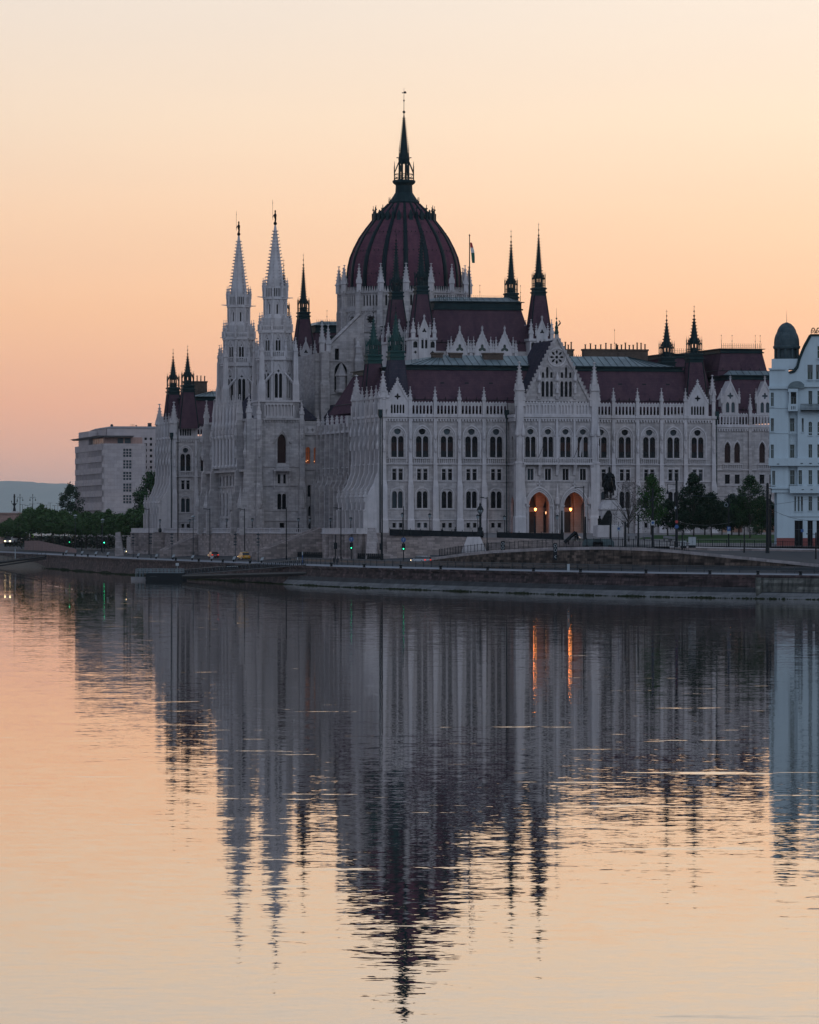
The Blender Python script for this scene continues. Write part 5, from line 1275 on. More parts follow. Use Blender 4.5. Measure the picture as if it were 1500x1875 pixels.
struct('lawn', w, blotch('grass', (.015, .05, .012), (.03, .075, .02), .9, sc=.4))
# parapet wall between the park and the ramp
w = MB()
for (x0, y0, z0), (x1, y1, z1) in (((46.5, 838, 7.95), (72.4, 832, 7.5)), ((72.4, 832, 7.5), (120, 815, 7.2))):
    w.loft([[(x0, y0, 5.5), (x1, y1, 5.2), (x1, y1 + .6, 5.2), (x0, y0 + .6, 5.5)], [(x0, y0, z0 - .2), (x1, y1, z1 - .2), (x1, y1 + .6, z1 - .2), (x0, y0 + .6, z0 - .2)]])
po = thing('park_wall', w, M['terrace'], 'low brownish stone wall under the park railings', 'wall')
w = MB()
for (x0, y0, z0), (x1, y1, z1) in (((46.4, 837.9, 7.95), (72.4, 831.9, 7.5)), ((72.4, 831.9, 7.5), (120, 814.9, 7.2))):
    w.loft([[(x0, y0, z0 - .2), (x1, y1, z1 - .2), (x1, y1 + .8, z1 - .2), (x0, y0 + .8, z0 - .2)], [(x0, y0, z0), (x1, y1, z1), (x1, y1 + .8, z1), (x0, y0 + .8, z0)]])
part('coping', w, po, mats=M['trim'])
# far hills
w = MB(); rh = random.Random(9); n = 60
HX = [(-2600, 150), (-1745, 205), (-1500, 192), (-1380, 170), (-1270, 138), (-1160, 92), (-1040, 60), (-800, 40), (200, 50), (1500, 60)]
top = []
for i in range(len(HX)-1):
    for k in range(12):
        f = k/12; f2 = f*f*(3-2*f)*.5 + f*.5; top.append((HX[i][0]*(1-f) + HX[i+1][0]*f, HX[i][1]*(1-f2) + HX[i+1][1]*f2 + rh.gauss(0, 1.1)))
for (xa, za), (xb, zb) in zip(top[:-1], top[1:]):
    k_ = 3.0; w.add([(xa*k_, 57700, 0), (xb*k_, 57700, 0), (xb*k_, 60000, zb*.85*k_), (xa*k_, 60000, za*.85*k_), (xb*k_, 61500, zb*k_ + 16), (xa*k_, 61500, za*k_ + 16)], [(0,1,2,3),(3,2,4,5)])
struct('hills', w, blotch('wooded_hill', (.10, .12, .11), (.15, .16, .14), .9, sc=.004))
# ================================================================ white apartment house at the right edge
SW = 8600 / 850.0
wb = root('apartment_house', 'pale blue-white apartment house with a domed corner turret and curved gable at the right edge', 'apartment house', (65.0, 850, EYE), radians(-4.5))
def px2(px): return (px - 750) / SW - 65.0
def hy(y): return (967 - y) / SW
m = MB()
gz = -4.2
ho = []
def wrect(p0, p1, y0, y1): return R_(px2(p0), px2(p1), hy(y1), hy(y0))
wins = []
for y0, y1 in ((719, 744), (766, 790), (814, 839)): wins += [(1411.5, 1417, y0, y1)]
wins += [(1414, 1419.5, 862, 888)]
for y0, y1 in ((766, 790), (814, 838), (861, 887)): wins += [(1446.5, 1454.5, y0, y1)]
cols = [1480.3, 1496.5, 1512, 1528, 1544, 1560]
left = [w_ for w_ in wins if w_[0] < 1440]; mid = [w_ for w_ in wins if w_[0] >= 1440]
# corner bay 1409..1444, upper storeys overhang the ground floor
m.panel(R_(px2(1409), px2(1444), hy(853), hy(709)), [wrect(*w_) for w_ in left[:3]], 0, .35)
m.panel(R_(px2(1411), px2(1444), hy(902), hy(853)), [wrect(*left[3])], .15, .35)
m.panel(R_(px2(1422), px2(1444), gz, hy(902)), [], .4, .35)
m.box(px2(1409), px2(1444), 0, 12, hy(709), hy(676))
m.box(px2(1409), px2(1410), .001, 14, hy(853), hy(709)); m.box(px2(1411), px2(1412), .15, 14, hy(902), hy(853)); m.box(px2(1422), px2(1423), .4, 14, gz, hy(902))
# recessed bay and main front
rec = [(1446.5, 1454.5, 766, 790), (1446.5, 1454.5, 814, 838), (1446.5, 1455, 861, 887), (1448, 1458.5, 718, 745)]
m.panel(R_(px2(1444), px2(1461), hy(902), hy(709)), [wrect(*w_) for w_ in rec], .7, .4)
m.box(px2(1460.5), px2(1461), -.2, 1.2, hy(902), hy(709))
main = []
for c in cols:
    main += [(c, c + 6.7, 716, 741), (c, c + 6.7, 814, 838), (c, c + 6.7, 861, 887), (c, c + 6.7, 909, 935)]
narrow = [(1468, 1471.5, 766, 791), (1462, 1468.5, 861, 887)]
arched = [pt_arch(px2(c + 3.3), 6.4/SW, hy(797), hy(776), hy(772), 4) for c in cols]
tri = [(1454.5, 1457.7, 909, 936), (1460.5, 1464, 909, 936), (1466.5, 1470, 909, 936)]
doors = [(1455, 1470, 953, 1006), (1478.6, 1488, 953, 1006), (1495, 1505, 953, 1006), (1515, 1526, 953, 1006)]
m.panel(R_(px2(1461), px2(1600), hy(902), hy(709)), [wrect(*w_) for w_ in main + narrow if w_[3] < 900] + arched, -.2, .45)
m.panel(R_(px2(1444), px2(1600), gz, hy(902)), [wrect(*w_) for w_ in main if w_[3] > 900] + [wrect(*w_) for w_ in tri] + [R_(px2(a), px2(b_), gz + .05, hy(y0)) for a, b_, y0, y1 in doors], .4, .7)
# gable end with a swept curve
gab = [(px2(1444), hy(709)), (px2(1600), hy(709)), (px2(1600), hy(616)), (px2(1484), hy(616)), (px2(1474), hy(634)), (px2(1466), hy(655)), (px2(1462), hy(672)), (px2(1456), hy(680)), (px2(1444), hy(683))]
m.panel(gab, [wrect(1478.5, 1488, 668, 695), wrect(1494, 1503.5, 668, 695), wrect(1510, 1519, 668, 695), wrect(1496.5, 1506, 634, 656)], .1, .4)
part('wall', m, wb, mats=M['white'])
m = MB()      # cornices, string courses and the balcony band
def bandx(p0, p1, y0, y1, d, yb=0.0): m.box(px2(p0), px2(p1), yb - d, yb + .05, hy(y1), hy(y0))
bandx(1407.5, 1446, 707, 712, .5); bandx(1407.5, 1438, 674, 677, .4); bandx(1407.5, 1600, 839, 853, .75); bandx(1446, 1600, 890, 903, .8); bandx(1408.5, 1446, 892, 895, .3, .15); bandx(1461, 1600, 705, 709, .45, -.2); bandx(1444, 1600, 944, 946, .15, .4)
for y in (746, 792): bandx(1409, 1600, y, y + 1.5, .12)
part('cornice', m, wb, mats=M['white'])
for i, w_ in enumerate(wins + [(1448, 1458.5, 718, 745)] + main + narrow + tri + [(c, c + 6.7, 772, 797) for c in cols] + [(1478.5, 1488, 668, 695), (1494, 1503.5, 668, 695), (1510, 1519, 668, 695), (1496.5, 1506, 634, 656)]):
    p0, p1, y0, y1 = w_
    if p0 > 1540: continue
    dep = .36 if p0 < 1440 else (1.1 if 1444 < p0 < 1461 and y1 < 900 else (.24 if y1 < 900 else .9))
    g = MB(); g.box(px2(p0) - .05, px2(p1) + .05, dep, dep + .04, hy(y1) - .05, hy(y0) + .05)
    rr_ = random.Random(i); blind = rr_.random() < .45
    o = part('window', g, wb, mats=M['green_glass'])
    f = MB(); a, b_ = px2(p0), px2(p1); zc = hy(y0 + (y1-y0)*.35)
    f.box((a+b_)/2 - .035, (a+b_)/2 + .035, dep - .06, dep, hy(y1), hy(y0)); f.box(a, b_, dep - .06, dep, zc - .05, zc + .05)
    for x in (a, b_ - .07): f.box(x, x + .07, dep - .06, dep, hy(y1), hy(y0))
    part('frame', f, o, mats=M['paleiron'])
    s_ = MB(); s_.box(a - .1, b_ + .1, dep - .62, dep - .3, hy(y1) - .15, hy(y1)); part('sill', s_, o, mats=M['white'])
    if blind: bl = MB(); bl.box(a, b_, dep - .1, dep - .07, hy(y0 + (y1-y0)*rr_.uniform(.3, .6)), hy(y0)); part('blind', bl, o, mats=M['blind'])
for a, b_, y0, y1 in doors[:3]:
    d = MB(); d.box(px2(a), px2(b_), 1.05, 1.1, gz, hy(y0)); o = part('door', d, wb, mats=M['glass'])
    f = MB()
    for x in (px2(a) + .02, (px2(a)+px2(b_))/2, px2(b_) - .1): f.box(x, x + .08, .98, 1.05, gz, hy(y0))
    f.box(px2(a), px2(b_), .98, 1.05, hy(970), hy(969)); part('frame', f, o, mats=M['greyiron'])
pl_ = MB()
xs = [1422] + [v for a, b_, *_ in doors for v in (a, b_)] + [1600]
for i in range(0, len(xs), 2): pl_.box(px2(xs[i]), px2(xs[i+1]), .33, .45, gz, hy(985))
part('red_plinth', pl_, wb, mats=masonry('red_granite', (.19, .065, .06), .1, blocks=False, stain=.1))
b_ = MB(); b_.box(px2(1466), px2(1600), -1.5, -.2, hy(753), hy(751)); b_.box(px2(1466), px2(1600), -1.5, -1.44, hy(741), hy(740))
for k in range(60): x = px2(1466) + k*.22; b_.box(x - .03, x + .03, -1.5, -1.45, hy(752), hy(740))
for yy in (744, 748): b_.box(px2(1466), px2(1600), -1.5, -1.47, hy(yy), hy(yy) + .06)
part('balcony', b_, wb, mats=M['iron'])
b_ = MB(); b_.box(px2(1443), px2(1461), -.9, .7, hy(753), hy(740)) ; b_.box(px2(1444.5), px2(1448), -.85, -.5, hy(740), hy(718)); b_.box(px2(1458), px2(1461), -.85, -.5, hy(740), hy(718)); b_.box(px2(1443), px2(1461), -.9, .7, hy(718), hy(712))
part('loggia', b_, wb, mats=M['white'])
sl_ = MB()
for k in range(3): sl_.box(px2(1449 + k*3), px2(1450.2 + k*3), -.93, -.9, hy(750), hy(744))
part('loggia_slot', sl_, wb, mats=M['glass'])
h_ = MB(); N = 8
for k in range(N):
    a0, a1 = pi*k/N, pi*(k+1)/N; xc = px2(1458); r = 1.5
    h_.add([(xc + r*cos(a0), -.9, hy(711) + 1.25*sin(a0)), (xc + r*cos(a1), -.9, hy(711) + 1.25*sin(a1)), (xc + .6 + r*.7*cos(a1), 1.2, hy(711) + 1.4*sin(a1)), (xc + .6 + r*.7*cos(a0), 1.2, hy(711) + 1.4*sin(a0))], [(0,1,2,3)])
h_.ext([(px2(1458) + 1.5*cos(pi*k/10), hy(711) + 1.25*sin(pi*k/10)) for k in range(11)], -.88, -.8)
part('hood', h_, wb, mats=M['zinc'])
# corner turret
cx_, cy_ = px2(1440.5), 2.9
t = MB(); t.box(px2(1413), px2(1464), .3, 6.0, hy(676), hy(657)); part('turret_base', t, wb, mats=M['white'])
t = MB(); R0 = 2.25
t.lathe(cx_, cy_, [(R0*1.1, hy(657)), (R0*1.1, hy(656)), (R0*.8, hy(655)), (R0*.8, hy(639)), (R0*1.05, hy(638)), (R0*1.1, hy(635)), (R0*1.1, hy(633)), (R0*1.0, hy(632))], 24)
for k in range(10): a = k*pi/5 + .2; t.bar((cx_ + R0*.93*cos(a), cy_ + R0*.93*sin(a), hy(656)), (cx_ + R0*.93*cos(a), cy_ + R0*.93*sin(a), hy(638)), .2, 8)
o = part('turret', t, wb, mats=M['zinc'])
o.data.materials.clear(); o.data.materials.append(blotch('turret_lead', (.035, .055, .065), (.06, .085, .095), .5, sc=1.2))
t = MB(); dp = [(2.3, 632.5), (2.3, 627), (2.24, 620), (2.05, 613), (1.75, 607), (1.72, 605), (1.6, 602), (1.3, 597), (.8, 592.5), (.2, 590), (.05, 589.5)]
t.lathe(cx_, cy_, [(r, hy(y)) for r, y in dp], 32)
for k in range(8):
    a = k*pi/4 + .35
    for (r0, y0), (r1, y1) in zip(dp[:-1], dp[1:]): t.bar((cx_ + r0*cos(a), cy_ + r0*sin(a), hy(y0)), (cx_ + r1*cos(a), cy_ + r1*sin(a), hy(y1)), .07)
t.bar((cx_, cy_, hy(590)), (cx_, cy_, hy(567)), .04, 4, .015)
d_ = part('turret_dome', t, o, mats=o.data.materials[0])
# roof behind the gable
r = MB(); gp = [(px2(1484), hy(614)), (px2(1473), hy(634)), (px2(1464.5), hy(655)), (px2(1460.5), hy(671)), (px2(1454), hy(679)), (px2(1446), hy(681.5))]
for (x0, z0), (x1, z1) in zip(gp[:-1], gp[1:]): r.add([(x0 - .25, -.1, z0 + .1), (x1 - .25, -.1, z1 + .1), (x1 - .25, 14, z1 + .1), (x0 - .25, 14, z0 + .1), (x0 + .15, -.1, z0 - .3), (x1 + .15, -.1, z1 - .3)], [(0,1,2,3),(0,1,5,4)])
r.box(px2(1483), px2(1600), -.25, 14, hy(615), hy(612))
part('roof', r, wb, mats=M['green'])
r = MB()
for k in range(6):
    x = px2(1489) + k*.92; a = [(x + .38*cos(q_), hy(611) + .1 + .95*sin(q_)) for q_ in [pi*j/6 for j in range(7)]]
    for (x0, z0), (x1, z1) in zip(a[:-1], a[1:]): r.bar((x0, .6, z0), (x1, .6, z1), .09)
    r.bar((x - .3, .6, hy(611)), (x + .3, .6, hy(611) + .8), .05); r.bar((x + .3, .6, hy(611)), (x - .3, .6, hy(611) + .8), .05)
part('roof_ironwork', r, wb, mats=M['iron'])
bx = MB(); bx.box(px2(1418), px2(1600), 13, 30, gz, hy(709)); bx.box(px2(1500), px2(1600), 3, 13, gz, hy(620)); part('rear_block', bx, wb, mats=M['white'])
for x, y0, y1 in ((1425, 849, 850), (1468, 848, 849.2), (1484, 848, 849.2), (1500, 848, 849.2), (1470, 896, 897), (1486, 896, 897)):
    s_ = MB(); s_.box(px2(x) - .2, px2(x) + .2, -.86, -.75, hy(y1), hy(y0)); part('drain_slot', s_, wb, mats=M['iron'])

# ================================================================ white office block far left
A2 = radians(11.5); S2 = 8600/1550
mb_ = root('office_block', 'pale limestone office block with strip windows and a roof slab, beyond the trees', 'office block', (-101.6, 1550, EYE), A2)
def hz_(y, Z=1550): return (967 - y)*Z/8600
m = MB(); top_ = hz_(812); fw = 14.8; dl = 68
ho = []
for k in range(5):
    z0 = hz_(838 + 0, 1550) - k*3.83 - .2
    for i in range(24): x = 1.6 + i*2.78; ho.append(R_(x, x + 1.25, z0 - .1, z0 + 2.05))
m.T = TF(0, dl, -90); m.panel(R_(0, dl, -6, top_), ho[:60], 0, .7) if False else None
# strips are built as rows of fins in front of a recessed glass band
zs_ = [hz_(824 + 21.3*k) for k in range(5)]
prev = top_
for z in zs_:
    m.box(0, dl, 0, .8, z, prev); prev = z - 1.9
m.box(0, dl, 0, .8, prev - 2.6, prev); m.box(0, dl, .75, .8, -6, prev)
for z in zs_:
    for i in range(32): x = .2 + i*2.17; m.box(x, x + .75, .12, .8, z - 1.9, z)
m.T = None
hw_ = []
for k in range(5):
    for a in range(3):
        for b_ in range(3): x = 7.2 + a*.98; z = hz_(821.5) - k*3.83 - b_*.98; hw_.append(R_(x, x + .74, z - .74, z))
m.panel(R_(0, fw, -6, top_), hw_, 0, .5); m.box(.9, fw, .6, dl, top_ - .5, top_ - .1); m.box(fw - .2, fw, 0, dl, -6, top_)
part('wall', m, mb_, mats=M['ministry'])
g = MB(); g.box(6.8, 10.4, .42, .46, hz_(922), top_ - 1); g.T = TF(0, dl, -90); g.box(0, dl, .76, .79, hz_(925), top_ - 1); part('window_band', g, mb_, mats=M['bluepane'])
m = MB(); m.box(1.2, fw - 1, 1.5, dl - 8, top_, top_ + 2.1); part('penthouse', m, mb_, mats=masonry('pink_stone', (.36, .24, .21), .1, 1.2, 3, .05, stain=.1))
g = MB(); g.box(5.5, 7.4, 1.44, 1.5, top_ + .1, top_ + 1.8); g.box(7.9, 9.9, 1.44, 1.5, top_ + .1, top_ + 1.8)
for k in range(12): g.box(1.14, 1.2, 4 + k*4.4, 7 + k*4.4, top_ + .1, top_ + 1.8)
part('window_band', g, mb_, mats=M['bluepane'])
m = MB(); m.loft([[(-.4, -1.2, top_ + 2.1), (fw - 4.5, -1.2, top_ + 2.1), (fw - 4.5, dl - 3, top_ + 2.1), (-.4, dl + 2, top_ + 2.1)], [(-1.2, -1.8, top_ + 2.6), (fw - 4.2, -1.8, top_ + 2.6), (fw - 4.2, dl - 3, top_ + 2.6), (-1.2, dl + 4, top_ + 2.6)]]); part('roof_slab', m, mb_, mats=M['concrete'])
m = MB(); ho = []
for c in range(5):
    for r_ in range(9): x = 12.9 + c*1.78; z = hz_(801.5, 1570) - r_*1.9; ho.append(R_(x, x + .82, z - .86, z))
m.T = Matrix.Translation((3.4, 14, 0)); m.panel(R_(0, 24, -6, hz_(785, 1570)), ho, 0, .4); m.box(0, .4, 0, 40, -6, hz_(785, 1570)); m.box(-3.2, 0, 20, 46, 20, hz_(788, 1570))
part('upper_block', m, mb_, mats=M['ministry'])
g = MB(); g.box(3.6, 27, 14.36, 14.4, -6, hz_(790, 1570)); part('window_band', g, mb_, mats=M['glass'])
m = MB(); m.loft([[(3.2, 13.8, hz_(785, 1570)), (27.5, 13.8, hz_(785, 1570)), (27.5, 54, hz_(785, 1570)), (3.2, 54, hz_(785, 1570))], [(5.2, 14.6, hz_(781, 1570)), (27.5, 14.6, hz_(781, 1570)), (27.5, 53, hz_(781, 1570)), (5.2, 53, hz_(781, 1570))]]); part('roof_slab', m, mb_, mats=M['concrete'])
m = MB(); m.ball(5.6, 16, hz_(779.5, 1570), .5, 8); m.box(17.8, 19, 16, 17, hz_(781, 1570), hz_(774.5, 1570))
for x in (12.0, 12.5, 13.0): m.box(x, x + .1, 16, 16.1, hz_(781, 1570), hz_(776.5, 1570))
m.lathe(13.8, 16, [(.05, hz_(781,1570)), (.4, hz_(779, 1570)), (.05, hz_(778.6, 1570))], 8); part('roof_plant', m, mb_, mats=M['greyiron'])

# ================================================================ stone bridge ramp with candelabra far left
bs = 8600/1720
br = root('bridge_ramp', 'reddish stone bridge abutment wall with a black candelabra column at the far left', 'bridge', (0, 1720, EYE))
m = MB(); m.box(-260, (52-750)/bs, 0, 14, -6, (967-941)/bs); m.box(-260, (52-750)/bs, -.4, 14.3, (967-941)/bs, (967-938.6)/bs); part('abutment', m, br, mats=masonry('abutment_stone', (.30, .20, .17), .15, 1.5, .6, .04))
m = MB(); m.box((22-750)/bs, (34-750)/bs, -.5, 3, 5.6, 6.2); part('plinth', m, br, mats=M['trim'])
def P(px, y): return (px - 750)/bs, (967 - y)/bs
x, z = P(26.5, 936)
m = MB(); m.lathe(x, 0, [(.55, z), (.5, z+.8), (.34, z+1.4), (.32, z+2.0), (.75, z+2.5), (.3, z+3.0), (.28, z+5.0), (.42, z+5.3), (.25, z+5.6), (.3, z+6.1), (.05, z+6.3)], 8)
for s_ in (-1, 1): m.bar((x, 0, z+2.4), (x + s_*1.0, 0, z+2.9), .09); m.bar((x + s_*1.0, 0, z+2.9), (x + s_*1.0, 0, z+3.4), .07); m.ball(x + s_*1.0, 0, z+3.6, .22, 6)
part('candelabra_column', m, br, mats=M['iron'])
for px in (36, 59.3, 119.5):
    x, z = P(px, 936); l = MB(); l.lathe(0, 0, [(.14, -1), (.09, 3), (.07, 6.2)], 6); l.ball(0, 0, 6.0, .2, 6)
    for s_ in (-1, 1):
        pts = [(0, 4.6), (s_*.5, 5.2), (s_*.9, 5.1), (s_*1.0, 4.4)]
        for (a, b_), (c, d) in zip(pts[:-1], pts[1:]): l.bar((a, 0, b_), (c, 0, d), .05)
        l.lathe(s_*1.0, 0, [(.08, 4.4), (.24, 3.9), (.05, 3.8)], 6)
    thing('bridge_lamp', l, M['iron'], {36: 'twin-armed iron bridge lamp beside the black candelabra column', 59.3: 'middle twin-armed iron bridge lamp, standing free against the hill', 119.5: 'rightmost twin-armed iron bridge lamp, half hidden by the tall dark tree'}[px], 'lamp', 'twin-armed bridge lamps', (x, 1722, EYE + z))
for px, y in ((43.5, 924), (53, 925.5), (61, 923), (75, 921.5), (87.5, 925), (94, 921.2), (102, 926), (108, 922)):
    x, z = P(px, y); l = MB(); l.bar((0, 0, -6), (0, 0, 0), .07); n_ = 1.1 if int(px) % 2 else .8; l.box(-n_, n_, -.05, .05, 0, .08); l.box(-n_, -n_*.4, -.1, .1, -.08, .05)
    thing('street_lamp', l, M['greyiron'], 'thin flat-armed street lamp rising behind the far tree row', 'street lamp', 'thin flat-armed lamps behind the far tree row', (x, 1715, EYE + z))
# ================================================================ trees: trunk, limbs, crown of leaf clumps
def leafmat(name, a, b_):
    m = bpy.data.materials.new(name); m.use_nodes = True; nt = m.node_tree; b = nt.nodes['Principled BSDF']; b.inputs['Roughness'].default_value = .75
    b.inputs['Specular IOR Level'].default_value = .2
    g = nt.nodes.new('ShaderNodeNewGeometry')
    c = mixc(nt, g.outputs['Random Per Island'], a, b_); nt.links.new(c, b.inputs['Base Color']); return m
LF = {'mid': leafmat('leaves_mid', (.010, .030, .010), (.026, .062, .020)), 'dark': leafmat('leaves_dark', (.006, .018, .009), (.014, .034, .015)), 'bright': leafmat('leaves_bright', (.014, .044, .009), (.032, .082, .018)), 'purple': leafmat('leaves_purple', (.028, .018, .026), (.055, .036, .045)), 'bank': leafmat('leaves_bank', (.022, .052, .014), (.050, .095, .028))}
def make_tree(h, w, trunk_h, lm, seed, n=1500, leaf=.30, conic=.3, sparse=1.0, limbs=9, spindly=False):
    r = random.Random(seed); t = MB()
    t.bar((0,0,-.3), (r.uniform(-.1,.1), r.uniform(-.1,.1), trunk_h), .18 if h > 6 else .12, 7, .12)
    tips = []
    for k in range(limbs):
        a = 2*pi*k/limbs + r.uniform(-.4, .4); f = r.uniform(.3, .95); zz = trunk_h + (h - trunk_h)*f*.85
        rr = w/2*(1 - conic*f)*r.uniform(.45, .85); p = (rr*cos(a), rr*sin(a), zz); s0 = trunk_h*.9 + (h-trunk_h)*f*.3
        t.bar((0,0,s0), (p[0]*.5, p[1]*.5, (s0 + zz)/2 + .2), .09, 5, .05); t.bar((p[0]*.5, p[1]*.5, (s0 + zz)/2 + .2), p, .05, 4, .02); tips.append(p)
        if spindly:
            for j in range(7):
                b = (p[0] + r.gauss(0, .7), p[1] + r.gauss(0, .7), p[2] + r.uniform(.1, 1.3)); t.bar(p, b, .03, 3, .008); tips.append(b)
                for q in range(3): c = (b[0] + r.gauss(0, .4), b[1] + r.gauss(0, .4), b[2] + r.uniform(-.1, .6)); t.bar(b, c, .015, 3, .006)
    t.bar((0,0,trunk_h*.9), (0,0,h*.9), .10, 5, .02)
    L = MB(); cl = []
    nc = 34
    for k in range(nc):
        f = (k + .5)/nc; a = k*2.399 + r.uniform(-.3, .3); zc = trunk_h + (h - trunk_h)*(.06 + .9*f)
        env = (sin(pi*min(1, .12 + f*(.9 if conic < .5 else .85)))**.6)*(1 - conic*f)
        rr = w/2*env*r.uniform(.25, .92); cl.append((rr*cos(a), rr*sin(a), zc + r.gauss(0, h*.02), w*r.uniform(.10, .20)*(.6 + .4*env)))
    for k in range(n):
        c = cl[r.randrange(nc)]; s = c[3]
        d = Vector((r.gauss(0, 1), r.gauss(0, 1), r.gauss(0, .75))).normalized()*(s*r.uniform(.45, 1.08))
        p = Vector(c[:3]) + d
        if r.random() > sparse: continue
        q = leaf*r.uniform(.6, 1.3); nrm = (d.normalized() + Vector((r.gauss(0,.5), r.gauss(0,.5), r.gauss(0,.5) + .3))).normalized(); u = nrm.orthogonal().normalized(); v = nrm.cross(u)
        aa = r.uniform(0, 6.28); u, v = u*cos(aa) + v*sin(aa), v*cos(aa) - u*sin(aa)
        L.add([tuple(p - u*q*.5), tuple(p + v*q*.32 + nrm*.04), tuple(p + u*q*.6), tuple(p - v*q*.32 + nrm*.04)], [(0,1,2,3)])
    return t.mesh('trunk', M['bark']), L.mesh('crown', LF[lm])
def tree(name, ms, loc, lab, cat='tree', group=None, rz=0, sc=1.0):
    o = root(name, lab, cat, loc, rz, group); o.scale = (sc, sc, sc) if isinstance(sc, (int, float)) else sc
    part('trunk', ms[0], o); part('crown', ms[1], o); return o
def at(px, y, Z): return ((px - 750)*Z/8600, Z, EYE - (y - 967)*Z/8600)
# square in front of the palace
T_b = make_tree(13.3, 8.6, 4.0, 'bright', 1, 3800, .38, .55); T_d1 = make_tree(13.2, 9.6, 2.8, 'dark', 2, 5600, .42, .45); T_d2 = make_tree(9.6, 7.2, 2.6, 'dark', 3, 4200, .40, .35)
T_s = make_tree(7.6, 6.2, 2.3, 'dark', 4, 3200, .34, .1); T_p = make_tree(13.0, 10.5, 2.5, 'purple', 5, 900, .22, .15, .8, 16, True); T_m = make_tree(13.0, 8.4, 2.0, 'mid', 6, 4400, .36, .4)
tree('bare_tree', T_p, at(1151, 999, 885), 'wide sparse purple-leaved tree with bare branches beside the horseman pedestal')
tree('tree', T_b, at(1193, 997, 905), 'tall light green conical tree right of the sparse purple tree')
tree('tree', T_s, at(1223, 990, 925), 'small round dark green tree behind the tall double-armed lamp post', sc=1.05)
tree('tree', T_d1, at(1270, 991, 918), 'large dark layered tree behind the pale electrical cabinet')
tree('tree', T_d2, at(1303, 991, 925), 'dark pointed tree touching the large layered tree on its right')
tree('tree', T_d2, at(1340, 992, 940), 'dark tree in front of the left arch of the far wing, behind the parking sign', rz=2)
tree('tree', T_m, at(1373, 992, 912), 'tall grey-green tree with a ragged top between the two arches of the far wing')
tree('tree', T_s, at(1252, 992, 940), 'low dark tree filling the gap left of the large layered tree', sc=.95, rz=1)
tree('tree', T_s, at(1408, 992, 950), 'dark low tree at the corner of the pale apartment house', sc=1.1, rz=3)
tree('tree', T_s, at(1290, 991, 950), 'low dark tree behind the gap between the layered tree and its pointed neighbour', sc=1.15, rz=2)
tree('tree', T_d2, at(1322, 991, 955), 'dark tree at the left edge of the left far arch', sc=.85, rz=4)
tree('tree', T_s, at(1354, 991, 935), 'low dark tree between the parking sign and the ragged-top tree', sc=1.2, rz=5)
tree('tree', T_m, at(1394, 992, 950), 'dark tree in front of the right far arch, beside the black tram-wire mast', sc=(.8, .8, .72), rz=3)
# rows along the embankment north of the palace
R1 = [make_tree(11.5, 9.5, 4.2, 'bank', 20 + k, 3200, .58, .12) for k in range(3)]
rt = random.Random(8)
spots = [(18, 1475, 1.0), (38, 1450, 1.02), (56, 1430, 1.25), (76, 1405, 1.3), (97, 1395, 1.2), (118, 1380, 1.15), (138, 1370, 1.1), (158, 1350, 1.12), (178, 1340, 1.1), (199, 1325, 1.12), (219, 1310, 1.05), (240, 1300, 1.15), (262, 1290, 1.22), (9, 1490, .9), (282, 1285, 1.2)]
for i, (px, Z, s) in enumerate(spots):
    x, y, z = at(px, 967, Z); tree('plane_tree', R1[i % 3], (x, y, 5.5), 'bushy green tree in the row along the embankment left of the palace', 'tree', 'row of trees along the far embankment', rt.uniform(0, 6), (s, s, s*(.72 if px < 45 else .80)))
TT = make_tree(22, 13, 6, 'dark', 41, 3400, .7, .35)
x, y, z = at(129, 967, 1500); tree('tall_tree', TT, (x, y, 5.5), 'tall dark tree against the hill at the left corner of the office block', sc=(.85, .85, .9))
x, y, z = at(276, 967, 1330); tree('tall_tree', make_tree(22, 15, 6, 'mid', 42, 3400, .7, .45), (x, y, 5.5), 'tall green tree between the office block and the palace corner', sc=(.9, .9, .98))
x, y, z = at(262, 967, 1345); tree('tall_tree', TT, (x, y, 5.5), 'dark tree below the small square windows of the office block', rz=2, sc=(.7, .7, .74))
# shrubs
for px, y_, Z, s, lab in ((281, 1037, 1096, 1.0, 'shrub growing out of the quay wall above the pontoon'),):
    m = MB(); r = random.Random(3)
    for k in range(260):
        p = Vector((r.gauss(0, .55), r.gauss(-.3, .3), r.gauss(.2, .6))); q = .22; a = r.uniform(0, 6); m.add([tuple(p), (p.x + q*cos(a), p.y, p.z + q*sin(a)), (p.x + q*cos(a + 1.2), p.y + .1, p.z + q*sin(a + 1.2))], [(0,1,2)])
    thing('shrub', m, LF['mid'], lab, 'shrub', loc=at(px, y_, 1118))
M['palerail'] = mat('pale_rail', (.16, .21, .23), .6)
# ================================================================ lamps, poles, rails, vehicles, figures
# terrace lanterns
def lantern_meshes(h, base, k=1.0):
    p = MB(); p.lathe(0, 0, [(.34*k, 0), (.42*k, .15), (.45*k, .6), (.3*k, .95), (.12*k, 1.1), (.10*k, h*.45), (.16*k, h*.5), (.09*k, h*.55), (.08*k, h*.74), (.2*k, h*.76)], 8) if base else p.lathe(0, 0, [(.14, 0), (.08, .3), (.06, h*.76)], 6)
    g = MB(); g.lathe(0, 0, [(.18*k, h*.76), (.34*k, h*.91), (.05, h*.93)], 6)
    c = MB(); c.lathe(0, 0, [(.37*k, h*.905), (.28*k, h*.95), (.07*k, h*.97), (.02, h)], 6)
    return p.mesh('post', M['iron']), g.mesh('lamp_glass', M['lampoff']), c.mesh('cap', M['iron'])
LT = lantern_meshes(3.4, True); LS = lantern_meshes(4.2, False)
def lantern(ms, loc, lab, grp, sc=1.0, name='lantern'):
    o = root(name, lab, 'lantern', loc, 0, grp); o.scale = (sc,)*3
    for n_, m_ in zip(('post', 'lamp_glass', 'cap'), ms): part(n_, m_, o)
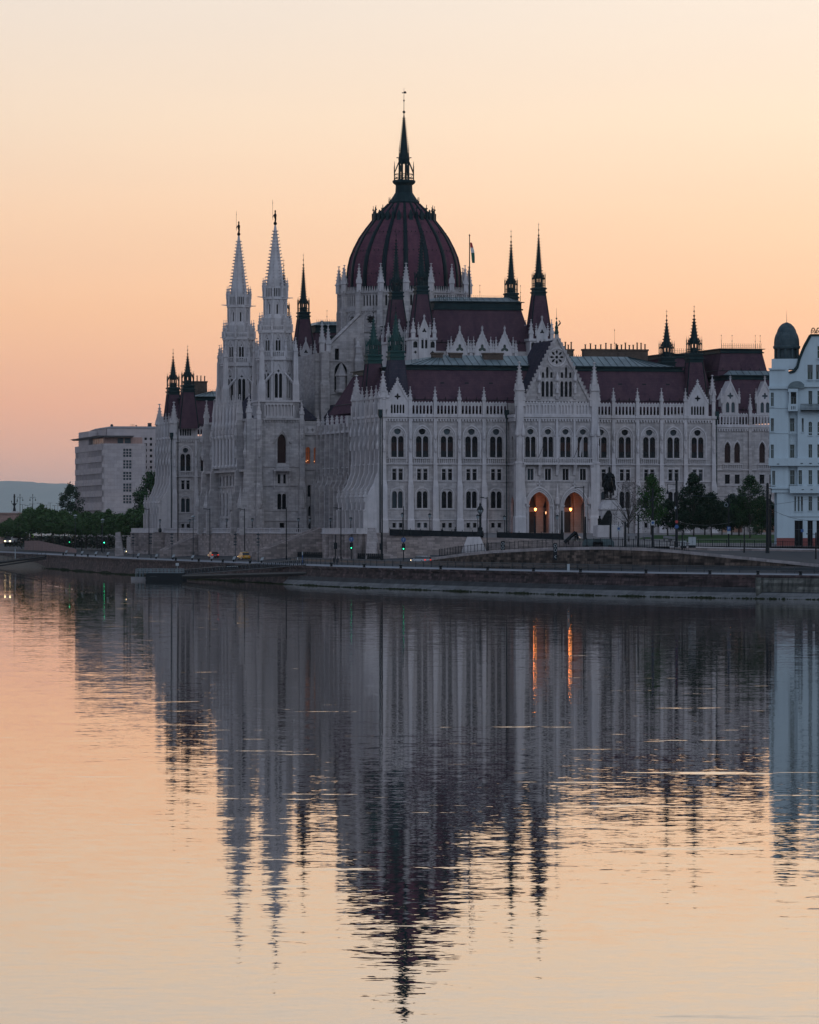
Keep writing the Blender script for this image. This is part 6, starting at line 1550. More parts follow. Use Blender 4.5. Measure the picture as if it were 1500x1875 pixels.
for v_, u_, lab in ((-5.2, 232, 'iron lantern on the terrace left of the palace drainpipe, below the far corner'), (-2.5, 205, 'iron lantern on the terrace before the double basement window of the far pavilion'), (-6.6, 152, 'iron lantern on the terrace left of the two yellow-car lamp masts'), (-6.8, 134, 'iron lantern on the terrace in front of the blind lancets of the river block'), (-6.7, 104, 'iron lantern on the terrace at the foot of the nearer twin tower'), (2.6, 97, 'iron lantern on the terrace right of the nearer twin tower window'), (4.2, 92, 'iron lantern on the terrace before the small door in the recess'), (5.5, 76, 'iron lantern on the terrace beside the ground-floor columns'), (-4.9, 8, 'iron lantern on the terrace in front of the arched passage by the slanting end wall')):
    lantern(LT, pw(v_, u_, -1.06), lab, 'iron lanterns along the river terrace')
for px, y, Z, lab in ((740-3, 974, 958, 'slim lantern left of the round pole sign, behind the black hoarding'), (787, 975, 956, 'slim lantern behind the long hoarding, before the second basement windows'), (875, 977, 953, 'slim lantern just left of the large ornate lantern'), (924, 979, 953, 'slim lantern at the left end of the shorter hoarding'), (1020.5, 978, 951, 'slim lantern in front of the pier between the two lit portals')):
    x, yy, z = at(px, y, Z); lantern(LS, (x, yy, z - .2), lab, 'slim lanterns in front of the south front')
# the large ornate lantern
o = root('ornate_lantern', 'large black ornate lantern standing at the end of the long hoarding', 'lantern', at(879.5, 976, 944))
m = MB(); m.lathe(0, 0, [(.75, -.6), (.7, .2), (.45, .5), (.5, 1.0), (.22, 1.3), (.2, 3.4), (.34, 3.6), (.16, 3.8)], 8); part('post', m, o, mats=M['iron'])
m = MB(); m.lathe(0, 0, [(.2, 3.8), (.58, 4.3), (.62, 4.7), (.5, 5.0)], 8); part('lamp_glass', m, o, mats=M['lampoff'])
m = MB(); m.lathe(0, 0, [(.66, 4.65), (.64, 4.85), (.4, 5.3), (.2, 5.5), (.25, 5.7), (.05, 6.1)], 8)
for k in range(8): a = k*pi/4; m.bar((.2*cos(a), .2*sin(a), 3.8), (.6*cos(a), .6*sin(a), 4.4), .05); m.bar((.6*cos(a), .6*sin(a), 4.4), (.64*cos(a), .64*sin(a), 4.75), .05)
part('cap', m, o, mats=M['iron'])

def quayline(d, px):      # point on the line offset d from the quay edge that shows at bearing px
    P = offs(QS, d); k = (px - 750)/8600
    for i in range(len(P) - 1):
        a, b_ = P[i], P[i+1]; fa, fb = a[0] - k*a[1], b_[0] - k*b_[1]
        if fa*fb <= 0 and fa != fb: f = fa/(fa - fb); return a[0] + (b_[0]-a[0])*f, a[1] + (b_[1]-a[1])*f
    return P[0]
def zroad(d): return 3.75 + d*.03 if d < 6.4 else (3.85 + (d - 6.4)*.083 if d < 19 else 4.9 + (d - 19)*.0433)
# tall street masts (arm and lamp head), height from the photograph
def mast(px, d, ytop, lab, arm=-1.6, r=.13, box=True, nm='street_lamp', cat='street lamp', m_='iron', grp=None, armh=None):
    x, y = quayline(d, px); z = zroad(d); H = EYE + (967 - ytop)*y/8600 - z
    o = root(nm, lab, cat, (x, y, z), 0, grp)
    p = MB(); p.lathe(0, 0, [(r*1.5, 0), (r*1.5, .9), (r, 1.0), (r*.8, H)], 8); part('pole', p, o, mats=M[m_])
    if arm:
        p = MB(); p.bar((0, 0, H - .25), (arm, 0, H - .1), .06); p.box(min(arm, arm*.45), max(arm, arm*.45), -.15, .15, H - .18, H - .02); part('lamp_head', p, o, mats=M[m_])
    return o, H
for px, d, yt, lab, arm in ((326, 14, 772, 'very tall thin mast in front of the far palace pavilion', 0), (700, 17, 757, 'very tall thin mast in front of the near corner drainpipe of the palace', 0),
    (384.5, 13, 931, 'street lamp mast behind the red car', -1.6), (448, 13, 931, 'street lamp mast right behind the yellow car', -1.6), (524.5, 13, 929, 'street lamp mast in front of the long staircase', -1.6), (624.5, 13, 929, 'street lamp mast right of the two walking people', -1.6), (273, 14, 931, 'street lamp mast at the far corner buttresses of the palace', -1.6), (892, 24, 910, 'street lamp mast right of the large ornate lantern', -1.3)):
    mast(px, d, yt, lab, arm, r=.14 if arm == 0 else .11)
for px, yt in ((40, 965), (98.5, 962), (109.5, 968), (186, 962), (150, 975), (245, 990)): mast(px, 15, yt, 'dark thin pole beside the embankment road among the left trees', 0, grp='thin dark poles along the far embankment road', r=.09)
for px, yt, lab in ((138, 944, 'grey mast with a white twin spotlight before the left trees'), (188, 952, 'grey mast with a pale cap, left of the leaning pale stone'), (354, 946, 'grey camera mast with a pale head, left of the red car')):
    o, H = mast(px, 12, yt, lab, 0, r=.10, m_='greyiron'); p = MB(); p.lathe(0, 0, [(.1, H - .2), (.5, H - .1), (.45, H + .15), (.05, H + .3)], 8); p.bar((-.4, 0, H - .7), (.4, 0, H - .5), .1); part('lamp_head', p, o, mats=M['lampoff'])
for px, lab in ((244, 'leftmost'), (273.5 + 3, 'second'), (315, 'third'), (431, 'fourth'), (473, 'fifth')):
    o, H = mast(px, 5.5, 975, lab + ' grey spotlight pole from the left along the promenade edge', 0, r=.08, m_='greyiron', nm='spotlight_pole', cat='spotlight pole', grp='grey spotlight poles lighting the palace')
    for q_ in (0, .8, 1.6, 2.2): p = MB(); p.box(-.35, .3, -.15, .15, H - .6 - q_, H - .3 - q_); part('spotlight', p, o, mats=M['greyiron'])
# traffic lights, blue signs
def signal(px, d, ytop, lab, green=True, sign=True, H0=None):
    x, y = quayline(d, px); z = zroad(d); H = EYE + (967 - ytop)*y/8600 - z; o = root('traffic_light', lab, 'traffic light', (x, y, z))
    p = MB(); p.lathe(0, 0, [(.11, 0), (.08, H)], 6); part('pole', p, o, mats=M['iron'])
    h0 = 2.4
    b_ = MB(); b_.box(-.24, .24, -.2, .1, h0, h0 + 1.15); b_.box(-.34, .34, -.02, .02, h0 - .08, h0 + 1.25); part('signal_head', b_, o, mats=M['iron'])
    if green:
        l = MB(); l.T = Matrix.Translation((0, -.22, h0 + .22)) @ Matrix.Rotation(pi/2, 4, 'X'); l.lathe(0, 0, [(.13, -.02), (.13, .02)], 10); part('green_light', l, o, mats=mat('green_signal', (0, .5, .3), emit=(.04, 1, .42), es=9 if px == 191 else 2.5))
    if sign:
        b_ = MB(); b_.T = Matrix.Translation((0, -.12, h0 + 1.95)) @ Matrix.Rotation(pi/2, 4, 'X'); b_.lathe(0, 0, [(.46, -.02), (.46, .02)], 16); s_ = part('round_sign', b_, o, mats=M['blue'])
        a = MB(); a.bar((0, -.16, h0 + 1.7), (0, -.16, h0 + 2.2), .045); a.bar((-.16, -.16, h0 + 2.0), (0, -.16, h0 + 2.22), .045); a.bar((.16, -.16, h0 + 2.0), (0, -.16, h0 + 2.22), .045); part('arrow', a, s_, mats=M['whitep'])
    return o
M['blue'] = mat('sign_blue', (.02, .07, .22), .6); M['whitep'] = mat('sign_white', (.30, .33, .35), .6); M['redp'] = mat('sign_red', (.35, .03, .03), .5)
M['yellow'] = mat('taxi_yellow', (.60, .30, .02), .35); M['redcar'] = mat('car_red', (.10, .006, .010), .3); M['silver'] = mat('car_silver', (.32, .35, .38), .3, .3); M['carwhite'] = mat('car_white', (.5, .52, .54), .35)
M['tail'] = mat('tail_lamp', (.5, .02, .01), .3, emit=(1, .05, .02), es=.9); M['head'] = mat('head_lamp', (.9, .9, .8), .3, emit=(1, .70, .35), es=6); M['tyre'] = mat('tyre', (.01, .01, .01), .9)
M['carglass'] = mat('car_glass', (.012, .015, .018), .15, spec=.5)
signal(614.5, 15, 979, 'dark traffic light above the two walking people', False, False)
signal(643.5, 15, 978, 'traffic light with a round blue arrow sign right of the two people')
signal(698, 15, 975, 'unlit dark traffic light at the foot of the plain stone steps', False, False)
signal(739, 15, 927, 'tall pole with a green traffic light and round blue sign near the silver car')
signal(191, 15, 985, 'traffic light showing green on the embankment at far left, below the grey mast', True, False)
signal(127.5, 14, 983, 'small green traffic light right of the coach', True, False)
# park poles and masts on the right
def pole(px, y0, y1, Z, lab, r=.14, nm='pole', cat='pole', extra=None):
    x, yy, z = at(px, y1, Z); H = (y1 - y0)*Z/8600; o = root(nm, lab, cat, (x, yy, z))
    p = MB(); p.lathe(0, 0, [(r*1.3, 0), (r*1.2, .8), (r, 1), (r*.8, H)], 8); part('pole', p, o, mats=M['iron'])
    if extra: extra(o, H)
    return o
def armlamp(s): 
    def f(o, H): p = MB(); p.bar((0, 0, H - .3), (s*1.6, 0, H - .2), .05); p.box(min(s*1.6, s*.8), max(s*1.6, s*.8), -.12, .12, H - .32, H - .18); part('lamp_head', p, o, mats=M['iron'])
    return f
def signbox(c, z_, w_, h_, sym=None):
    def f(o, H):
        b_ = MB(); b_.box(-w_/2, w_/2, -.22, -.16, z_, z_ + h_); s_ = part('sign', b_, o, mats=M[c])
        if sym:
            a = MB()
            if sym == 'P': a.box(-.12, -.05, -.26, -.22, z_ + h_*.4, z_ + h_*.9); a.box(-.05, .14, -.26, -.22, z_ + h_*.82, z_ + h_*.9); a.box(-.05, .14, -.26, -.22, z_ + h_*.6, z_ + h_*.67); a.box(.1, .16, -.26, -.22, z_ + h_*.62, z_ + h_*.88)
            elif sym == 'disc': a.T = Matrix.Translation((0, -.24, z_ + h_*.55)) @ Matrix.Rotation(pi/2, 4, 'X'); a.lathe(0, 0, [(w_*.36, -.02), (w_*.36, .02)], 12)
            part('symbol', a, s_, mats=M['blue'] if sym != 'P' else M['whitep'])
    return f
pole(1069, 890, 1001, 830, 'slim street lamp mast in front of the right lit portal', .1, 'street_lamp', 'street lamp', armlamp(-1))
pole(1072, 946, 992, 845, 'short thick dark post right of the right lit portal', .2)
pole(1029, 935, 978, 900, 'thick dark post between the two lit portals', .2)
pole(979.5, 945, 978, 905, 'dark post with a small ball on top left of the portals', .16)
pole(1118, 948, 996, 835, 'dark post left of the blue and white sign under the purple tree', .2)
pole(1145, 955, 1001, 822, 'dark post in the middle of the sparse purple tree', .2)
def blade(o, H): signbox('whitep', 3.3, .62, .85, 'disc')(o, H)
pole(1133, 955, 1003, 824, 'post with a white sign bearing a blue disc, under the purple tree', .06, 'sign_post', 'sign', signbox('whitep', 2.9, .62, .85, 'disc'))
pole(1169, 942, 1002, 820, 'greenish dark post right of the purple tree', .17)
pole(1195.5, 894, 1002, 815, 'tall dark mast with a white and blue sign in front of the light green tree', .19, 'sign_mast', 'mast', signbox('whitep', 3.8, .62, .85, 'disc'))
def twin(o, H):
    p = MB(); p.bar((0, 0, H - 1.0), (-1.6, 0, H - 1.0), .05); p.bar((-1.55, 0, H - 1.0), (-1.55, 0, H - 2.2), .05); p.lathe(-1.55, 0, [(.06, H - 1.9), (.28, H - 2.6), (.05, H - 2.7)], 8); p.ball(0, 0, H, .22); part('lamp_head', p, o, mats=M['iron'])
    for c, z_, w_ in (('redp', 4.4, .42), ('blue', 3.55, .55)):
        b_ = MB(); b_.T = Matrix.Translation((0, -.26, z_)) @ Matrix.Rotation(pi/2, 4, 'X'); b_.lathe(0, 0, [(w_/1.6, -.02), (w_/1.6, .02)], 12); part('round_sign', b_, o, mats=M[c])
    b_ = MB(); b_.box(-.35, -.05, -.3, -.1, 6.6, 7.0); part('box', b_, o, mats=M['whitep'])
pole(1239, 876, 1002, 812, 'tall lamp post with a hanging lamp arm and round red and blue signs', .24, 'lamp_post', 'lamp post', twin)
pole(1249.5, 975, 1008, 800, 'dark post beside the pale electrical cabinet', .12)
def ring(o, H):
    a = MB()
    for k in range(12): t0, t1 = k*pi/6, (k+1)*pi/6; a.bar((-.45 + .3*cos(t0), -.1, H - 1.9 + .35*sin(t0)), (-.45 + .3*cos(t1), -.1, H - 1.9 + .35*sin(t1)), .05)
    part('ring', a, o, mats=M['lampoff']); signbox('blue', 2.8, .62, .75, 'P')(o, H); b_ = MB(); b_.box(-.31, .31, -.22, -.16, 2.3, 2.75); part('plate', b_, o, mats=M['whitep'])
pole(1334.5, 905, 1001, 835, 'tall post with a blue parking sign and a pale ring, before the left far arch', .12, 'sign_mast', 'sign', ring)
pole(1363, 965, 1012, 805, 'thin dark post on the ramp below the ragged-top tree', .12)
def catenary(o, H):
    p = MB(); p.ball(0, 0, H, .2); p.bar((0, 0, H - 1.2), (-2.6, 0, H - 1.2), .05); p.bar((-1.2, 0, H - 1.2), (-.1, 0, H - 2.4), .04); p.bar((0, 0, H - .8), (.65, 0, H - .8), .05); p.bar((.65, 0, H - .8), (.65, 0, H - 2.2), .05); part('bracket', p, o, mats=M['iron'])
pole(1405.5, 886, 1013, 805, 'thick black tram-wire mast in front of the apartment house corner', .28, 'wire_mast', 'mast', catenary)
pole(1410.5, 905, 1002, 835, 'shorter black mast just behind the thick tram-wire mast', .2)
pole(1494, 975, 1024, 790, 'low street lamp with a left arm at the right edge', .13, 'street_lamp', 'street lamp', armlamp(-1))
pole(1469, 970, 1001, 838, 'thin post with a square blue bus-stop sign by the glass doors', .06, 'sign_post', 'sign', signbox('blue', 2.6, .5, .5, None))
# overhead wires
w = MB()
for a, b_, sag in (((1240, 955, 815), (1340, 956, 840), .6), ((1405, 929, 806), (1520, 951, 795), 1.0), ((1405, 925, 806), (1520, 905, 830), .2), ((1240, 905, 812), (1405, 902, 806), .5)):
    pa, pb = Vector(at(*a)), Vector(at(*b_)); pts = [pa.lerp(pb, k/8) - Vector((0, 0, sag*4*(k/8)*(1 - k/8))) for k in range(9)]
    for p_, q_ in zip(pts[:-1], pts[1:]): w.bar(p_, q_, .035, 3)
thing('tram_wire', w, M['greyiron'], 'thin overhead tram wires strung between the masts before the apartment house', 'tram wire')
# electrical cabinets
for px0, px1, y0, y1, lab in ((1261, 1274.5, 984, 1002, 'larger pale electrical cabinet standing on a dark foot'), (1246, 1257, 991, 1003, 'smaller pale cabinet left of the larger one')):
    x, yy, z = at((px0 + px1)/2, y1, 812); W_ = (px1 - px0)*812/8600; H = (y1 - y0)*812/8600; o = root('cabinet', lab, 'cabinet', (x, yy, z)); b_ = MB(); b_.box(-W_/2, W_/2, 0, .6, .35, H); b_.box(-W_/2 - .05, W_/2 + .05, -.05, .65, H, H + .08); part('body', b_, o, mats=M['whitep'])
    b_ = MB(); b_.box(-.015, .015, -.02, 0, .4, H - .05); b_.box(.05, .1, -.03, 0, H*.5, H*.6); part('door_seam', b_, o, mats=M['iron']); b_ = MB(); b_.box(-W_/2 + .03, W_/2 - .03, .03, .57, -.1, .35); part('foot', b_, o, mats=M['iron'])
# benches
for px, y, lab in ((1158, 983, 'pale stone bench nearest the horseman pedestal'), (1186, 985, 'pale bench left of the sign mast at the lawn edge'), (1223, 987, 'pale bench at the lawn edge below the small round tree'), (1232, 988, 'pale bench beside the tall lamp post')):
    o = root('bench', lab, 'bench', at(px, y + 2.5, 880), .2, 'pale benches along the lawn'); b_ = MB(); b_.box(-.8, .8, -.25, .25, .4, .5); part('seat', b_, o, mats=M['concrete']); b_ = MB(); b_.box(-.8, .8, .2, .28, .5, .85); part('backrest', b_, o, mats=M['concrete'])
    for s_ in (-.7, .7): b_ = MB(); b_.box(s_ - .08, s_ + .08, -.28, .3, -.1, .4); part('leg', b_, o, mats=M['greyiron'])
# railings
def railing(pts, h, step, r, lab, cat='railing', m_='iron', grp=None, posts=0, nm='railing'):
    mb = MB()
    for (x0, y0, z0), (x1, y1, z1) in zip(pts[:-1], pts[1:]):
        p, q_ = Vector((x0, y0, z0)), Vector((x1, y1, z1)); L = (q_ - p).length; n = max(1, int(L/step))
        for hh in (.18, h*.88): mb.bar(p + Vector((0,0,hh)), q_ + Vector((0,0,hh)), r*1.2)
        for k in range(n): c = p.lerp(q_, k/n); mb.bar(c, c + Vector((0,0,h)), r*1.3 if not (posts and k % posts == 0) else r*2.4, 4, r*.5 if not (posts and k % posts == 0) else r*2.2)
    return thing(nm, mb, M[m_], lab, cat, grp)
RP = [(x, y + .4, z) for x, y, z in WRp]
def seg(P, x0, x1):
    r = []
    for (a, b_, c), (d, e, f) in zip(P[:-1], P[1:]):
        for k in range(4):
            t = k/4; x = a + (d-a)*t
            if x0 <= x <= x1: r.append((x, b_ + (e-b_)*t, c + (f-c)*t))
    return r
railing(seg(RP, 5.4, 24.5), 1.45, .5, .025, 'plain iron railing climbing along the ramp wall below the hoardings', posts=4)
railing(seg(RP, 24, 47), 1.5, .45, .03, 'spiked iron railing on top of the mottled wall', posts=6)
railing([(46.6, 838.3, 7.95), (72.4, 832.3, 7.5), (100, 823, 7.3)], 1.35, .42, .028, 'spiked iron park railing on the low brownish wall at right', posts=6)
railing([(x, y, zroad(19)) for x, y in offs(QS, 19) if -100 < x < -3 and y < 1200], 1.15, .45, .05, 'dark low railing between the road and the terrace wall', posts=4)
# roadside crash barrier with translucent panels
bp_ = MB(); bp_.box(-.06, .06, -.06, .06, 0, 1.2); BP = bp_.mesh('post', M['greyiron'])
bar_ = root('crash_barrier', 'long grey-green roadside barrier with posts behind the bright promenade strip', 'barrier', (0, 0, 0))
m = MB(); ps = MB(); P = [p for p in offs(QS, 7) if p[0] > -26 and p[0] < 110]
for a, b_ in zip(P[:-1], P[1:]):
    a, b_ = Vector((*a, 3.95)), Vector((*b_, 3.95)); L = (b_-a).length
    for hh, r_ in ((.35, .05), (1.05, .06)): m.bar(a + Vector((0,0,hh)), b_ + Vector((0,0,hh)), r_)
    m.add([tuple(a + Vector((0,0,.5))), tuple(b_ + Vector((0,0,.5))), tuple(b_ + Vector((0,0,.92))), tuple(a + Vector((0,0,.92)))], [(0,1,2,3)])
    n = int(L/4)
    for k in range(n): c = a.lerp(b_, k/n); part('post', BP, bar_, (c.x, c.y, 3.9))
part('rail', m, bar_, mats=M['greyiron'])
cb = MB()
x0, y0 = quayline(7.6, 1430); x1, y1 = quayline(7.6, 1530); cb.loft([[(x0, y0, 3.9), (x1, y1, 3.9), (x1, y1 + .5, 3.9), (x0, y0 + .5, 3.9)], [(x0, y0, 4.9), (x1, y1, 4.9), (x1, y1 + .3, 4.9), (x0, y0 + .3, 4.9)]])
thing('concrete_barrier', cb, M['concrete'], 'pale concrete barrier block at the right end of the roadside rail', 'barrier')
# bollards on the quay edge, marker posts on the promenade
bo = MB(); bo.lathe(0, 0, [(.30, 0), (.24, .15), (.22, .45), (.36, .55), (.34, .68), (.05, .72)], 8); BO = bo.mesh('bollard', M['iron'])
for px in (116, 138, 161, 322, 364, 408, 458, 607, 667, 734, 807, 893, 977, 1063, 1183, 1300, 1388, 1466):
    x, y = quayline(1.3, px); o = part('bollard', BO, None, (x, y, ZQ)); o['label'] = 'squat black mooring bollard on the stone quay edge'; o['category'] = 'bollard'; o['group'] = 'mooring bollards along the quay edge'
sp = MB(); sp.box(-.16, .16, -.16, .16, 0, .55); sp.m = 1; sp.loft([[(-.28, -.25, .5), (.3, -.25, .6), (.3, .25, .6), (-.28, .25, .5)], [(-.05, -.25, 1.15), (.55, -.25, 1.25), (.55, .25, 1.25), (-.05, .25, 1.15)]]); SP = sp.mesh('floodlight', [M['iron'], M['whitep']])
for px in (121, 150, 175, 197, 252.5, 286, 317, 352, 387.5, 428, 479):
    x, y = quayline(4.2, px); o = part('floodlight', SP, None, (x, y, 3.86)); o['label'] = 'small ground floodlight with a pale tilted head on the promenade'; o['category'] = 'floodlight'; o['group'] = 'ground floodlights along the promenade'
for px, H, lab in ((545, 1.4, 'short white marker post left of the blue-capped post by the gangway'), (554, 2.6, 'taller marker post with a white cap at the gangway end')):
    x, y = quayline(4, px); m = MB(); m.lathe(0, 0, [(.07, 0), (.07, H)], 6); m.m = 1; m.lathe(0, 0, [(.1, H - .7), (.1, H)], 6); thing('marker_post', m, [M['blue'], M['whitep']], lab, 'post', loc=(x, y, 3.86))
x, y = quayline(3, 1041); m = MB(); m.box(-.22, .22, -.12, .12, 0, 1.25); thing('notice_board', m, M['whitep'], 'small pale upright board on the promenade below the lit portals', 'board', loc=(x, y, 3.84))
# speed-direction sign: stacked rings and an arrow on the mottled wall
for px, lab in ((1017, 'dark traffic panel with two pale rings and a left arrow, on the mottled wall'), (921, 'dark traffic panel with two pale rings at the start of the ramp wall')):
    x, y, z = at(px, 1002 if px > 1000 else 998, 815 if px > 1000 else 835); o = root('road_sign', lab, 'sign', (x, y, z - 1.5)); m = MB(); m.box(-.35, .35, 0, .08, -.8 if px > 1000 else .6, 2.2); part('panel', m, o, mats=M['iron'])
    m = MB()
    for zc in ((1.75, 1.0) if px > 1000 else (1.7, 1.0)):
        for k in range(10): t0, t1 = k*pi/5, (k+1)*pi/5; m.bar((.22*cos(t0), -.05, zc + .25*sin(t0)), (.22*cos(t1), -.05, zc + .25*sin(t1)), .04)
    if px > 1000: m.bar((.15, -.05, .1), (-.15, -.05, -.15), .05); m.bar((-.15, -.05, -.15), (.15, -.05, -.4), .05)
    part('symbol', m, o, mats=M['whitep'])

# ---------- cars
def car(name, lab, loc, rz, body, cat='car', L=4.3, W_=1.78, H=1.5, taxi=False, lights='tail'):
    o = root(name, lab, cat, loc, rz); hw = W_/2
    secs = [(-L/2, .5, .62), (-L/2 + .12, .28, .80), (-L*.28, .22, .92), (-L*.1, .20, .95), (L*.2, .2, .95), (L*.42, .22, .93), (L/2 - .08, .28, .85), (L/2, .45, .65)]
    b = MB(); rings = []
    for x, z0, z1 in secs:
        t = .93 if abs(x) > L*.4 else 1; rings.append([(x, -hw*t, z0 + .08), (x, -hw*t*1.0, (z0+z1)/2), (x, -hw*t*.95, z1), (x, hw*t*.95, z1), (x, hw*t, (z0+z1)/2), (x, hw*t, z0 + .08), (x, hw*t*.8, z0), (x, -hw*t*.8, z0)])
    b.loft(rings)
    b.loft([[(-L*.17, -hw*.80, H - .06), (-L*.12, -hw*.78, H), (L*.22, -hw*.78, H), (L*.30, -hw*.8, H - .1)], [(-L*.17, hw*.80, H - .06), (-L*.12, hw*.78, H), (L*.22, hw*.78, H), (L*.30, hw*.8, H - .1)]])
    part('body', b, o, mats=body)
    g = MB(); g.loft([[(-L*.30, -hw*.9, .93), (-L*.17, -hw*.8, H - .05), (L*.29, -hw*.8, H - .08), (L*.43, -hw*.9, .93)], [(-L*.30, hw*.9, .93), (-L*.17, hw*.8, H - .05), (L*.29, hw*.8, H - .08), (L*.43, hw*.9, .93)]]); part('windows', g, o, mats=M['carglass'])
    for x in (-L*.31, L*.30):
        for s_ in (-1, 1):
            w = MB(); w.T = Matrix.Translation((x, s_*(hw - .1), .33)) @ Matrix.Rotation(pi/2, 4, 'X'); w.lathe(0, 0, [(.33, -.1), (.33, .1)], 16); wo = part('wheel', w, o, mats=M['tyre'])
            w = MB(); w.T = Matrix.Translation((x, s_*(hw - .08 + .02), .33)) @ Matrix.Rotation(pi/2, 4, 'X'); w.lathe(0, 0, [(.2, -.11), (.2, .11)], 12); part('rim', w, wo, mats=M['silver'])
    for s_ in (-1, 1):
        t = MB(); t.box(L/2 - .1, L/2 + .02, s_*(hw - .2) - .16, s_*(hw - .2) + .16, .68, .86); part('tail_light', t, o, mats=M['tail'] if lights == 'tail' else M['redp'])
        t = MB(); t.box(-L/2 - .02, -L/2 + .12, s_*(hw - .25) - .17, s_*(hw - .25) + .17, .58, .74); part('headlight', t, o, mats=M['head'])
        t = MB(); t.box(-L*.24, -L*.19, s_*(hw + .08) - .08, s_*(hw + .08) + .08, .92, 1.05); part('mirror', t, o, mats=body)
    pl_ = MB(); pl_.box(L/2, L/2 + .03, -.26, .26, .5, .62); part('number_plate', pl_, o, mats=M['whitep'])
    if taxi: t = MB(); t.box(-.1, .12, -.35, .35, H, H + .16); part('taxi_sign', t, o, mats=M['whitep'])
    return o
def road_at(px, d): x, y = quayline(d, px); return (x, y, zroad(d) + .01)
yd = atan2(-(872-1095), -(-5+60)) # heading along the quay, away from the camera
car('car', 'dark red hatchback driving away along the embankment road, seen from behind', road_at(391, 11.5), radians(-76), M['redcar'], lights='tail')
car('taxi', 'bright yellow taxi with a dark rear window driving away on the embankment road', road_at(447, 11.0), radians(-72), M['yellow'], 'taxi', H=1.62, W_=1.85, taxi=True, lights='off')
car('car', 'silver estate car with red tail lights on the road beside the pale retaining wall', road_at(771, 13), radians(-52), M['silver'], lights='tail')
car('car', 'pale oncoming car with bright headlights on the road below the far palace corner', road_at(222, 12.5), radians(118), M['carwhite'], lights='off')
# coach far left
x, y, z = at(31.5, 995, 1480); o = root('coach', 'white touring coach with a big dark windscreen at the far left end of the road', 'coach', (x, y, z), radians(-25))
b = MB(); b.loft([[(-1.25, -6, .4), (1.25, -6, .4), (1.25, 6, .4), (-1.25, 6, .4)], [(-1.3, -6, 1.2), (1.3, -6, 1.2), (1.3, 6, 1.2), (-1.3, 6, 1.2)], [(-1.25, -5.8, 3.2), (1.25, -5.8, 3.2), (1.25, 6, 3.2), (-1.25, 6, 3.2)], [(-1.0, -5.4, 3.6), (1.0, -5.4, 3.6), (1.0, 5.8, 3.6), (-1.0, 5.8, 3.6)]]); part('body', b, o, mats=M['carwhite'])
b = MB(); b.box(-1.2, 1.2, -6.08, -5.7, 1.1, 3.3); part('windscreen', b, o, mats=M['carglass'])
b = MB(); b.box(-1.33, -1.2, -5, 5.5, 1.7, 2.8); b.box(1.2, 1.33, -5, 5.5, 1.7, 2.8); part('side_windows', b, o, mats=M['carglass'])
for s_ in (-.9, .9): b = MB(); b.box(s_ - .2, s_ + .2, -6.14, -6, .6, .85); part('headlight', b, o, mats=M['head'])
for yy in (-3.8, 3.4):
    for s_ in (-1.15, 1.15): b = MB(); b.T = Matrix.Translation((s_, yy, .5)) @ Matrix.Rotation(pi/2, 4, 'Y'); b.lathe(0, 0, [(.5, -.15), (.5, .15)], 14); part('wheel', b, o, mats=M['tyre'])
x, y, z = at(59, 997, 1440); m = MB(); m.lathe(0, 0, [(.08, 0), (.06, 2.6)], 6); m.m = 1; m.box(-.5, .5, -.1, 0, 2.2, 3.1); m.m = 2; m.box(-.32, .32, -.13, -.1, 2.35, 2.95); thing('sign_post', m, [M['iron'], mat('sign_lime', (.25, .5, .05), .5), M['iron']], 'square lime green warning sign right of the coach', 'sign', loc=(x, y, z))
# leaning pale stone near the far corner
x, y, z = at(219, 1012, 1215); m = MB(); m.loft([[(-1.1, -1, -1.5), (1.3, -1, -1.5), (1.3, 3, -1.5), (-1.1, 3, -1.5)], [(-1.0, -1, 5.2), (.1, -1, 5.4), (.1, 3, 5.4), (-1.0, 3, 5.2)]]); thing('end_pier', m, M['oldstone'], 'pale leaning stone pier standing left of the palace corner', 'stone pier', loc=(x, y, z))
m = MB(); p0, p1 = at(232, 1012, 1240), at(262, 1012, 1225); m.loft([[(p0[0], p0[1], 4.5), (p1[0], p1[1], 4.5), (p1[0], p1[1]+2, 4.5), (p0[0], p0[1]+2, 4.5)], [(p0[0], p0[1], 8.9), (p1[0], p1[1], 8.9), (p1[0], p1[1]+2, 8.9), (p0[0], p0[1]+2, 8.9)]]); thing('retaining_wall', m, M['oldstone'], 'dark weathered wall between the leaning pier and the palace corner', 'retaining wall')
# far ramp wall under the tree row
m = MB(); pts = [(45, 1440, 7.3), (70, 1400, 7.5), (100, 1350, 6.6), (126, 1300, 5.9), (140, 1270, 5.5)]
for (a, Z0, z0), (b_, Z1, z1) in zip(pts[:-1], pts[1:]): m.loft([[((a-750)*Z0/8600, Z0, 4.5), ((b_-750)*Z1/8600, Z1, 4.5), ((b_-750)*Z1/8600, Z1+1, 4.5), ((a-750)*Z0/8600, Z0+1, 4.5)], [((a-750)*Z0/8600, Z0, z0), ((b_-750)*Z1/8600, Z1, z1), ((b_-750)*Z1/8600, Z1+1, z1), ((a-750)*Z0/8600, Z0+1, z0)]])
thing('ramp_wall', m, masonry('pinkish_wall', (.22, .15, .14), .2, 1, .5, .04, stain=.3), 'pinkish stone wall sloping down beside the road under the left trees', 'retaining wall')
hm_ = MB(); rr_ = random.Random(4)  # hedge, with extra height added as a dark backdrop under the crowns
for k in range(5200):
    t = rr_.random(); px = 8 + t*275; Z = 1500 - t*230; x, y, z = at(px, 967, Z); z = rr_.uniform(5.5, 8.8); q = .55
    a = rr_.uniform(0, 6); hm_.add([(x, y + rr_.uniform(-3, 3), z), (x + q*cos(a), y, z + q*.6*sin(a)), (x + q*cos(a+1.3), y + .2, z + q*.6*sin(a + 1.3))], [(0,1,2)])
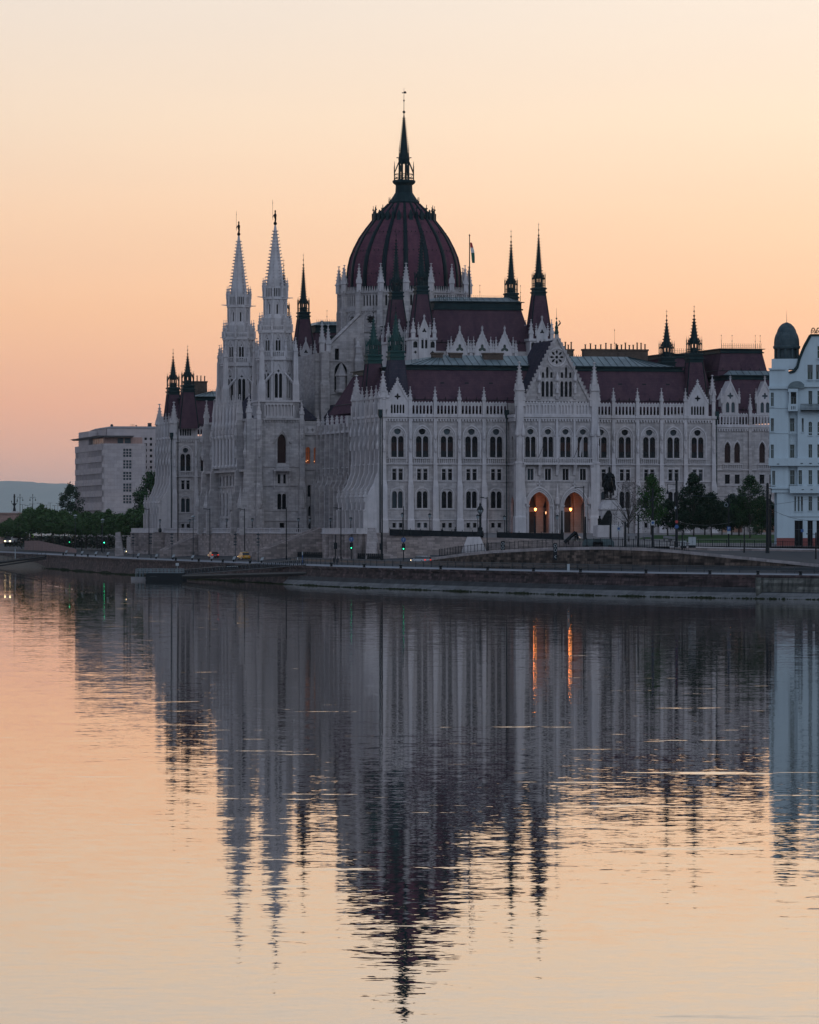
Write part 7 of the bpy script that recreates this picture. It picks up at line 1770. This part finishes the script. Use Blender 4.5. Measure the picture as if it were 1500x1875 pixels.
thing('hedge', hm_, LF['dark'], 'dark hedge with height added as a backdrop under the embankment tree row', 'hedge')

# ---------- pontoon and gangway
x0, y0, _ = at(295, 1074, 1000); 
o = root('pontoon', 'black floating pontoon with pale railings moored off the quay at left', 'pontoon', ((283-750)*1010/8600, 1010, 0))
b = MB(); b.loft([[(-1.4, -2.5, -.4), (6.8, -2.5, -.4), (6.4, 2.5, -.4), (-1.4, 2.5, -.4)], [(-1.8, -2.5, .3), (7.2, -2.5, .3), (6.8, 2.5, .3), (-1.6, 2.5, .3)], [(-1.6, -2.5, 1.55), (7.0, -2.5, 1.55), (6.6, 2.5, 1.55), (-1.6, 2.5, 1.55)]]); part('hull', b, o, mats=M['iron'])
b = MB(); b.box(-5.0, -1.4, -1, 2, -.3, .7); part('float', b, o, mats=M['concrete'])
b = MB()
for x in [(-3.9 + k*.78) for k in range(14)]:
    for yy in (-2.3, 2.3): b.bar((x, yy, 1.2 if x > -1.5 else .7), (x, yy, 2.4), .05)
for yy in (-2.3, 2.3):
    for z in (1.6, 2.0, 2.4): b.bar((-3.9, yy, z), (6.3, yy, z), .05)
part('railing', b, o, mats=M['palerail'])
b = MB(); b.bar((4.9, 0, 1.2), (4.9, 0, 3.1), .05); b.box(4.55, 5.25, -.03, .03, 3.1, 3.7); part('notice_board', b, o, mats=M['whitep'])
b = MB(); b.box(-.9, .6, -2.55, -2.5, .75, .9); part('painted_name', b, o, mats=M['greyiron'])
for x in (-3.4, -2.5, -1.7): b = MB(); b.lathe(x, 1.5, [(.28, .6), (.25, 1.5), (.1, 1.9)], 8); part('fender', b, o, mats=M['iron'])
gg = root('gangway', 'long dark truss gangway climbing from the pontoon to the quay', 'gangway', (0, 0, 0))
def truss(pa, pb, h, nm, r=.07, m_='greyiron'):
    pa, pb = Vector(pa), Vector(pb); L = (pb - pa).length; n = int(L/1.3); mb = MB()
    for off in (0, 1.4):
        o_ = Vector((0, off, 0)); mb.bar(pa + o_, pb + o_, r*1.6); mb.bar(pa + o_ + Vector((0,0,h)), pb + o_ + Vector((0,0,h)), r)
        for k in range(n):
            a, c = pa.lerp(pb, k/n) + o_, pa.lerp(pb, (k+1)/n) + o_; mb.bar(a, a + Vector((0,0,h)), r*.7)
            mb.bar(a, c + Vector((0,0,h)), r*.6) if k % 2 == 0 else mb.bar(a + Vector((0,0,h)), c, r*.6)
    part(nm, mb, gg, mats=M[m_])
pq = quayline(.6, 560)
truss(((338-750)*1008/8600, 1008, 1.2), (pq[0], pq[1], 3.9), 1.1, 'walkway')
m = MB(); m.bar(((335-750)*1003/8600, 1003, .9), (pq[0] + .4, pq[1] - 4, 2.3), .34); m.bar(((335-750)*1003/8600, 1004, .55), (pq[0] - 3, pq[1] + 6, 1.9), .26); part('mooring_boom', m, gg, mats=M['iron'])
m = MB(); pm_ = Vector(((426-750)*970/8600, 970, 3.4)); m.box(pm_.x - 1.4, pm_.x + 1.4, pm_.y - .1, pm_.y, 3.0, 3.5); part('name_board', m, gg, mats=M['iron'])
m = MB()
for k in range(7): m.box(pm_.x - 1.15 + k*.34, pm_.x - .95 + k*.34, pm_.y - .13, pm_.y - .1, 3.2, 3.32)
part('board_lettering', m, gg, mats=M['whitep'])
# dark landing stage at far left
pa, pb = at(-30, 1034, 1330), at(84, 1019, 1290)
g2 = root('landing_gangway', 'dark landing gangway with pale railing reaching in from the left edge', 'gangway', (0, 0, 0))
m = MB(); m.bar(pa, pb, .35); m.bar((pa[0], pa[1], pa[2] - 1.0), (pb[0], pb[1], pb[2] - .6), .2); part('beam', m, g2, mats=M['iron'])
m = MB(); pa, pb = Vector(pa), Vector(pb)
for k in range(16): c = pa.lerp(pb, k/15); m.bar(c, c + Vector((0, 0, 1.25)), .06)
for hh in (.6, 1.25): m.bar(pa + Vector((0,0,hh)), pb + Vector((0,0,hh)), .05)
part('railing', m, g2, mats=M['greyiron'])
m = MB(); x, y, z = at(28, 1014, 1325); m.lathe(0, 0, [(.12, -1.5), (.12, 1.4)], 8); thing('marker_post', m, M['whitep'], 'single white post on the dark landing gangway at far left', 'post', loc=(x, y, z))
bm = MB(); P = [(-190, 1610), (-150, 1500), (-124, 1400), (-108, 1340), (-96, 1300)]
for (a, b_), (c, d) in zip(P[:-1], P[1:]): bm.add([(a - 8, b_, -.3), (c - 6, d, -.3), (c + 9, d, 3.4), (a + 10, b_, 3.6)], [(0,1,2,3)])
struct('river_bank', bm, blotch('muddy_bank', (.07, .06, .05), (.12, .10, .085), .9, sc=.6))

# ---------- statues
def skin(name, joints, edges, m_, parent=None, loc=(0,0,0), rz=0, sub=1, rootv=0, sc=None):
    me = bpy.data.meshes.new(name); me.from_pydata([j[:3] for j in joints], edges, []); o = bpy.data.objects.new(name, me); COL.objects.link(o)
    o.modifiers.new('skin', 'SKIN'); sv = me.skin_vertices[0].data
    for i, j in enumerate(joints): sv[i].radius = (j[3], j[4] if len(j) > 4 else j[3]); sv[i].use_root = (i == rootv)
    s_ = o.modifiers.new('sub', 'SUBSURF'); s_.levels = sub; s_.render_levels = sub; me.materials.append(m_)
    o.location = loc; o.rotation_euler = (0, 0, rz)
    if sc: o.scale = (sc,)*3
    if parent: o.parent = parent
    return o
hs_ = root('equestrian_statue', 'dark bronze horseman on a tall pale stone pedestal facing the river', 'statue', at(1115, 990, 925), radians(4))
SC = 925/8600
zt = (990 - 915)*SC
p = MB(); p.rect([(-2.9,2.9,-2.4,6,-.6),(-2.9,2.9,-2.4,6,.6),(-2.6,2.6,-3.0,5,.7),(-2.5,2.5,-2.9,5,3.0),(-1.5,2.4,-1.2,4.6,3.3),(-1.45,2.3,-1.2,4.6,zt-2.2),(-1.7,2.5,-1.4,4.8,zt-1.9),(-1.3,2.0,-1.2,4.6,zt-.9),(-1.0,1.5,-1.1,4.2,zt-.3),(-1.0,1.5,-1.1,4.2,zt)]); part('pedestal', p, hs_, mats=M['trim'])
p = MB(); p.box(-1.05, 1.5, -1.15, 4.2, zt, zt + .15); part('plinth_plate', p, hs_, mats=M['bronze'])
Z0 = zt + .15
hj = [(0.2, 1.6, Z0+2.5, .85, .8), (0.2, .2, Z0+2.55, .80, .85), (.2, 3.0, Z0+2.5, .8, .82), (.2, -.7, Z0+3.0, .5, .55), (.15, -1.3, Z0+3.7, .36, .4), (.12, -1.6, Z0+4.1, .28, .3), (.1, -2.1, Z0+3.5, .2, .2), (.1, -2.3, Z0+3.2, .15, .15),
      (-.35, -.1, Z0+1.6, .3), (-.38, -.2, Z0+.9, .2), (-.36, -.15, Z0+.1, .2), (.75, -.2, Z0+1.7, .3), (.8, -.7, Z0+1.2, .2), (.78, -.45, Z0+.6, .17),
      (-.35, 3.2, Z0+1.6, .34), (-.38, 3.5, Z0+1.0, .2), (-.38, 3.3, Z0+.1, .2), (.75, 3.0, Z0+1.6, .34), (.8, 3.4, Z0+1.0, .2), (.78, 3.1, Z0+.1, .2), (.2, 3.8, Z0+2.3, .2), (.2, 4.1, Z0+1.2, .16)]
he = [(0,1),(0,2),(1,3),(3,4),(4,5),(5,6),(6,7),(1,8),(8,9),(9,10),(1,11),(11,12),(12,13),(2,14),(14,15),(15,16),(2,17),(17,18),(18,19),(2,20),(20,21)]
skin('horse', hj, he, M['bronze'], hs_)
rj = [(.2, .8, Z0+3.4, .55, .5), (.2, .75, Z0+4.1, .55, .45), (.2, .7, Z0+4.8, .62, .4), (.2, .65, Z0+5.25, .2, .2), (.2, .6, Z0+5.6, .26, .28), (.2, .6, Z0+6.0, .24, .24), (.2, .65, Z0+6.4, .12, .12),
      (-.5, .6, Z0+4.75, .22), (-.85, .3, Z0+4.1, .17), (-.5, -.3, Z0+3.8, .13), (.9, .6, Z0+4.75, .22), (1.2, .4, Z0+4.1, .17), (.9, -.2, Z0+3.9, .13),
      (-.6, .6, Z0+3.1, .32), (-.85, .2, Z0+2.4, .26), (-.85, .1, Z0+1.6, .18), (1.0, .6, Z0+3.1, .32), (1.25, .2, Z0+2.4, .26), (1.25, .1, Z0+1.6, .18)]
re_ = [(0,1),(1,2),(2,3),(3,4),(4,5),(5,6),(2,7),(7,8),(8,9),(2,10),(10,11),(11,12),(0,13),(13,14),(14,15),(0,16),(16,17),(17,18)]
skin('rider', rj, re_, M['bronze'], hs_)
cl_ = MB(); cl_.loft([[(-.6, 1.0, Z0+5.0), (1.0, 1.0, Z0+5.0), (1.0, 1.4, Z0+5.0), (-.6, 1.4, Z0+5.0)], [(-1.0, 1.2, Z0+3.6), (1.4, 1.2, Z0+3.6), (1.5, 2.2, Z0+3.6), (-1.1, 2.2, Z0+3.6)], [(-1.1, 1.6, Z0+2.3), (1.5, 1.6, Z0+2.3), (1.5, 3.0, Z0+2.5), (-1.1, 3.0, Z0+2.5)]]); part('cloak', cl_, hs_, mats=M['bronze'])
zg = (990 - 960)*SC
gb_ = MB(); gb_.loft([[(-2.3, -2.7, 3.0), (.2, -2.7, 3.0), (.2, -1.4, 3.0), (-2.3, -1.4, 3.0)], [(-1.7, -2.6, 3.9), (.3, -2.6, 3.9), (.3, -1.5, 3.9), (-1.7, -1.5, 3.9)], [(-1.2, -2.5, 4.9), (.35, -2.5, 4.9), (.35, -1.6, 4.9), (-1.2, -1.6, 4.9)], [(-.75, -2.3, 5.7), (.15, -2.3, 5.8), (.1, -1.8, 5.8), (-.7, -1.8, 5.7)], [(-.5, -2.2, 5.95), (-.1, -2.2, 6.0), (-.1, -1.9, 6.0), (-.5, -1.9, 5.95)]])
gb_.lathe(-2.05, -2.1, [(.35, 3.0), (.36, 3.7), (.40, 4.25), (.16, 4.45), (.19, 4.65), (.17, 4.85), (.02, 4.95)], 8); gb_.bar((-1.9, -2.2, 4.2), (-1.4, -2.4, 3.7), .1)
part('bronze_group', gb_, hs_, mats=M['bronze'])
# people
def person(lab, loc, rz, top, leg, stride=.28, h=1.78, sc=1.0, arm=.1):
    j = [(0,0,.95,.155,.12), (0,0,1.2,.15,.105), (0,0,1.42,.17,.11), (0,0,1.53,.06,.06), (0,-.01,1.66,.088,.10), (0,-.01,1.74,.07,.085),
         (-.10,-stride*.45,.52,.075), (-.10,-stride*.9,.08,.05), (-.10,-stride*.9-.16,.04,.04), (.10,stride*.3,.52,.075), (.10,stride*1.0,.12,.05), (.10,stride*1.0-.14,.05,.04),
         (-.23,.05,1.18,.052), (-.24,-.10+arm,.92,.042), (-.24,-.14+arm,.82,.035), (.23,-.05,1.18,.052), (.24,-.12,.92,.042), (.24,-.15,.82,.035), (-.19,0,1.40,.065), (.19,0,1.40,.065)]
    e = [(0,1),(1,2),(2,3),(3,4),(4,5),(0,6),(6,7),(7,8),(0,9),(9,10),(10,11),(2,18),(18,12),(12,13),(13,14),(2,19),(19,15),(15,16),(16,17)]
    o = root('person', lab, 'person', loc, rz); o.scale = (sc,)*3
    skin('body', j, e, top, o, sub=1)
    hr = MB(); hr.lathe(0, .02, [(.095, 1.66), (.105, 1.72), (.08, 1.8), (.02, 1.83)], 8); part('hair', hr, o, mats=leg)
    ct = MB(); ct.lathe(0, 0, [(.20, .62), (.19, .95), (.18, 1.2), (.205, 1.42), (.09, 1.5)], 10); part('coat', ct, o, mats=leg)
    return o
M['clothd'] = mat('dark_cloth', (.018, .018, .022), .9); M['clothg'] = mat('grey_cloth', (.035, .035, .042), .9)
x, y = quayline(4.2, 612); person('left one of the two people in dark clothes walking beside the traffic light', (x, y, zroad(4.3)), .5, M['clothd'], M['iron'])
x, y = quayline(4.4, 618.5); person('right one of the two people walking beside the traffic light, in dark grey', (x, y, zroad(4.3)), .7, M['clothg'], M['clothd'], .2)
x, y, z = at(810, 977, 956); person('person standing behind the long hoarding, left of the other one there', (x, y, z - .7), 0, M['clothd'], M['iron'], .05)
x, y, z = at(834, 977, 956); person('person in a bulky dark coat behind the long hoarding, left of the large lantern', (x, y, z - .6), 2, M['clothd'], M['clothd'], .05, sc=1.08)
# parked covered vehicles behind the spiked railing
for px, w_, lab in ((1086, 3.6, 'grey-green covered vehicle parked behind the spiked railing, left one'), (1105, 3.8, 'grey-green covered vehicle parked behind the spiked railing, right one')):
    x, y, z = at(px, 1000, 820); m = MB(); m.rect([(-w_/2, w_/2, 0, 1.7, -.3), (-w_/2, w_/2, 0, 1.7, .7), (-w_/2 + .5, w_/2 - .5, .1, 1.6, 1.25)]); b_ = root('covered_vehicle', lab, 'covered vehicle', (x, y, z)); part('cover', m, b_, mats=blotch('tarpaulin', (.05, .075, .08), (.09, .12, .125), .7, sc=1.2))
    for s_ in (-.3, .3): m = MB(); m.T = Matrix.Translation((s_*w_, 0, -.1)) @ Matrix.Rotation(pi/2, 4, 'X'); m.lathe(0, 0, [(.35, -.1), (.35, .1)], 10); part('wheel', m, b_, mats=M['tyre'])
# dark folded ramp at the right end of the second hoarding
x, y, z = at(1045, 988, 928); m = MB(); m.bar((-1.2, 0, -.6), (1.0, 0, 1.5), .35); m.bar((1.0, 0, 1.5), (1.5, 0, .2), .25); m.bar((-.4, 0, -1), (-.4, 0, .4), .12); m.bar((.9, 0, -1), (.9, 0, .8), .12); thing('folded_barrier', m, M['iron'], 'dark tilted folded barrier at the right end of the shorter hoarding', 'barrier', loc=(x, y, z))
# ================================================================ air
hz = MB(); hz.box(-9500, 9500, -250, 67000, -2, 700)
hm = bpy.data.materials.new('haze_air'); hm.use_nodes = True; nt = hm.node_tree; nt.nodes.clear()
pv = nt.nodes.new('ShaderNodeVolumePrincipled'); pv.inputs['Color'].default_value = (.70, .88, 1, 1); pv.inputs['Density'].default_value = 1.25e-5; pv.inputs['Anisotropy'].default_value = 0.6
mo_ = nt.nodes.new('ShaderNodeOutputMaterial'); nt.links.new(pv.outputs[0], mo_.inputs['Volume'])
struct('haze', hz, hm, 'stuff')
